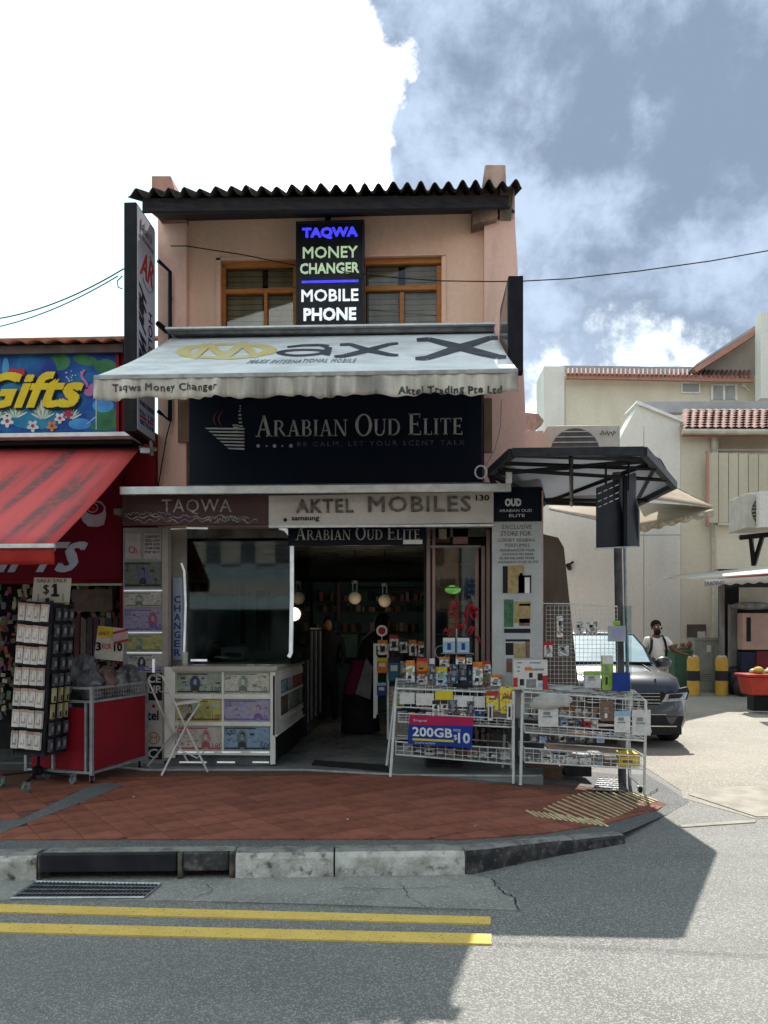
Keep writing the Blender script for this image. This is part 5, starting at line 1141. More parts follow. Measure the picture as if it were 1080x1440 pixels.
for i, (r, a, c, lab) in enumerate(T1):
    packet('packet', lab, 'packet', r, YR+.12+.05*(i % 3), {PW: QW, PB: QB, PBl: QL}.get(a, a), c, [(.3, .35, .7, .6, PG if i % 4 == 0 else PGr), (.2, .7, .6, .85, PBl if a is PB else PB)], GT, .035)
for i, r in enumerate(((623, 897, 640, 918), (643, 897, 660, 918))):
    packet('box', ('pale blue phone box, left of the pair held high on the first rack', 'pale blue phone box, right of the pair held high on the first rack')[i], 'box', r, YR+.3, PBl, PW, [(.35, .35, .65, .8, PNv), (.2, .85, .8, .92, PW)], 'pale blue phone boxes held high on the first rack', .05)
st2 = thing('packet_stand', 'thin metal stand holding two blue boxes above the first rack', 'stand', P(642, 962, YR+.32))
part('rod', GALV, st2, lambda b: (b.tube([P(642, 884, YR+.36), P(642, 964, YR+.36)], .005, 6),)); part('shelf_rail', GALV, st2, lambda b: b.tube([P(620, 919, YR+.3), P(666, 919, YR+.3), P(666, 921, YR+.42)], .005, 6)); part('hoop', GALV, st2, lambda b: b.tube([P(620+8*cos(a), 917+9*sin(a), YR+.33) for a in [k*pi/8 for k in range(17)]], .004, 5))
m = MB(); m.lathe(P(650, 966, YR+.2), [(.09, 0), (.1, .02), (.05, .05), (.05, .07)], 14); tag(m.build('display_base', PB), 'round black display foot in the middle of the first rack top', 'stand')
T2 = [((608, 985, 618, 1007), PW, 'white earphone packet, left of the pair in the middle basket'), ((620, 985, 630, 1008), PW, 'white earphone packet, right of the pair in the middle basket'), ((631, 984, 643, 1003), PB, 'black packet right of the white earphone pair'), ((645, 985, 655, 1004), PB, 'black packet in the centre of the middle basket row'), ((657, 986, 667, 1005), PB, 'black packet second from the right in the middle basket row'), ((669, 982, 681, 1008), PNv, 'dark navy packet at the right end of the black row')]
for i, (r, a, lab) in enumerate(T2): packet('packet', lab, 'packet', r, YR-.02+.03*(i % 2), {PW: QW, PB: QB}.get(a, a), PB if a is PW else None, [(.3, .3, .7, .55, PB if a is PW else PGr), (.35, .6, .65, .85, PGr)], 'packets in the middle basket of the first rack', .05)
for i, (r, lab) in enumerate((((684, 972, 701, 999), 'yellow bag with a red head hanging at the right of the first rack'), ((703, 966, 722, 1003), 'large plain yellow bag hanging between the two wire racks'))):
    packet('bag', lab, 'bag', r, YR-.03, QY, PRe if i == 0 else None, [(.2, .35, .8, .45, PBr)], None, .05)
for i, r in enumerate(((686, 989, 693, 1013), (713, 989, 720, 1012))): packet('phone_packet', ('slim white phone packet hanging below the red-headed yellow bag', 'slim white phone packet hanging over the large yellow bag')[i], 'packet', r, YR-.06, PW, None, [(.3, .2, .7, .85, PB)], None, .015)
cpx = MB(); cc_ = P(580, 994, YR+.12); cpx.ball(cc_, (.09, .1, .06), 0, 14, 8); cpx.ext([cc_+Vector(v) for v in ((-.16, -.1, -.03), (-.03, -.13, -.03), (0, -.05, -.02), (-.08, 0, -.02))], Vector((0, 0, .012)))
tag(cpx.build('cap', M('cap_navy', (.02, .03, .05), None, 9, .9)), 'dark navy cap lying at the left end of the middle basket', 'cap')
rng = random.Random(11)
def rowbox(x0, x1, y, n, Y, h0, h1, cols, lab, slope=.06, grp=None, dep=.25):
    w_ = (x1-x0)/n
    for i in range(n):
        a = x0+i*w_; h = rng.uniform(h0, h1); yy = y+(a-x0)*slope; base = cols[i % len(cols)]
        packet('box', '%s %s' % (lab[0] % ORD[i], lab[1]) , 'box', (a+.5, yy-h, a+w_-.7, yy), Y+rng.uniform(0, .08), {PW: QW, PB: QB, PGr: QG, PBl: QL}.get(base, base), rng.choice((None, PB, PW, PGr)), [(.2, .45, .8, .7, rng.choice((PB, PGr, PW)))], grp, dep)
rowbox(566, 718, 1060, 10, YR+.06, 9, 15, [PGr, PB, PW, PB, PGr, PBr, PGr], ('%s small box from the left in the bottom basket', 'of the first wire rack'), .06, 'small boxes in the bottom basket of the first wire rack')
rowbox(562, 600, 1010, 3, YR+.15, 8, 12, [PGr, PBr, PB], ('%s dark box from the left under the navy cap', 'in the middle basket'), .04, 'dark boxes under the navy cap', .2)
# a denser back row on the first rack, and tangled cables
BK = []
for i in range(14):
    x = 574+i*9.3; h = rng.uniform(12, 24); BK.append(((x, 955-h, x+rng.uniform(6.5, 9), 960), (QW, QB, QG, QW, QL, QY)[i % 6]))
for i, (r, a) in enumerate(BK): packet('packet', '%s packet from the left in the back row on top of the first wire rack' % (ORD[i] if i < 12 else ('thirteenth', 'fourteenth')[i-12]), 'packet', r, YR+.34, a, (POr, PRe, None, PY, POr)[i % 5], [], 'back row of packets on top of the first wire rack', .03)
def hooks(x0, x1, y, n, Y, hmin, hmax, where, grp, seed):
    rr = random.Random(seed)
    for i in range(n):
        x = x0+(x1-x0)*i/n; w_ = (x1-x0)/n*rr.uniform(.7, .95); h = rr.uniform(hmin, hmax); a = rr.choice((QW, QB, QG, QW, QL, QB))
        o = packet('packet', '%s hang-tab packet from the left %s' % (ORD[i], where), 'packet', (x, y, x+w_, y+h), Y+rr.uniform(-.012, .012), a, rr.choice((POr, None, PRe, PW, None)), [(.25, .4, .75, .8, rr.choice((PGr, PB, PBl)))], grp, .012)
hooks(575, 682, 1001.5, 9, YR+.02, 9, 15, 'below the middle basket of the first wire rack', 'packets hooked below the middle basket of the first wire rack', 31)
hooks(742, 842, 997, 9, YR2+.10, 12, 20, 'behind the front grid of the corner rack', 'packets behind the front grid of the corner rack', 32)
hooks(745, 880, 1032, 10, YR2+.12, 8, 15, 'above the bottom basket of the corner rack', 'packets above the bottom basket of the corner rack', 33)
m = MB(); rr = random.Random(12)
for k in range(16):
    p0 = P(rr.uniform(670, 715), rr.uniform(1012, 1030), YR+.2); pts = [p0+Vector((rr.uniform(-.12, .12), rr.uniform(-.08, .08), rr.uniform(-.07, .05))) for _ in range(5)]; m.tube(pts, .008, 5)
tag(m.build('cable_tangle', PB), 'tangle of black charging cables under the yellow bags', 'cables', kind='stuff')
# second rack goods
pbx = thing('picture_box', 'white flat box with printed gadget pictures standing on the corner rack', 'box', P(747, 970, YR+.05))
part('carton', PW, pbx, lambda b: b.ext(pq(722, 928, 770, 970, YR+.05), .09), bevel=.003)
part('print', [PRe, PB, POr, PBl, PGr], pbx, lambda b: [b.ext(pq(*r, YR+.048), .0018, mi) for *r, mi in ((722, 953, 728, 966, 0), (763, 950, 770, 970, 0), (727, 931, 734, 933, 4), (727, 937, 732, 939, 4), (727, 943, 731, 945, 4), (738, 938, 748, 943, 2), (748, 940, 765, 943, 4), (744, 946, 749, 953, 1), (740, 955, 754, 967, 4), (756, 947, 763, 957, 1), (731, 955, 737, 964, 1), (757, 960, 763, 966, 3), (745, 931, 760, 933, 4))])
S2 = [((822, 944, 845, 967), PW, PG, 'white carton with pale green print on the corner rack'), ((847, 922, 862, 970), PG, PW, 'tall yellow-green box standing on the corner rack'), ((757, 992, 785, 1022), PW, None, 'white card panel hung at the left of the corner rack front'), ((845, 986, 863, 1014), PBr, None, 'brown box in the corner rack front'), ((864, 1000, 886, 1030), PW, PBl, 'white sheet with a blue line clipped to the corner rack'), ((889, 998, 915, 1034), PW, None, 'large white plastic sleeve hanging off the right end of the corner rack')]
for r, a, c, lab in S2: packet('box' if 'box' in lab or 'carton' in lab else 'card', lab, 'box' if 'box' in lab or 'carton' in lab else 'card', r, (YR+.1 if r[1] < 950 else YR2-.02), a, c, [(.2, .5, .7, .56, PGr), (.25, .3, .6, .45, PGr), (.3, .62, .5, .85, PB if a is PG else PW)], None, .05 if r[1] < 990 else .006)
m = MB(); m.ext(pq(757, 988, 786, 992, YR2-.03), .003); tag(m.build('price_strip', PY), 'yellow price strip on the upper left of the corner rack front', 'price strip')
rowbox(788, 842, 1022, 5, YR2+.03, 9, 13, [PBl, PGr, PB, PRe, PW], ('%s little gadget pack from the left in the upper basket', 'of the corner rack'), .06, 'little gadget packs in the upper basket of the corner rack', .12)
rowbox(742, 868, 1071, 7, YR2+.03, 12, 15, [PGr, PW, PW, PW, PW, PGr, PBr], ('%s carton from the left in the bottom basket', 'of the corner rack'), .06, 'cartons in the bottom basket of the corner rack', .25)
packet('bag', 'yellow bag at the right end of the bottom basket of the corner rack', 'bag', (873, 1060, 900, 1078), YR2+.05, PY, POr, [(.1, .5, .6, .7, PBr)], None, .2)
m = MB(); rg = random.Random(4)
def crumple(c, r, seed, mi=0):
    rr = random.Random(seed); b = m; st0 = len(b.v); b.ball(c, r, mi, 12, 8)
    for k in range(st0, len(b.v)): b.v[k] = b.v[k]+Vector([rr.uniform(-1, 1)*q*.18 for q in r])
crumple(P(792, 968, YR+.15), (.16, .12, .035), 1); crumple(P(815, 972, YR+.1), (.14, .1, .03), 2)
tag(m.build('plastic_wrapping', M('cloudy_plastic', (.48, .47, .44), (.36, .35, .33), 9, .35)), 'crumpled cloudy plastic wrapping lying on the corner rack', 'plastic wrapping')
m = MB(); crumple(P(775, 986, YR2-.03), (.2, .03, .07), 5)
m.v = [v for v in m.v]
tag(m.build('plastic_sleeve', M('cloudy_plastic')), 'crumpled clear sleeve hanging at the left front of the corner rack', 'plastic wrapping')
# dark cartons beneath the racks
for i, (r, mm, lab) in enumerate((((745, 1080, 790, 1098), PBr, 'brown carton on the floor under the corner rack'), ((795, 1078, 832, 1092), PB, 'black bag on the floor under the corner rack'), ((600, 1074, 650, 1090), PB, 'black crate on the floor under the first wire rack'))):
    packet('carton', lab, 'carton', r, 7.95, mm, None, [], None, .3)
# tread plate
tp = thing('tread_plate', 'bright patterned steel tread plate on the ground under the corner rack', 'plate', gz(858, 1112))
q = [gz(834, 1114), gz(878, 1116), gz(874, 1098), gz(842, 1097)]
part('plate', STEEL, tp, lambda b: b.ext([p+Vector((0, 0, .02)) for p in q], Vector((0, 0, .012))))
def tread(b):
    for i in range(9):
        for j in range(6):
            u, v = (i+.5)/9, (j+.5)/6; p = q[0].lerp(q[1], u).lerp(q[3].lerp(q[2], u), v)+Vector((0, 0, .036)); b.obox(p, (.03, .01, .006), (0, 0, .7 if (i+j) % 2 else -.7))
part('tread', M('tread_dark', (.05, .05, .055), None, 20, .5), tp, tread)['kind'] = 'stuff'

# ------------------------------------------------------------------ red trolley, spinner rack, signs on the left
TA, TB = P(129, 1050, 6.98), P(206, 1030, 7.86); TL = math.hypot(TB.x-TA.x, TB.y-TA.y)
ctx = thing('red_trolley', 'red-panelled trolley counter in a grey metal frame on castors', 'trolley', (TA.x, TA.y, .17), (0, 0, -math.atan2(TB.x-TA.x, TB.y-TA.y)))
z0_, z1_ = .10, P(128, 987, 6.98).z-.17; zt_ = z1_+.17; tw_ = .72
REDP = M('red_panel', (.26, .012, .022), (.21, .012, .02), 3, .4, spots=(.14, .02, .02), spotsc=3, spott=.7)
part('side_panel', REDP, ctx, lambda b: b.box(-.012, -.004, .05, TL-.02, z0_+.02, z1_-.02), local=True)
part('front_panel', REDP, ctx, lambda b: (b.box(-tw_+.32, -.08, .012, .02, z0_+.02, z1_-.06), b.box(-tw_+.05, -tw_+.28, .012, .02, z0_+.02, z1_-.06)), split=True, local=True)
def tframe(b):
    for (x, y) in ((0, 0), (0, TL), (-tw_, 0), (-tw_, TL)): b.box(x-.014, x+.014, y-.014, y+.014, z0_-.02, z1_+.14)
    b.box(-tw_+.29, -tw_+.312, -.012, .01, z0_+.012, z1_-.1); b.box(-.07, -.05, -.012, .01, z0_+.012, z1_-.012)
    for z in (z0_, z1_, z1_+.125):
        b.box(-tw_+.015, -.015, -.011, .011, z-.011, z+.011); b.box(-.011, .011, .015, TL-.015, z-.011, z+.011)
part('frame', GALV, ctx, tframe, local=True)
part('tray_floor', M('tray_dark', (.03, .03, .03)), ctx, lambda b: b.box(-tw_+.015, -.015, .02, TL, z1_-.025, z1_-.013), local=True)
for (x, y) in ((-.02, .03), (-.05, TL-.05), (-tw_+.05, .05)): part('caster', [RUBBER, GALV], ctx, lambda b: caster(b, (x, y, -.002), .036, .6), local=True)
part('basket_wire', GALV, ctx, lambda b: b.grid([(.004, 0, z1_), (.004, TL, z1_), (.004, TL, z1_+.12), (.004, 0, z1_+.12)], 22, 3, .002), local=True)
# plastic-wrapped goods on the trolley
rg = random.Random(9)
wr = [M('wrap_dark', (.07, .07, .075), (.16, .16, .165), 9, .25), M('wrap_grey', (.22, .22, .22), (.1, .1, .1), 9, .25), M('wrap_brown', (.18, .12, .10), (.08, .06, .05), 9, .3)]
labs = ['dark plastic-wrapped bundle nearest the front corner of the red trolley', 'tall dark plastic bundle behind the front corner of the red trolley', 'brownish wrapped bundle in the middle of the red trolley', 'grey wrapped bundle right of the brownish one on the trolley', 'black rounded bag at the far end of the red trolley', 'low grey wrapped bundle at the far end of the trolley']
for i, (px, py, Yy, rx, ry, rz, mi) in enumerate(((127, 963, 7.2, .12, .12, .15, 0), (120, 948, 7.45, .14, .13, .2, 0), (150, 958, 7.35, .10, .11, .15, 2), (166, 960, 7.55, .09, .12, .13, 1), (182, 950, 7.8, .11, .09, .11, 0), (184, 964, 7.75, .09, .09, .08, 1))):
    m = MB(); c = P(px, py, Yy); rr = random.Random(i+20); m.ball(c, (rx, ry, rz), 0, 16, 10)
    for k in range(len(m.v)):
        d = m.v[k]-c; m.v[k] = c+Vector((d.x*(1+.22*sin(d.z*40+i)), d.y*(1+.2*sin(d.x*50)), d.z))*1+Vector([rr.uniform(-.012, .012) for _ in range(3)]); m.v[k].z = max(m.v[k].z, zt_+.002)
    tag(m.build('wrapped_bundle', wr[mi]), labs[i], 'bundle', 'wrapped bundles on the red trolley')
cd = thing('price_card', 'white price card reading 3 FOR 10 standing on the red trolley', 'price card', P(154, 930, 7.5))
part('card', [M('card_cream', (.55, .52, .44), (.48, .45, .38), 9, .6), PY], cd, lambda b: (b.ext([P(132, 926, 7.5), P(172, 930, 7.5), P(176, 884, 7.5), P(138, 880, 7.5)], .006, 0), b.ext([P(137, 895, 7.497), P(158, 897, 7.497), P(160, 883, 7.497), P(138, 881, 7.497)], .002, 1)))
part('lettering', [INK, REDI], cd, lambda b: (text(b, '3', pq(135, 903, 142, 915, 7.495), .03, .003), text(b, 'FOR', pq(144, 905, 157, 913, 7.495), .0, .003, 1), text(b, '10', pq(160, 904, 172, 916, 7.495), .03, .003), text(b, 'ONLY', pq(139, 888, 154, 893, 7.49), 0, .003, 1)))
c3 = thing('price_card', 'small red and white striped card tucked behind the 3 FOR 10 card', 'price card', P(170, 900, 7.48))
part('card', [M('card_pink', (.48, .34, .33)), REDI], c3, lambda b: (b.ext([P(160, 905, 7.46), P(181, 899, 7.46), P(179, 885, 7.46), P(158, 889, 7.46)], .004, 0), b.ext([P(159, 892, 7.457), P(180, 887, 7.457), P(179, 884, 7.457), P(158, 889, 7.457)], .002, 1), b.ext([P(160, 906, 7.457), P(182, 901, 7.457), P(181, 898, 7.457), P(160, 903, 7.457)], .002, 1)))
# spinner rack (leans a little)
SPC = gz(52, 1108); SPC = Vector((P(52, 1100, 6.9).x, 6.9, .17))
spin = thing('spinner_rack', 'tall black spinner rack full of small white packets on a castored base', 'rack', SPC, (0, R(3.6), R(-9)))
hw = .155
def L(b): return b
part('base_leg', BLACKM, spin, lambda b: [b.tube([(0, 0, .13), (.30*cos(a), .30*sin(a), .09)], .014, 6) for a in (R(20), R(110), R(200), R(290))], local=True, split=True)
part('base_ring', BLACKM, spin, lambda b: b.lathe((0, 0, .10), [(.05, 0), (.05, .06), (.02, .08)], 12), local=True)
for a in (R(20), R(110), R(200), R(290)): part('caster', [M('caster_grey_green', (.16, .24, .2), None, 9, .5), STEEL], spin, lambda b: caster(b, (.31*cos(a), .31*sin(a), .0-.31*cos(a)*-.06), .04, a+.8), local=True)
part('pole', BLACKM, spin, lambda b: b.tube([(0, 0, .1), (0, 0, 1.72)], .016, 8), local=True)
def spf(b):
    for z in (.30, 1.66): b.box(-hw, hw, -hw, hw, z, z+.02)
    for sx_ in (-1, 1):
        for sy_ in (-1, 1): b.box(sx_*hw-.012, sx_*hw+.012, sy_*hw-.012, sy_*hw+.012, .3, 1.7)
    b.box(-hw+.02, hw-.02, -hw+.015, hw-.015, .32, 1.66)
part('cage', M('spinner_black', (.02, .02, .024), (.035, .035, .04), 9, .5), spin, spf, local=True)
part('shelf_strip', BLACKM, spin, lambda b: [b.box(-hw-.005, hw+.005, -hw-.022, -hw+.01, .345+r*.19, .36+r*.19) for r in range(7)], local=True, split=True)
CARD = M('packet_card', (.66, .60, .55), (.58, .48, .42), 18, .5, rnd=.12); PK = M('packet_print_grey', (.3, .28, .3), (.45, .36, .34), 60, .5, rnd=.3); PT = M('packet_print_red', (.5, .2, .14), (.42, .3, .25), 40, .5, rnd=.3)
def pk_mesh():
    b = MB(); b.box(-.034, .034, -.012, .012, 0, .155, 0); b.box(-.034, .034, -.0135, -.0122, .132, .155, 2); b.box(-.02, .02, -.0135, -.0122, .03, .085, 1); b.box(-.012, .012, -.015, -.0137, .05, .12, 0); b.box(-.026, -.008, -.0135, -.0122, .095, .125, 1)
    me = b.build('small_packet', [CARD, PK, PT], None, (0, 0, 0)); d = me.data; bpy.data.objects.remove(me); return d
pkd = pk_mesh(); Msp = wmat(spin)
rows = ['bottom', 'second', 'third', 'fourth', 'fifth', 'sixth', 'top']; cols_ = ['leftmost', 'second', 'third', 'rightmost']
for r in range(7):
    for c in range(4):
        o = bpy.data.objects.new('small_packet', pkd); C.objects.link(o)
        p = Msp@Vector((-hw+.045+c*.075+random.uniform(-.004, .004), -hw-.035, .365+r*.19+random.uniform(-.006, .004))); o.location = p; o.rotation_euler = (random.uniform(-.04, .02), R(3.6)+random.uniform(-.03, .03), R(-9)+random.uniform(-.12, .12))
        rl = rows[r]+' row' if r in (0, 6) else rows[r]+' row up'
        tag(o, '%s white packet of four in the %s on the black spinner rack' % (cols_[c], rl), 'packet', 'white packets on the front of the black spinner rack')
DKP = M('dark_packet', (.06, .06, .065), (.11, .11, .12), 20, .4, rnd=.3); GCP = M('gold_packet', (.5, .45, .25), (.35, .3, .15), 20, .5, rnd=.2)
b = MB(); b.box(-.010, .010, -.028, .028, 0, .11, 0); b.box(.0105, .0118, -.018, .018, .03, .08, 1); me_ = b.build('side_packet', [DKP, PGr], None, (0, 0, 0)); dk_d = me_.data; bpy.data.objects.remove(me_)
b = MB(); b.box(-.010, .010, -.022, .022, 0, .13, 0); b.box(.0105, .0118, -.012, .012, .01, .06, 1); me_ = b.build('side_packet', [GCP, PB], None, (0, 0, 0)); gd_d = me_.data; bpy.data.objects.remove(me_)
for r in range(9):
    for c in range(3):
        gold = r in (3, 2); o = bpy.data.objects.new('side_packet', gd_d if gold else dk_d); C.objects.link(o)
        p = Msp@Vector((hw+.028, -hw+.06+c*.1+random.uniform(-.01, .01), .34+r*.148)); o.location = p; o.rotation_euler = (0, R(3.6), R(-9)+random.uniform(-.1, .1))
        tag(o, '%s %s packet in row %s up the right side of the spinner rack' % (('near', 'middle', 'far')[c], 'golden' if gold else 'dark', ('one', 'two', 'three', 'four', 'five', 'six', 'seven', 'eight', 'nine')[r]), 'packet', 'packets on the right side of the black spinner rack')
sg = thing('price_sign', 'cream sign reading SALE $1 on top of the black spinner rack', 'sign', P(72, 850, 6.9))
part('board', [M('card_cream'), M('olive_edge', (.33, .33, .12), None, 9, .6)], sg, lambda b: (b.ext([P(44.5, 847, 6.9), P(97, 848, 6.9), P(100, 813, 6.9), P(48, 812, 6.9)], .01, 0), b.ext([P(44, 849.5, 6.897), P(97, 850.5, 6.897), P(97.2, 847, 6.897), P(44.4, 846, 6.897)], .002, 1)))
part('lettering', [INK, M('olive_ink', (.2, .17, .05))], sg, lambda b: (text(b, '$', pq(61, 822, 69, 837, 6.899), .0, .004), b.ext([P(x, y, 6.899) for x, y in ((72, 826), (76, 821), (80, 821), (80, 835.5), (83, 835.5), (83, 839), (72, 839), (72, 835.5), (75.5, 835.5), (75.5, 826))], -.004), text(b, 'SALE SALE', pq(52, 814, 94, 819, 6.899), .0, .004, 1), b.quad(pq(53, 835, 54.2, 846, 6.897), 1), b.quad(pq(88, 835, 89.2, 846, 6.897), 1)))
part('stem', GALV, sg, lambda b: b.tube([P(70, 849, 6.92), P(70, 862, 6.92)], .008, 6))
# ------------------------------------------------------------------ left neighbour, the gift shop
WN = 8.2
nb = thing('gift_shop', 'low red gift shop building with a terracotta roof at the left edge', 'building', (-5, WN, 0))
RED = M('red_wall', (.24, .012, .02), (.19, .01, .018), 2, .6, streak=3); MAR = M('maroon_board', (.15, .006, .02), (.125, .006, .018), 2.5, .5)
nx1 = P(219, 700, WN).x; nx0 = -9.0
TERR = M('terracotta', (.42, .16, .09), (.30, .12, .075), 5, .8, bump=.3)
def nwall(b):
    b.box(nx0, nx1, WN, WN+.15, P(100, 820, WN).z, P(100, 610, WN).z); b.box(P(166, 500, WN).x, P(184, 500, WN).x, WN-.12, WN, P(100, 612, WN).z, P(100, 496, WN).z)
part('front_wall', RED, nb, nwall, split=True)
part('side_pier', RED, nb, lambda b: b.box(P(172, 800, WN).x-.02, nx1, WN-.02, WN-.001, 0, P(200, 625, WN).z))
part('upper_wall', M('dark_gable', (.10, .09, .08), (.07, .06, .055), 5, .8), nb, lambda b: b.box(nx0, P(172, 480, WN).x, WN, WN+.15, P(100, 611, WN).z, P(100, 480, WN).z))
zr = P(85, 481, 7.9).z
part('roof', TERR, nb, lambda b: b.sheet(lambda u, v: (nx0+(P(170, 470, 7.9).x-nx0)*u, 7.9+v*4, zr+v*1.55+.035*abs(sin(pi*u*29))), 29*6, 4), solid=.03)
part('eave_board', M('eave_brown', (.11, .085, .075), (.07, .055, .05), 7, .7), nb, lambda b: b.box(nx0, P(171, 490, 7.95).x, 7.98, 8.02, P(100, 497, 8.0).z, zr+.0))
part('ledge', PROF, nb, lambda b: b.box(nx0, P(184, 612, 7.75).x, 7.72, WN-.12, P(100, 615, 7.75).z, P(100, 611, 7.75).z-.0+.015), bevel=.004)
part('ledge_painted_shade', BLACKM, nb, lambda b: b.box(nx0, P(188, 622, 7.9).x, 7.85, WN-.01, P(100, 626, 7.9).z, P(100, 617, 7.9).z))  # black box stands in for the shade under the ledge
part('room_shell', INW, nb, lambda b: (b.box(nx0, nx1-.4, 12.2, 12.3, 0, 2.9), b.box(nx0, nx1-.2, WN+.15, 12.2, 2.75, 2.8), b.box(nx1-.25, nx1-.2, WN, 12.2, 0, 2.75), b.box(nx0-.1, nx0, WN, 12.2, 0, 4)))
part('room_floor', FLOOR, nb, lambda b: b.box(nx0, nx1-.22, 8.05, 12.2, .0, .172))
# printed sign
YN = 8.05
gs = thing('gift_sign', 'bright blue tropical sign board reading Gifts over the red awning', 'sign', P(80, 607, YN))
BLU = M('sign_deep_blue', (.015, .035, .22), (.02, .16, .34), 2.2, .4); prints = [BLU, M('sign_teal', (.03, .22, .34), (.02, .12, .26), 5, .4), M('sign_green', (.05, .18, .07), (.03, .11, .05), 6, .4), M('sign_pink', (.45, .16, .34), (.36, .12, .3), 6, .4), M('sign_white', (.62, .58, .56), None, 8, .4), M('sign_crimson', (.42, .03, .05), (.3, .02, .08), 8, .4), M('sign_leaf', (.28, .42, .22), (.12, .26, .14), 12, .4), M('sign_orange', (.55, .2, .08), None, 8, .4), M('sign_sky', (.08, .30, .55), (.05, .2, .48), 6, .4)]
def gsb(b):
    b.ext([P(-180, 610, YN), P(163, 607, YN), P(163, 498, YN), P(-180, 496, YN)], .08, 0)
part('board', prints[0], gs, gsb)
part('edge_frame', RED, gs, lambda b: (b.ext(pq(-180, 494, 166, 498, YN-.02), .09), b.ext(pq(163, 498, 167, 607, YN-.02), .09)), split=True)
cnt = [0]
def ell(b, cx, cy, rx, ry, mi, rot=0.0, n=14):
    cnt[0] += 1; o = .002+cnt[0]*.00012
    b.quad([P(cx+rx*cos(a)*cos(rot)-ry*sin(a)*sin(rot), cy+rx*cos(a)*sin(rot)+ry*sin(a)*cos(rot), YN-o) for a in [2*pi*k/n for k in range(n)]], mi)
def art(b):
    rg = random.Random(8)
    ell(b, 84, 509, 15, 12, 2); ell(b, 120, 506, 18, 8, 2, .2); ell(b, 148, 515, 16, 10, 2); ell(b, 8, 520, 5, 18, 8); ell(b, 22, 560, 26, 24, 1); ell(b, 50, 588, 40, 16, 1); ell(b, 130, 575, 30, 28, 0); ell(b, 150, 585, 14, 18, 2); ell(b, 145, 570, 15, 10, 8); ell(b, 112, 596, 16, 8, 8); ell(b, 146, 600, 20, 6, 2); ell(b, 60, 520, 20, 20, 0); ell(b, -60, 560, 60, 30, 1)
    for (cx, cy, s) in ((-5, 590, 1), (22, 588, 1), (58, 582, 1.1), (60, 590, 1), (100, 590, .9), (-60, 590, 1.4)):      # palm fans
        for k in range(9):
            a = -pi/2+(k-4)*.27; ell(b, cx+10*s*cos(a), cy+10*s*sin(a), 9*s, 1.3*s, 6 if k % 2 else 4, a, 8)
    for (cx, cy, s, mi) in ((10, 592, 1.2, 4), (46, 599, 1.1, 4), (84, 588, 1, 4), (96, 582, .9, 5), (73, 599, 1, 7), (-20, 596, 1.2, 5)):      # flowers
        for k in range(5): a = k*2*pi/5+.3; ell(b, cx+4.2*s*cos(a), cy+4.2*s*sin(a), 4*s, 2.6*s, mi, a, 8)
        ell(b, cx, cy, 2.4*s, 2.4*s, 5)
    ell(b, 132, 547, 9, 8, 3, -.5); ell(b, 124, 552, 7, 5, 3, .4)      # wading bird
    for k in range(12):
        a = k/11; ell(b, 118-3.5*sin(a*5)+a*1, 521+a*22, 2.2, 1.8, 3, 0, 6)
    b.ext(pq(134.6, 555, 135.8, 604, YN-.0095), .001, 4); b.ext([P(122, 596, YN-.009), P(123, 596, YN-.009), P(136, 586, YN-.009), P(135, 585, YN-.009)], .001, 4)
    for k in range(14): ell(b, 92+rg.uniform(0, 22), 520+rg.uniform(0, 16), .9, .9, 4, 0, 6)
part('tropical_print', prints, gs, art)
def slq(x0, y0, x1, y1, o): q = pq(x0, y0, x1, y1, YN-o); return q
part('lettering_shadow', INK, gs, lambda b: text(b, 'Gifts', slq(-26, 525, 119, 577, .02), .03, .004, 0, .14))
part('lettering', M('sign_yellow', (.68, .50, .02), (.6, .42, .02), 5, .4), gs, lambda b: text(b, 'Gifts', slq(-28, 523, 117, 574, .026), .03, .008, 0, .14))
part('heart', prints[5], gs, lambda b: b.ext([P(23, 536, YN-.03), P(13, 527, YN-.03), P(11, 521, YN-.03), P(17, 517, YN-.03), P(23, 520, YN-.03), P(29, 517, YN-.03), P(35, 520, YN-.03), P(34, 527, YN-.03)], .01))
# maroon lower board with letters and a mug
mb_ = thing('gift_sign', 'maroon board under the red awning with white letters and a printed mug', 'sign', P(80, 812, 8.1))
YM = 8.1
part('board', MAR, mb_, lambda b: b.ext(pq(-200, 640, 171, 815, YM), .06))
part('lettering', M('pale_blue_letters', (.50, .56, .66), None, 6, .5), mb_, lambda b: (text(b, 'GIFTS', pq(-40, 762, 115, 805, YM-.002), .03, .008, 0, .16)))
def mug(b):
    b.ext([P(x, y, YM-.006) for x, y in ((113, 722), (116, 733), (124, 740), (136, 741), (146, 738), (149, 725), (148, 712), (142, 705), (130, 704))], .004, 0)
    ell2 = lambda cx, cy, rx, ry, o, mi: b.quad([P(cx+rx*cos(a), cy+ry*sin(a), YM-o) for a in [2*pi*k/18 for k in range(18)]], mi)
    ell2(133, 715, 13, 9, .008, 1); ell2(130, 714, 8, 7, .009, 0); ell2(130, 714, 6.6, 5.6, .010, 1); ell2(131, 715, 3.4, 2.8, .011, 2)
part('mug_print', [M('mug_pale', (.52, .44, .52), (.45, .36, .45), 5, .5), MAR, REDI], mb_, mug)
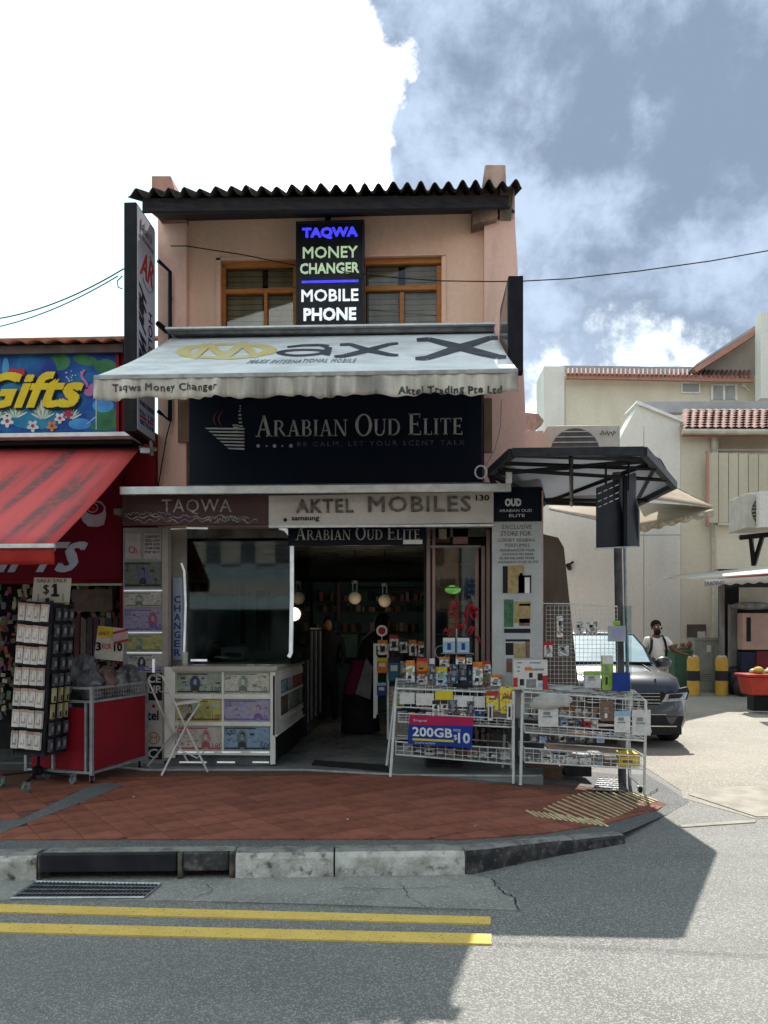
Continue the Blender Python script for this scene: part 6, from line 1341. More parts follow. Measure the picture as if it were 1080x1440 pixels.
# red awning
ra = thing('awning', 'sloping red awning with dark mildew streaks over the gift shop', 'awning', P(60, 700, 8.0))
RA = M('red_canvas', (.50, .052, .052), (.40, .045, .045), 1.5, .75, streak=.5)
def redmat():
    m = bpy.data.materials.new('red_canvas_streaked'); m.use_nodes = True; t = m.node_tree; b = t.nodes['Principled BSDF']; b.inputs['Roughness'].default_value = .75
    co = t.nodes.new('ShaderNodeTexCoord').outputs['Object']
    mp = t.nodes.new('ShaderNodeMapping'); mp.inputs['Scale'].default_value = (2.6, .22, .22); t.links.new(co, mp.inputs[0])
    n = t.nodes.new('ShaderNodeTexNoise'); n.inputs['Scale'].default_value = 1.7; n.inputs['Detail'].default_value = 4; t.links.new(mp.outputs[0], n.inputs['Vector'])
    n2 = t.nodes.new('ShaderNodeTexNoise'); n2.inputs['Scale'].default_value = 14; n2.inputs['Detail'].default_value = 5; t.links.new(co, n2.inputs['Vector'])
    c = mixc(t, ramp(t, n.outputs[0], .3, .7), (.60, .075, .07), (.44, .05, .055)); c = mixc(t, mth(t, 'MULTIPLY', ramp(t, n.outputs[0], .54, .66), ramp(t, n2.outputs[0], .25, .55)), c, (.15, .06, .055)); t.links.new(c, b.inputs['Base Color'])
    return m
RB0, RB1 = P(-260, 626, 8.05), P(200, 626, 8.05); RF1 = P(77, 765, 6.08); RF0 = Vector((-8, 6.08, RF1.z)); RB0.x = -8
part('canopy_cloth', redmat(), ra, lambda b: b.sheet(lambda u, v: RB0.lerp(RB1, u).lerp(RF0.lerp(RF1, u), v)+Vector((0, 0, -.03*sin(pi*v))), 24, 10), solid=.006)
part('front_bar', PROF, ra, lambda b: b.box(-8, RF1.x+.01, 6.05, 6.09, RF1.z-.035, RF1.z), bevel=.004)
vz = P(60, 794, 6.08).z
part('valance', M('red_valance', (.36, .03, .02), (.28, .02, .018), 3, .7, streak=3), ra, lambda b: b.sheet(lambda u, v: (-8+(RF1.x+8)*u, 6.07-.012*sin(u*130)*v, RF1.z-.035+(vz-RF1.z+.035)*v), 120, 3), solid=.004)
part('folding_arm', GALV, ra, lambda b: b.tube([RB1+Vector((-.1, 0, -.1)), RB1.lerp(RF1, .5)+Vector((-.3, 0, -.15)), RF1+Vector((-.25, .05, -.05))], .018, 6))
# goods hung on the gift-shop back wall: a mass of small packets nobody could count
def goods(b):
    rg = random.Random(21)
    for i in range(900):
        x = rg.uniform(-60, 170); y = rg.uniform(822, 1010); 
        if 100 < x and y > 960: continue
        p = P(x, y, 8.75+rg.uniform(-.05, .12)); w_ = rg.uniform(.02, .06); h = rg.uniform(.03, .1)
        b.obox(p, (w_, .01, h), (0, rg.uniform(-.4, .4), 0), rg.randrange(8))
gm = [M('good_'+k, c, None, 20, .5) for k, c in (('a', (.36, .26, .16)), ('b', (.12, .12, .13)), ('c', (.4, .1, .09)), ('d', (.18, .2, .24)), ('e', (.55, .48, .34)), ('f', (.2, .12, .1)), ('g', (.14, .26, .14)), ('h', (.36, .14, .22)))]
b = MB(); goods(b); tag(b.build('hanging_goods', gm), 'dim mass of small trinkets hanging on the gift shop wall', kind='stuff')
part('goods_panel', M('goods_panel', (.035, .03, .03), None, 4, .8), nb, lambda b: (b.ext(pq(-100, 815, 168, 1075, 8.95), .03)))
lt = thing('shelf_light', 'pale green strip light along the top of the gift shop opening', 'light', P(120, 822, 8.0))
part('tube', M('green_tube', (.38, .48, .34), (.28, .36, .24), 20, .5), lt, lambda b: b.ext(pq(98, 820.5, 171, 823.5, 8.05), .02))
bg_ = MB(); bg_.ext(pq(101, 829, 158, 860, 8.4), .03); tag(bg_.build('brown_poster', M('brown_poster', (.11, .08, .07), (.16, .11, .09), 9, .6)), 'dim brown poster hung under the green strip light', 'poster')
jk = MB(); 
for k in range(7):
    x = 104+k*9; jk.ext([P(x, 930, 8.3), P(x+7, 930, 8.3), P(x+8, 868+3*(k % 2), 8.3), P(x+1, 868, 8.3)], .03, k % 3)
tag(jk.build('hanging_scarves', [M('scarf_a', (.10, .04, .05)), M('scarf_b', (.16, .12, .10)), M('scarf_c', (.07, .06, .08))]), 'row of dim dark scarves hanging behind the red trolley', 'scarves', kind='stuff')
# ------------------------------------------------------------------ black-framed canopy, pole and hanging board at the corner
cnp = thing('canopy', 'black steel canopy with translucent panels standing on a pole at the corner', 'canopy', gz(884, 1106))
zc1, zc2 = 3.06, 3.0
C0 = [P(690, 672, 7.3), P(720, 639, 6.51), P(905, 645, 6.51), P(948, 690, 8.06), P(892, 720, 9.3), P(765, 700, 9.0)]
C0 = [Vector((p.x, p.y, 3.05)) for p in C0]
PANM = bpy.data.materials.new('canopy_panel'); PANM.use_nodes = True; _t = PANM.node_tree; _b = _t.nodes['Principled BSDF']
_co = _t.nodes.new('ShaderNodeTexCoord'); _n = _t.nodes.new('ShaderNodeTexNoise'); _n.inputs['Scale'].default_value = 3; _t.links.new(_co.outputs['Object'], _n.inputs['Vector'])
_t.links.new(mixc(_t, _n.outputs[0], (.24, .25, .27), (.34, .35, .37)), _b.inputs['Base Color']); _b.inputs['Roughness'].default_value = .6; _b.inputs['Transmission Weight'].default_value = .0
_tl = _t.nodes.new('ShaderNodeBsdfTranslucent'); _tl.inputs[0].default_value = (.42, .44, .46, 1); _mx = _t.nodes.new('ShaderNodeMixShader'); _mx.inputs[0].default_value = .5
_o = _t.nodes['Material Output']; _t.links.new(_b.outputs[0], _mx.inputs[1]); _t.links.new(_tl.outputs[0], _mx.inputs[2]); _t.links.new(_mx.outputs[0], _o.inputs[0])
apex = Vector((2.35, 7.7, 3.30))
def up(p, k=.0): return p+Vector((0, 0, k))
for i in range(6): part('roof_panel', PANM, cnp, lambda b: b.quad([up(C0[i], .035), up(C0[(i+1) % 6], .035), up(apex, .0)]), solid=.006)
def cfr(b):
    for i in range(6):
        a, c = C0[i], C0[(i+1) % 6]; n = (c-a).cross(Vector((0, 0, 1))).normalized()*.03
        b.ext([a-n, c-n, c+n, a+n], Vector((0, 0, .07)))
part('rim_beam', M('canopy_black', (.02, .022, .025), (.035, .036, .04), 7, .45), cnp, cfr, split=True)
part('rafter', BLACKM, cnp, lambda b: [b.tube([up(C0[i], .02), up(apex, -.03)], .024, 4) for i in range(6)], split=True)
def xb(b):
    for k in (.35, .7):
        b.tube([C0[1].lerp(C0[0], k*.9), C0[2].lerp(C0[3], k)], .018, 4)
    b.tube([C0[5].lerp(C0[0], .2), C0[4].lerp(C0[3], .4)], .018, 4); b.tube([C0[1].lerp(C0[2], .45), C0[5].lerp(C0[4], .3)], .02, 4)
part('cross_bar', BLACKM, cnp, xb, split=True)
pb = P(871, 1000, 7.95); 
part('pole', M('pole_dark', (.07, .07, .075), (.12, .12, .125), 9, .5), cnp, lambda b: (b.tube([Vector((pb.x+.03, 7.95, .0)), Vector((pb.x-.03, 7.95, 3.2))], .042, 12)))
part('conduit', GALV, cnp, lambda b: b.tube([Vector((pb.x+.11, 7.97, 0)), Vector((pb.x+.05, 7.97, 3.0))], .018, 8))
part('wall_bracket', BLACKM, cnp, lambda b: (b.tube([C0[0], Vector((P(700, 670, 8.3).x, 8.3, 3.05))], .03, 4), b.tube([C0[5], Vector((P(760, 670, 8.3).x, 8.3, 3.1))], .03, 4)), split=True)
part('junction_box', WHITE, cnp, lambda b: b.ext(pq(712, 655, 720, 679, 7.1), .06))
hs = thing('hanging_board', 'black cut-cornered board hung with its bolted back below the corner canopy', 'board', P(867, 770, 6.9))
YH0, YH1 = 6.75, 7.35
hx = lambda x, y, Y: P(x, y, Y)
part('board', BLACKM, hs, lambda b: b.ext([hx(838, 770, 6.75), hx(838, 686, 6.75), hx(893, 664, 7.05), hx(893, 700, 7.05), hx(898, 716, 7.05), hx(898, 767, 7.05)], Vector((.04, .1, 0))), bevel=.004)
part('side_bar', BLACKM, hs, lambda b: b.ext([hx(877, 768, 6.9), hx(877, 668, 6.9), hx(882, 668, 6.9), hx(882, 768, 6.9)], .04))
part('bolt_strip', GALV, hs, lambda b: [b.ext([hx(x, y+dy, 6.735+.006*k), hx(x+5, y-2.2+dy, 6.76+.006*k), hx(x+5, y-3.4+dy, 6.76+.006*k), hx(x, y-1.2+dy, 6.735+.006*k)], .004) for dy in (0, 11, 19) for k, (x, y) in enumerate(((841, 695), (849, 691.4), (857, 687.8), (865, 684)))])['kind'] = 'stuff'
part('lower_trim', GALV, hs, lambda b: b.ext([hx(838, 772, 6.74), hx(896, 769, 7.04), hx(896, 767.5, 7.04), hx(838, 770.5, 6.74)], .03))
part('suspension_rod', BLACKM, hs, lambda b: [b.tube([hx(x, 690, 6.9), Vector((hx(x, 690, 6.9).x, 6.9, 3.08))], .01) for x in (852, 884)], split=True)
ns = thing('notice_plate', 'small square notice with a round lilac mark fixed on the canopy pole', 'notice', P(867, 902, 7.66))
part('plate', [M('notice_silver', (.34, .37, .42)), M('lilac_mark', (.33, .31, .46)), PG], ns, lambda b: (b.ext(pq(855, 880, 880, 902, 7.66), .01, 0), b.lathe(P(870, 891, 7.655), [(.055, 0), (.055, .003)], 18, 1, 'Y'), b.ext(pq(862, 873, 872, 879, 7.665), .01, 2)))
bb = thing('blue_box', 'open blue plastic holder strapped to the canopy pole above the rack', 'box', P(874, 972, 7.6))
part('shell', M('blue_plastic', (.02, .05, .24), (.015, .035, .18), 6, .4), bb, lambda b: (b.ext(pq(862, 946, 886, 972, 7.56), .012), b.ext(pq(862, 946, 865, 972, 7.575), .12), b.ext(pq(883, 946, 886, 972, 7.575), .12), b.ext(pq(865, 969, 883, 972, 7.575), .1)))

# air conditioner outdoor unit behind the canopy
def acunit(nm, lab, x0, y0, x1, y1, Y, dep=.35, side=1):
    t = thing(nm, lab, 'air conditioner', P((x0+x1)/2, y1, Y))
    ACM = M('ac_casing', (.46, .45, .40), (.38, .37, .33), 5, .5, spots=(.28, .25, .2), spotsc=12, spott=.68)
    part('casing', ACM, t, lambda b: b.ext(pq(x0, y0, x1, y1, Y), dep), bevel=.012)
    w_ = x1-x0; h = y1-y0; cx, cy_ = x0+w_*.38, y0+h*.52; r = h*.46
    part('fan_well', M('fan_dark', (.09, .09, .085), None, 9, .6), t, lambda b: b.lathe(P(cx, cy_, Y-.006), [(r*Y/FP, 0), (r*Y/FP, .005)], 28, 0, 'Y'))
    def gl(b):
        for i in range(-4, 5):
            dy = i*r/4.6; hwid = math.sqrt(max(r*r-dy*dy, 0)); b.ext(pq(cx-hwid, cy_+dy-.7, cx+hwid, cy_+dy+.7, Y-.02), .012)
    part('grille_bar', GALV, t, gl, split=True)
    part('maker_mark', M('ac_letter', (.13, .12, .11), None), t, lambda b: b.tube([P(x0+w_*(.72+.02*k), y0+h*(.15+.05*sin(k*2.3)), Y-.004) for k in range(12)], .006, 4))
    part('vent_line', M('ac_line', (.3, .29, .26)), t, lambda b: [b.ext(pq(x0+w_*.75, y0+h*(.4+.12*k), x0+w_*.95, y0+h*(.42+.12*k), Y-.004), .003) for k in range(5)], split=True)
    return t
a1 = acunit('ac_unit', 'large beige outdoor air conditioner behind the black corner canopy', 770, 598, 872, 672, 9.6)
part('support', BLACKM, a1, lambda b: (b.tube([P(780, 673, 9.65), Vector((xr, 9.65, P(780, 690, 9.65).z))], .03, 4), b.tube([P(780, 673, 9.65), P(865, 673, 9.65)], .03, 4)))
a2 = acunit('ac_unit', 'white outdoor air conditioner on a black bracket at the right edge', 1050, 693, 1130, 742, 15.5, .9)
part('side_panel', PW, a2, lambda b: b.ext(pq(1068, 690, 1135, 741, 15.3), .15))
part('bracket', BLACKM, a2, lambda b: (b.tube([P(1040, 756, 15.6), P(1140, 746, 15.6)], .05, 4), b.tube([P(1056, 756, 15.6), P(1060, 795, 15.8)], .05, 4), b.tube([P(1072, 755, 15.6), P(1060, 795, 15.8)], .05, 4)), split=True)

# ------------------------------------------------------------------ pale buildings beyond the lane
WB = 22.0
CRM = M('cream_wall', (.62, .56, .44), (.54, .49, .39), 1.1, .85, bump=.2, bscale=10, streak=3); CRM2 = M('pale_wall', (.68, .65, .58), (.60, .575, .52), 1.1, .85, streak=3)
PKF = M('pink_fascia', (.42, .21, .16), (.35, .18, .14), 4, .7); RT = M('clay_roof_tile', (.22, .085, .065), (.13, .06, .05), 14, .8, rnd=.35, spots=(.33, .25, .22), spotsc=16, spott=.58)
bA = thing('lane_building', 'pale building with a sloped white gable and a small tiled lean-to roof beyond the car', 'building', P(900, 971, WB))
def g3(pts, Y, d, b, mi=0): b.ext([P(x, y, Y) for x, y in pts], d, mi)
part('gable_wall', CRM2, bA, lambda b: g3([(700, 973), (957, 973), (957, 592), (899, 566), (870, 620), (866, 690), (700, 690)], WB, 1.0, b))
part('gable_coping', WHITE, bA, lambda b: g3([(896, 563), (962, 590), (962, 594), (894, 567)], WB-.1, 1.2, b))
part('wall', CRM, bA, lambda b: g3([(957.4, 973), (1010, 973), (1010, 612), (957.4, 612)], WB, 1.0, b))
part('wall', CRM, bA, lambda b: g3([(957.4, 720), (1240, 720), (1240, 600), (957.4, 600)], WB+.5, .5, b))
part('fascia', PKF, bA, lambda b: g3([(959, 613), (1240, 613), (1240, 603), (959, 601)], WB-.35, .1, b))
part('parapet', M('grey_parapet', (.36, .36, .37), (.3, .3, .31), 2, .8), bA, lambda b: g3([(905, 580), (1240, 580), (1240, 563), (905, 565)], WB+2.5, .3, b))
qa = [P(959, 603, WB-.45), P(1240, 604, WB-.45), P(1240, 577, WB+2.2), P(962, 577, WB+2.2)]
rt_me = None
tb = MB(); tb.sheet(lambda u, v: ((u-.5)*.24, (v-.5)*.42, .05*sin(pi*u)+.03*(1-v)), 4, 1); o_ = tb.build('roof_tile', RT, None, (0, 0, 0), local=True); rt_me = o_.data; bpy.data.objects.remove(o_)
ncol, nrow = 24, 8; ang_ = math.atan2(qa[3].z-qa[0].z, qa[3].y-qa[0].y)
for r in range(nrow):
    for c in range(ncol):
        u, v = (c+.5)/ncol*.93, (r+.5)/nrow; p = qa[0].lerp(qa[1], u).lerp(qa[3].lerp(qa[2], u), v)
        o = bpy.data.objects.new('roof_tile', rt_me); C.objects.link(o); o.parent = bA; o.location = p-bA.location; o.rotation_euler = (ang_, 0, 0); o.scale = (.98, 1.0, 1)
part('roof_bed', PKF, bA, lambda b: b.ext([p-Vector((0, 0, .03)) for p in qa], Vector((0, 0, -.04))))
part('door_frame', CRM2, bA, lambda b: g3([(982, 690), (984, 690), (984, 634), (1080, 634), (1080, 631), (982, 631)], WB+.4, .1, b))
part('screen_panel', M('screen_cream', (.46, .41, .31), (.40, .36, .27), 1.2, .7, streak=4), bA, lambda b: [g3([(997+k*14, 735), (1010+k*14, 735), (1010+k*14, 636+k*.4), (997+k*14, 637+k*.4)], WB-.6, .08, b) for k in range(10)], split=True)
part('screen_post', PKF, bA, lambda b: g3([(994, 740), (997, 740), (997, 634), (994, 634)], WB-.62, .1, b))
part('lower_panel', CRM, bA, lambda b: g3([(1008, 800), (1240, 800), (1240, 738), (1008, 738)], WB-.3, .2, b))
part('back_door', DARK, bA, lambda b: g3([(1010, 973), (1240, 973), (1240, 800), (1010, 800)], WB+.2, .2, b))
part('vent_hole', M('hole_brown', (.13, .10, .08), None), bA, lambda b: g3([(966, 897), (993, 897), (993, 878), (966, 878)], WB-.02, .015, b))
part('hole_box', PW, bA, lambda b: g3([(981, 900), (992, 900), (992, 888), (981, 888)], WB-.05, .02, b))
part('downpipe', M('pipe_cream', (.5, .46, .38)), bA, lambda b: b.tube([P(1004, 612, WB-.1), P(1004, 900, WB-.1)], .07, 8))
part('gutter', M('pipe_cream'), bA, lambda b: b.tube([P(960, 607, WB-.5), P(1240, 608, WB-.5)], .08, 8))
part('wall_seam', M('seam_grey', (.3, .28, .24)), bA, lambda b: (b.ext(pq(866, 752, 957, 753, WB-.004), .003), b.ext(pq(905, 600, 905.8, 970, WB-.004), .003)), split=True)
part('wall_lamp', BLACKM, bA, lambda b: (b.tube([P(799, 795, WB-.3), P(801, 799, WB-.05)], .07, 8), b.tube([P(799, 795, WB-.05), P(806, 790, WB-.01)], .03, 6)))
bB = thing('far_building', 'beige building with a long red-edged eave and a steep gable roof behind the others', 'building', P(900, 900, 31))
YQ = 31
part('end_wall', CRM2, bB, lambda b: g3([(765, 960), (794, 960), (794, 515), (765, 515)], YQ, 2, b))
part('wall', CRM, bB, lambda b: g3([(794.5, 960), (1200, 960), (1200, 528), (794.5, 528)], YQ+.1, 2, b))
part('fascia', PKF, bB, lambda b: g3([(797, 532), (1060, 537), (1060, 529), (797, 525)], YQ-.5, .15, b))
part('eave_tile', RT, bB, lambda b: [b.tube([P(799+k*6.2, 526+k*.09, YQ-.6), P(799+k*6.2, 519+k*.05, YQ+.6)], .05, 6) for k in range(42)], split=True)
part('flat_roof', M('grey_parapet'), bB, lambda b: g3([(790, 521), (1060, 526), (1000, 516), (790, 514)], YQ+1, .6, b))
part('gable_roof', PKF, bB, lambda b: g3([(980, 523), (1078, 461), (1078, 452), (975, 518)], YQ-.6, .5, b))
part('gable_roof_top', M('grey_parapet'), bB, lambda b: g3([(972, 519), (1078, 452), (1078, 447), (980, 511)], YQ-.3, 3, b))
part('gable_wall', M('grey_cream_wall', (.42, .40, .36), (.37, .35, .32), 1, .85), bB, lambda b: g3([(984, 530), (1200, 530), (1200, 395), (1078, 455), (984, 520)], YQ+.5, .4, b))
part('tower_wall', CRM2, bB, lambda b: g3([(1070, 560), (1200, 560), (1200, 428), (1070, 440)], YQ-1.2, .5, b))
bw = part('window_frame', WHITE, bB, lambda b: [g3([(x0, y1), (x1, y1), (x1, y0), (x0, y0)], YQ+.02, .07, b) for x0, y0, x1, y1 in ((958, 537, 985, 539), (958, 551, 985, 553), (958, 539, 960, 551), (983, 539, 985, 551), (1000, 540, 1037, 542), (1000, 542, 1003, 562), (1034, 542, 1037, 562), (1017, 542, 1020, 562))], split=True)
for r in ((960, 539, 983, 551), (1003, 542, 1017, 562), (1020, 542, 1034, 562)): part('pane', M('pale_pane', (.36, .37, .37), (.3, .3, .3), 3, .3), bB, lambda b: b.ext(pq(*r, YQ+.06), .02))
part('wall_light', WHITE, bB, lambda b: (b.ball(P(1046, 541, YQ-.1), .09), b.tube([P(1046, 541, YQ-.1), P(1053, 549, YQ)], .03)))
# cream sailcloth awnings stretched over the lane
sa1 = thing('lane_awning', 'tan canvas awning stretched across the lane behind the black canopy', 'awning', P(860, 720, 16))
TAN = M('tan_canvas', (.33, .265, .19), (.27, .215, .155), 1.5, .8, streak=.3)
part('cloth', TAN, sa1, lambda b: b.sheet(lambda u, v: P(770, 700, 20.5).lerp(P(1000, 712, 20.5), u).lerp(P(772, 716, 18.6).lerp(P(898, 742, 18.6).lerp(P(1004, 718, 18.6), max(0, u*2-1)) if u > .5 else P(772, 716, 18.6).lerp(P(898, 742, 18.6), u*2), .999), v)+Vector((0, 0, .12*sin(pi*v)*sin(pi*u))), 20, 8), solid=.01)
part('peak_cloth', TAN, sa1, lambda b: b.sheet(lambda u, v: P(900, 660+40*v, 18-2*v).lerp(P(930+75*v, 675+38*v, 20.9-1.4*v), u), 6, 6), solid=.01)
part('valance', M('worn_valance', (.40, .36, .27), (.2, .17, .13), 9, .8), sa1, lambda b: b.sheet(lambda u, v: P(886+118*u, 742-24*u+10*v*(1-.3*u)+1.5*sin(u*40)*v, 18.56), 40, 2), solid=.008)
part('spar', GALV, sa1, lambda b: (b.tube([P(772, 716, 18.6), P(898, 743, 18.6), P(1004, 719, 18.6)], .025, 6)))

# ------------------------------------------------------------------ lane furniture
YBO = 15.6
def bollard(nm, lab, px, grp):
    base = G(px, 978); t = thing(nm, lab, 'bollard', base, group=grp); r = .145; h = .96
    by, bk = M('bollard_yellow', (.50, .31, .05), (.42, .25, .04), 7, .6, spots=(.5, .45, .35), spotsc=9, spott=.66), M('bollard_black', (.03, .03, .035), None, 7, .6)
    c = Vector((base.x, base.y, 0))
    part('post', by, t, lambda b: b.lathe(c, [(r, 0), (r, h-.12), (r*.93, h-.06), (r*.75, h-.02), (r*.4, h+.01), (.01, h+.02)], 22))
    part('band', bk, t, lambda b: b.lathe(c+Vector((0, 0, .36)), [(r+.004, 0), (r+.004, .24)], 22))
    part('worn_top', M('bollard_top', (.5, .45, .36), (.4, .34, .24), 12, .7), t, lambda b: b.lathe(c+Vector((0, 0, h-.03)), [(r*.84, 0), (r*.72, .025), (r*.42, .046), (.01, .055)], 20))
    part('foot', M('foot_grey', (.25, .24, .22)), t, lambda b: b.lathe(c, [(r+.03, 0), (r+.03, .02)], 20))
bollard('bollard', 'yellow and black round-topped bollard between the green bin and the grey cabinet', 975, 'striped bollards beyond the lane')
bollard('bollard', 'yellow and black round-topped bollard at the right end of the grey cabinet', 1015, 'striped bollards beyond the lane')
eb = thing('electrical_cabinet', 'grey-green steel electrical cabinet between two striped bollards', 'cabinet', G(998, 974))
c = G(998, 974); EC = M('cabinet_green_grey', (.25, .27, .235), (.2, .215, .19), 4, .55, spots=(.14, .15, .13), spotsc=5, spott=.68)
yb_ = c.y
part('body', EC, eb, lambda b: b.box(P(977, 900, yb_).x, P(1022, 900, yb_).x, yb_, yb_+.5, .06, P(998, 901, yb_).z), bevel=.01)
part('lid', EC, eb, lambda b: b.box(P(976, 900, yb_).x, P(1024, 900, yb_).x, yb_-.03, yb_+.53, P(998, 901, yb_).z, P(998, 898, yb_).z+.02))
part('door', EC, eb, lambda b: (b.ext(pq(979, 903, 1003, 970, yb_-.012), .011), b.ext(pq(1004.5, 903, 1020, 970, yb_-.012), .011)), split=True)
part('louvre', M('louvre_dark', (.12, .13, .115)), eb, lambda b: [b.ext(pq(982, y, 1000, y+1, yb_-.016), .003) for y in (948, 951, 954, 957)], split=True)
part('notice', PW, eb, lambda b: b.ext(pq(994, 907, 1000, 917, yb_-.016), .003))
part('plinth', KC, eb, lambda b: b.box(P(977, 900, yb_).x-.03, P(1022, 900, yb_).x+.03, yb_-.04, yb_+.55, 0, .06))
gb = thing('rubbish_bin', 'green plastic wheelie bin heaped with rubbish beside the first bollard', 'bin', G(958, 974))
c = G(958, 972); gw = .17
part('body', M('bin_green', (.06, .13, .08), (.045, .10, .06), 5, .5), gb, lambda b: b.add([(c.x-.21, c.y-.2, .05), (c.x+.21, c.y-.2, .05), (c.x+.21, c.y+.25, .05), (c.x-.21, c.y+.25, .05), (c.x-.27, c.y-.27, 1.03), (c.x+.27, c.y-.27, 1.03), (c.x+.27, c.y+.32, 1.03), (c.x-.27, c.y+.32, 1.03)], [(0, 3, 2, 1), (4, 5, 6, 7), (0, 1, 5, 4), (1, 2, 6, 5), (2, 3, 7, 6), (3, 0, 4, 7)]), bevel=.02)
part('rim', M('bin_rim', (.10, .18, .13)), gb, lambda b: b.box(c.x-.30, c.x+.30, c.y-.3, c.y+.35, 1.03, 1.08), bevel=.01)
part('wheel', RUBBER, gb, lambda b: (b.tube([(c.x-.26, c.y+.22, .1), (c.x-.2, c.y+.22, .1)], .1, 12), b.tube([(c.x+.2, c.y+.22, .1), (c.x+.26, c.y+.22, .1)], .1, 12)), split=True)
rg = random.Random(2); m = MB()
for i in range(22): m.ball((c.x+rg.uniform(-.3, .42), c.y+rg.uniform(-.2, .2), 1.10+rg.uniform(0, .14)), (rg.uniform(.04, .09), .06, rg.uniform(.03, .06)), rg.randrange(3), 7, 5)
m.box(c.x-.05, c.x+.55, c.y-.1, c.y+.15, 1.09, 1.13, 1)
tag(m.build('rubbish_heap', [M('rub_red', (.26, .10, .06)), M('rub_brown', (.20, .13, .08)), M('rub_pale', (.4, .34, .27))]), 'heap of reddish-brown rubbish and cartons spilling over the green bin', 'rubbish', kind='stuff')
# stall at the right edge
stl = thing('lane_stall', 'lane-side stall with a pinkish cupboard under a flat striped awning at the right edge', 'stall', G(1040, 985))
YS2 = 18.9
part('awning_sheet', [M('pale_awning', (.55, .52, .45), (.46, .44, .38), 2, .7), M('red_stripe', (.42, .06, .07))], stl, lambda b: (b.ext([P(940, 812, 19.4), P(1200, 787, 19.4), P(1200, 800, 17.4), P(985, 815, 17.4)], Vector((0, 0, .04)), 0), b.ext([P(1020, 812, 17.37), P(1200, 797, 17.37), P(1200, 808, 17.37), P(1030, 818, 17.37)], .03, 1)))
part('awning_valance', M('pale_awning'), stl, lambda b: b.sheet(lambda u, v: P(990+210*u, 815-12*u+(9+1.2*sin(u*80))*v, 17.34), 60, 2), solid=.01)
part('valance_lettering', M('blue_ink'), stl, lambda b: text(b, 'TRADING', tq_(990, 818, 1018, 824, 17.31, -.06), 0, .004))
part('awning_edge', WHITE, stl, lambda b: b.tube([P(934, 813, 19.42), P(1200, 786, 19.42)], .035, 6))
part('post', M('stall_post', (.13, .12, .12), (.2, .19, .18), 5, .6, streak=3), stl, lambda b: (b.ext(pq(1013, 820, 1019, 978, YS2), .08), b.ext(pq(1027, 850, 1037, 975, YS2+.3), .15)), split=True)
part('cupboard', M('cupboard_pink', (.44, .29, .24), (.36, .24, .2), 3, .6), stl, lambda b: (b.ext(pq(1044, 862, 1100, 914, YS2), .6)), bevel=.02)
part('cupboard_window', BLACKM, stl, lambda b: b.ext(pq(1050, 868, 1056, 902, YS2-.01), .009))
part('canvas_side', M('pale_awning'), stl, lambda b: b.ext(pq(1040, 826, 1110, 855, YS2+.2), .03))
part('plant_shade', M('grey_mass', (.16, .16, .15), (.28, .27, .25), 6, .9), stl, lambda b: b.ball(P(1058, 852, YS2-.1), (.5, .2, .1), 0, 14, 8))
part('lower_front', M('louvre_navy', (.03, .035, .06), None), stl, lambda b: (b.ext(pq(1042, 917, 1100, 960, YS2+.05), .5), [b.ext(pq(1043, 920+k*6, 1062, 923+k*6, YS2+.035), .012) for k in range(6)]))
part('back_wall', DARK, stl, lambda b: b.ext(pq(1012, 826, 1200, 975, YS2+.85), .05))
part('counter_side', M('maroon_side', (.16, .03, .035), None), stl, lambda b: b.ext(pq(1064, 916, 1110, 950, YS2+.0), .04))
rcq = thing('red_crate', 'red plastic crate piled with yellow cloth at the right edge of the lane', 'crate', G(1070, 985))
part('shell', M('crate_red', (.42, .05, .03), (.34, .04, .025), 5, .5), rcq, lambda b: b.ext([P(1057, 978, 14.8), P(1110, 978, 14.8), P(1116, 950, 14.8), P(1051, 952, 14.8)], .5), bevel=.02)
part('rim', M('crate_red'), rcq, lambda b: b.ext(pq(1050, 948.5, 1118, 952, 14.76), .58), bevel=.01)
part('stand', BLACKM, rcq, lambda b: b.ext(pq(1060, 978, 1105, 999.8, 14.9), .3))
yc = MB(); rg = random.Random(6)
for i in range(12): yc.ball(P(1062+rg.uniform(0, 40), 946-rg.uniform(0, 5), 15+rg.uniform(-.1, .2)), (rg.uniform(.08, .16), .12, rg.uniform(.05, .1)), rg.randrange(2), 8, 6)
tag(yc.build('yellow_cloth', [M('cloth_yellow', (.50, .38, .10), (.4, .28, .06), 8, .8), M('cloth_cream', (.52, .46, .3))]), 'crumpled yellow cloth heaped in the red crate', 'cloth')
dkb = MB(); dkb.ball(G(1035, 978)+Vector((0, .2, .35)), (.22, .25, .36), 0, 14, 9); dkb.ball(G(1046, 980)+Vector((0, .1, .22)), (.2, .22, .24), 0, 14, 9)
tag(dkb.build('rubbish_bag', M('bag_black', (.02, .02, .024), (.05, .05, .055), 9, .35)), 'black rubbish bags on the ground between the bollard and the red crate', 'rubbish bag')

# ------------------------------------------------------------------ dark grey car
CARP = M('car_paint', (.014, .017, .022), (.011, .014, .018), 2, .3, .0, coat=.5); CGL = M('car_glass_dark', (.02, .025, .03), None, 3, .06); CHR = M('chrome', (.6, .6, .6), None, 5, .15, 1); CBL = M('car_black_plastic', (.018, .018, .02), (.025, .025, .027), 12, .5)
cc = G(884, 1040); car = thing('parked_car', 'dark grey SUV facing the street, parked in the lane behind the corner rack', 'car', (P(876, 1000, 10.45).x, 10.45, 0), (0, 0, R(-1)))
car.scale = (1, 1, .95)
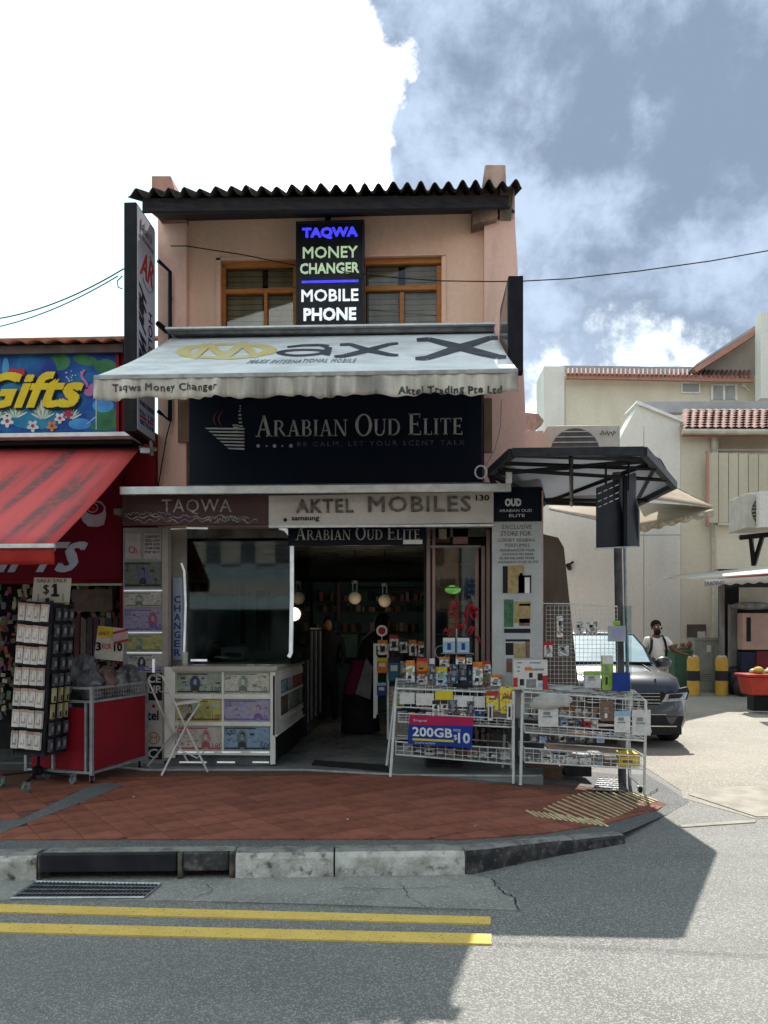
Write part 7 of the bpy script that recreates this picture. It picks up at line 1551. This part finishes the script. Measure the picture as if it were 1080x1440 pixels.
# local space: front bumper at y=0, car runs to +y, x across
hw_ = .92
prof = [  # y, half width, z low, z belt, z top, top half width
 (0.00, .70, .30, .60, .74, .62), (.05, .80, .24, .66, .86, .70), (.14, .87, .22, .72, .95, .76), (.35, .905, .22, .80, 1.01, .80), (.70, .92, .22, .86, 1.05, .82), (1.15, .925, .22, .92, 1.09, .83), (1.35, .925, .22, .95, 1.11, .82)]
def ring(y, w_, zl, zb, zt2, tw):
    return [(0, y, zl), (w_*.6, y, zl), (w_*.93, y, zl+.04), (w_, y, zl+.16), (w_*1.0, y, (zl+zb)/2), (w_*.985, y, zb-.05), (w_*.95, y, zb+.03), (tw*1.02, y, zt2-.035), (tw*.88, y, zt2), (tw*.45, y, zt2+.022), (0, y, zt2+.028)]
def body(b):
    st = [ring(*p) for p in prof]
    st += [ring(y, .925, .22, .98, z, t_) for y, z, t_ in ((2.3, 1.12, .82), (3.4, 1.13, .82), (4.2, 1.12, .80), (4.55, 1.0, .76))]
    full = [[Vector(p) for p in r_]+[Vector((-p[0], p[1], p[2])) for p in r_[-2:0:-1]] for r_ in st]
    n = len(full[0]); vs = [v for r_ in full for v in r_]
    b.add(vs, [(i*n+k, i*n+(k+1) % n, (i+1)*n+(k+1) % n, (i+1)*n+k) for i in range(len(full)-1) for k in range(n)]+[tuple(range(n)), tuple(range(len(vs)-n, len(vs)))])
part('body', CARP, car, body, local=True, ang=50)
def cabin(b):
    st = [(1.30, .84, 1.10), (1.75, .76, 1.40), (2.05, .70, 1.60), (2.35, .685, 1.655), (3.4, .68, 1.66), (4.1, .68, 1.58), (4.5, .74, 1.12)]
    full = [[Vector((-.83, y, 1.08)), Vector((-.80 if z > 1.2 else -.83, y, min(1.12, z))), Vector((-w_, y, z-.03)), Vector((-w_*.8, y, z)), Vector((0, y, z+.02)), Vector((w_*.8, y, z)), Vector((w_, y, z-.03)), Vector((.80 if z > 1.2 else .83, y, min(1.12, z))), Vector((.83, y, 1.08))] for y, w_, z in st]
    n = 9; vs = [v for r_ in full for v in r_]; b.add(vs, [(i*n+k, i*n+k+1, (i+1)*n+k+1, (i+1)*n+k) for i in range(len(full)-1) for k in range(n-1)])
part('cabin', CARP, car, cabin, local=True, ang=50)
part('windscreen', CGL, car, lambda b: b.ext([(-.77, 1.335, 1.135), (.77, 1.335, 1.135), (.735, 1.70, 1.39), (.65, 2.03, 1.59), (0, 2.05, 1.615), (-.65, 2.03, 1.59), (-.735, 1.70, 1.39)], Vector((0, -.02, .012))), local=True)
part('side_window', CGL, car, lambda b: [b.ext([(s*.815, 1.75, 1.14), (s*.815, 4.2, 1.14), (s*.71, 3.95, 1.56), (s*.715, 2.3, 1.60)], Vector((s*.012, 0, 0))) for s in (-1, 1)], local=True, split=True)
def grille(b):
    for k in range(5): b.box(-.42, .42, -.005-.0*k, .06, .655+k*.034, .672+k*.034)
part('grille', CBL, car, lambda b: b.ext([(-.47, -.02, .62), (.47, -.02, .62), (.53, .0, .80), (-.53, .0, .80)], Vector((0, .08, 0))), local=True)
part('grille_bar', CHR, car, lambda b: [b.box(-.48, .48, -.034+k*.005, -.024+k*.005, .645+k*.045, .653+k*.045) for k in range(4)], local=True, split=True)
for s in (-1, 1): part('headlight', [CBL, CHR, M('lamp_glass', (.35, .38, .4), (.2, .22, .24), 20, .08)], car, lambda b: (b.ext([(s*.48, -.03, .67), (s*.84, .02, .68), (s*.915, .13, .80), (s*.90, .17, .86), (s*.54, -.02, .80)], Vector((0, .09, 0)), 0), b.ext([(s*.52, -.04, .69), (s*.82, .0, .70), (s*.88, .10, .79), (s*.56, -.03, .775)], Vector((0, .02, 0)), 2), b.ext([(s*.50, -.05, .672), (s*.84, .0, .682), (s*.84, .0, .695), (s*.50, -.05, .686)], Vector((0, .03, 0)), 1)), local=True)
part('bumper_intake', CBL, car, lambda b: (b.ext([(-.62, -.01, .34), (.62, -.01, .34), (.55, -.014, .47), (-.55, -.014, .47)], Vector((0, .1, 0)))), local=True)
part('bumper_trim', CHR, car, lambda b: (b.box(-.70, .70, -.022, -.008, .315, .33), b.box(-.56, .56, -.03, -.016, .485, .493)), local=True, split=True)
part('bumper_cover', CBL, car, lambda b: b.ext([(-.74, .012, .22), (.74, .012, .22), (.80, .03, .46), (-.80, .03, .46)], Vector((0, -.02, 0))), local=True)
part('lower_lip', CBL, car, lambda b: b.ext([(-.78, .03, .2), (-.4, -.03, .2), (.4, -.03, .2), (.78, .03, .2), (.8, .2, .2), (-.8, .2, .2)], Vector((0, 0, .09))), local=True)
part('fog_light', M('lamp_glass'), car, lambda b: [b.ext([(s*.66, .0, .40), (s*.80, .05, .40), (s*.80, .05, .44), (s*.66, .0, .44)], Vector((0, .04, 0))) for s in (-1, 1)], local=True, split=True)
npl = part('number_plate', BLACKM, car, lambda b: b.box(-.26, .26, -.038, -.026, .50, .61), local=True)
part('plate_lettering', M('plate_white', (.7, .7, .7)), npl, lambda b: text(b, 'H', [Vector((.19, -.038, .52)), Vector((.235, -.038, .52)), Vector((.235, -.038, .59)), Vector((.19, -.038, .59))], .0, .003), local=True)
part('badge', CHR, car, lambda b: b.lathe((0, -.045, .735), [(.065, 0), (.065, .012)], 20, 0, 'Y'), local=True)
for s in (-1, 1):
    mr = part('mirror', CARP, car, lambda b: (b.ball((s*1.0, 1.62, 1.15), (.13, .07, .09), 0, 14, 9), b.obox((s*.88, 1.64, 1.08), (.14, .04, .04))), local=True)
    for yy in (.85, 3.6):
        wh = part('wheel', RUBBER, car, lambda b: b.lathe((s*.83-.11, yy, .34), [(.2, 0), (.32, .0), (.34, .03), (.34, .19), (.32, .22), (.2, .22)], 26, 0, 'X'), local=True)
        part('rim', M('rim_grey', (.35, .35, .36), None, 9, .3, .8), wh, lambda b: (b.lathe((s*.83-.115 if s < 0 else s*.83+.105, yy, .34), [(.21, 0), (.21, .012)], 20, 0, 'X'), [b.obox((s*(.95), yy+.1*cos(a), .34+.1*sin(a)), (.02, .035, .2), (a-pi/2, 0, 0)) for a in [k*2*pi/5 for k in range(5)]]), local=True)
part('windscreen_panel', M('windscreen_panel_blue', (.08, .19, .24), (.14, .26, .31), 5, .4), car, lambda b: b.ext([(-.72, 1.345, 1.155), (.72, 1.345, 1.155), (.70, 1.68, 1.385), (.62, 1.98, 1.57), (-.62, 1.98, 1.57), (-.70, 1.68, 1.385)], Vector((0, -.02, .014))), local=True)  # pale blue panel laid over the dark windscreen
part('wiper', CBL, car, lambda b: [b.tube([(x, 1.33, 1.14), (x+.5, 1.46, 1.235)], .01, 5) for x in (-.6, .05)], local=True, split=True)
part('bonnet_crease', CARP, car, lambda b: [b.tube([(s*.46, .12, .975), (s*.56, .7, 1.072), (s*.6, 1.28, 1.125)], .012, 6) for s in (-1, 1)], local=True, split=True)

# ------------------------------------------------------------------ walker with a backpack
YW = 15.2; wp = P(923, 990, YW); wx = wp.x
man = thing('person', 'bearded man in a white T-shirt with black backpack straps walking beside the car', 'person', (wx, YW, 0))
SK = M('skin_dark', (.13, .07, .045), (.10, .055, .035), 8, .5); TS = M('tshirt_white', (.62, .61, .57), (.52, .51, .48), 6, .85)
J = dict(pel=((wx, YW, .93), .13), sp=((wx, YW, 1.12), .115), ch=((wx, YW, 1.33), .14), nk=((wx, YW-.01, 1.48), .055), jaw=((wx, YW-.04, 1.55), .065), hd=((wx, YW-.03, 1.63), .09), ht=((wx, YW-.02, 1.71), .065),
  ls=((wx-.18, YW, 1.39), .06), le=((wx-.25, YW-.02, 1.13), .045), lw=((wx-.22, YW-.16, .93), .03), lhh=((wx-.21, YW-.2, .86), .036), rs=((wx+.18, YW, 1.39), .06), re=((wx+.30, YW-.08, 1.2), .045), rw=((wx+.46, YW-.2, 1.12), .03), rhh=((wx+.53, YW-.24, 1.11), .036),
  lh=((wx-.09, YW, .88), .09), lk=((wx-.1, YW-.12, .5), .065), la=((wx-.1, YW-.08, .1), .04), lt=((wx-.11, YW-.22, .04), .04), rh=((wx+.09, YW, .88), .09), rk=((wx+.1, YW+.05, .5), .065), ra=((wx+.1, YW+.22, .12), .04), rt=((wx+.11, YW+.12, .04), .04))
skin('body', J, [('pel', 'sp'), ('sp', 'ch'), ('ch', 'nk'), ('nk', 'jaw'), ('jaw', 'hd'), ('hd', 'ht'), ('ch', 'ls'), ('ls', 'le'), ('le', 'lw'), ('lw', 'lhh'), ('ch', 'rs'), ('rs', 're'), ('re', 'rw'), ('rw', 'rhh'), ('pel', 'lh'), ('lh', 'lk'), ('lk', 'la'), ('la', 'lt'), ('pel', 'rh'), ('rh', 'rk'), ('rk', 'ra'), ('ra', 'rt')], SK, man)
Ts = dict(pel=((wx, YW, .95), (.17, .13)), sp=((wx, YW, 1.12), (.165, .13)), ch=((wx, YW, 1.33), (.17, .14)), nk=((wx, YW, 1.455), .085), ls=((wx-.185, YW, 1.39), .085), le=((wx-.23, YW-.01, 1.22), .07), rs=((wx+.185, YW, 1.39), .085), re=((wx+.265, YW-.05, 1.26), .07))
skin('t_shirt', Ts, [('pel', 'sp'), ('sp', 'ch'), ('ch', 'nk'), ('ch', 'ls'), ('ls', 'le'), ('ch', 'rs'), ('rs', 're')], TS, man)
TR = M('patterned_trousers', (.36, .33, .27), (.15, .12, .09), 12, .85, spots=(.08, .06, .05), spotsc=14, spott=.56)
Tr = dict(pel=((wx, YW, .92), (.17, .13)), lh=((wx-.09, YW, .84), .105), lk=((wx-.1, YW-.11, .5), .09), la=((wx-.1, YW-.08, .16), .07), rh=((wx+.09, YW, .84), .105), rk=((wx+.1, YW+.05, .5), .09), ra=((wx+.1, YW+.2, .18), .07))
skin('trousers', Tr, [('pel', 'lh'), ('lh', 'lk'), ('lk', 'la'), ('pel', 'rh'), ('rh', 'rk'), ('rk', 'ra')], TR, man)
part('hair', M('hair_black', (.012, .011, .01), None, 30, .8), man, lambda b: (b.ball((wx, YW+.04, 1.69), (.102, .105, .098), 0, 14, 9)))
part('beard', M('hair_black'), man, lambda b: b.ball((wx, YW-.075, 1.545), (.065, .055, .06), 0, 10, 7))
part('nose', SK, man, lambda b: b.ball((wx, YW-.14, 1.62), (.014, .02, .022), 0, 6, 5))
part('eye', WHITE, man, lambda b: [b.ball((wx+s*.035, YW-.115, 1.645), .012, 0, 6, 5) for s in (-1, 1)], split=True)
part('ear', SK, man, lambda b: [b.ball((wx+s*.098, YW-.02, 1.62), (.014, .025, .033), 0, 6, 5) for s in (-1, 1)], split=True)
def fingers(b, c, d, s):
    for k in range(4): o = Vector((0, .012*(k-1.5)*1.3, -.006*(k-1.5))); b.tube([c+o, c+o+d*.05, c+o+d*.075+Vector((0, 0, -.02))], [.010, .009, .007], 6)
    b.tube([c+Vector((0, -.02, .01)), c+Vector((0, -.045, .015))+d*.03, c+Vector((0, -.05, 0))+d*.05], [.011, .010, .008], 6)
part('fingers', SK, man, lambda b: (fingers(b, Vector(J['rhh'][0]), Vector((1, -.2, -.1)).normalized(), 1), fingers(b, Vector(J['lhh'][0]), Vector((0, -.2, -1)).normalized(), -1)), split=False)
part('backpack_strap', BLACKM, man, lambda b: [b.tube([(wx+s*.09, YW+.13, 1.42), (wx+s*.11, YW, 1.475), (wx+s*.125, YW-.13, 1.38), (wx+s*.145, YW-.155, 1.22), (wx+s*.17, YW-.05, 1.08)], .024, 6) for s in (-1, 1)], split=True)
part('backpack', BLACKM, man, lambda b: b.ball((wx, YW+.2, 1.22), (.16, .1, .23), 0, 14, 9))

# ------------------------------------------------------------------ overhead wires
CW = M('cable_black', (.02, .02, .02))
def sag(a, c, s, n=16): return [a.lerp(c, k/n)+Vector((0, 0, -s*4*(k/n)*(1-k/n))) for k in range(n+1)]
for lab, pts, r in (('thin black cable looping from the left sign towards the gift shop, upper of the two', sag(P(174, 378, 8.0), P(-40, 452, 9.0), .12), .007), ('thin black cable from the left sign towards the gift shop, lower of the two', sag(P(166, 388, 8.0), P(-40, 466, 9.0), .10), .006),
   ('long thin cable crossing the pink wall and running off to the right', [P(240, 346, 8.2), P(262, 346, 8.2), P(340, 358, 8.2), P(414, 373, 8.2)]+[P(x, y, 8.0) for x, y in ((512, 386), (560, 391), (620, 395), (690, 396), (733, 395.5), (800, 392), (900, 381), (1000, 367), (1100, 349))], .006),
   ('black cable hanging down beside the left corner of the shop', [P(240, 592, 8.2), P(234, 615, 8.2), P(228, 650, 8.22), P(222, 688, 8.22)], .007), ('white cable hanging beside the right end of the navy sign board', [P(705, 562, 8.15), P(704, 600, 8.15), P(696, 632, 8.15), P(680, 660, 8.1)], .006)):
    m = MB(); m.tube(pts, r, 5); tag(m.build('overhead_wire' if 'hang' not in lab else 'loose_cable', CW if 'white' not in lab else M('cable_pale', (.35, .3, .27))), lab, 'cable')
m = MB(); m.tube([P(172, 388, 7.9), P(165, 395, 7.9), P(166, 404, 7.9), P(172, 406, 7.9)], .006, 5); tag(m.build('loose_cable', CW), 'small curl of black cable beside the left projecting sign', 'cable')

# ------------------------------------------------------------------ the row across the street, seen only in the glass and as bounced light
opp = [(-13.5, 5.2, (.50, .44, .30), (.08, .16, .14), 6.6, 'cream shophouse with dark green shutters across the street, far left of the row'), (-8.2, 4.6, (.30, .38, .42), (.42, .4, .36), 6.2, 'blue-grey shophouse with pale shutters across the street, second in the row'),
       (-3.5, 4.8, (.52, .36, .26), (.16, .07, .05), 6.9, 'peach shophouse with brown shutters across the street, middle of the row'), (1.4, 4.7, (.46, .47, .44), (.06, .10, .2), 6.3, 'pale grey shophouse with navy shutters across the street, fourth in the row'), (6.2, 5.4, (.44, .28, .20), (.3, .26, .18), 6.8, 'terracotta shophouse with tan shutters across the street, far right of the row')]
YO = -9.5
for i, (x, w_, colr, sh_, h, lab) in enumerate(opp):
    t = thing('opposite_shophouse', lab, 'building', (x+w_/2, YO, 0))
    wm = M('opposite_wall_'+'abcde'[i], colr, None, 2, .85, streak=3); sm = M('opposite_shutter_'+'abcde'[i], sh_, None, 8, .6)
    part('wall', wm, t, lambda b: (b.box(x, x+w_, YO-6, YO, 2.9, h), b.box(x, x+.35, YO-2, YO, 0, 2.9), b.box(x+w_-.35, x+w_, YO-2, YO, 0, 2.9)))
    part('shop_interior', DARK, t, lambda b: b.box(x+.35, x+w_-.35, YO-2.2, YO-2, 0, 2.9))
    part('fascia', sm, t, lambda b: b.box(x+.1, x+w_-.1, YO+.02, YO+.12, 2.75, 3.3))
    for k in range(3):
        a = x+.5+k*(w_-1)/3; part('window', M('opposite_glass', (.05, .06, .07), None, 4, .15), t, lambda b: b.box(a+.12, a+(w_-1)/3-.12, YO+.005, YO+.03, 3.9, 5.5)); part('shutter', sm, t, lambda b: (b.box(a+.0, a+.34, YO+.035, YO+.08, 3.85, 5.55), b.box(a+(w_-1)/3-.34, a+(w_-1)/3, YO+.035, YO+.08, 3.85, 5.55)), split=True)
    part('roof', TERR, t, lambda b: b.ext([(x, YO+.5, h), (x+w_, YO+.5, h), (x+w_, YO-5, h+2.2), (x, YO-5, h+2.2)], Vector((0, 0, .12))))
    part('shop_blind', wm if i % 2 else sm, t, lambda b: b.ext([(x+.3, YO, 2.75), (x+w_-.3, YO, 2.75), (x+w_-.3, YO+1.4, 2.25), (x+.3, YO+1.4, 2.25)], Vector((0, 0, .03))))
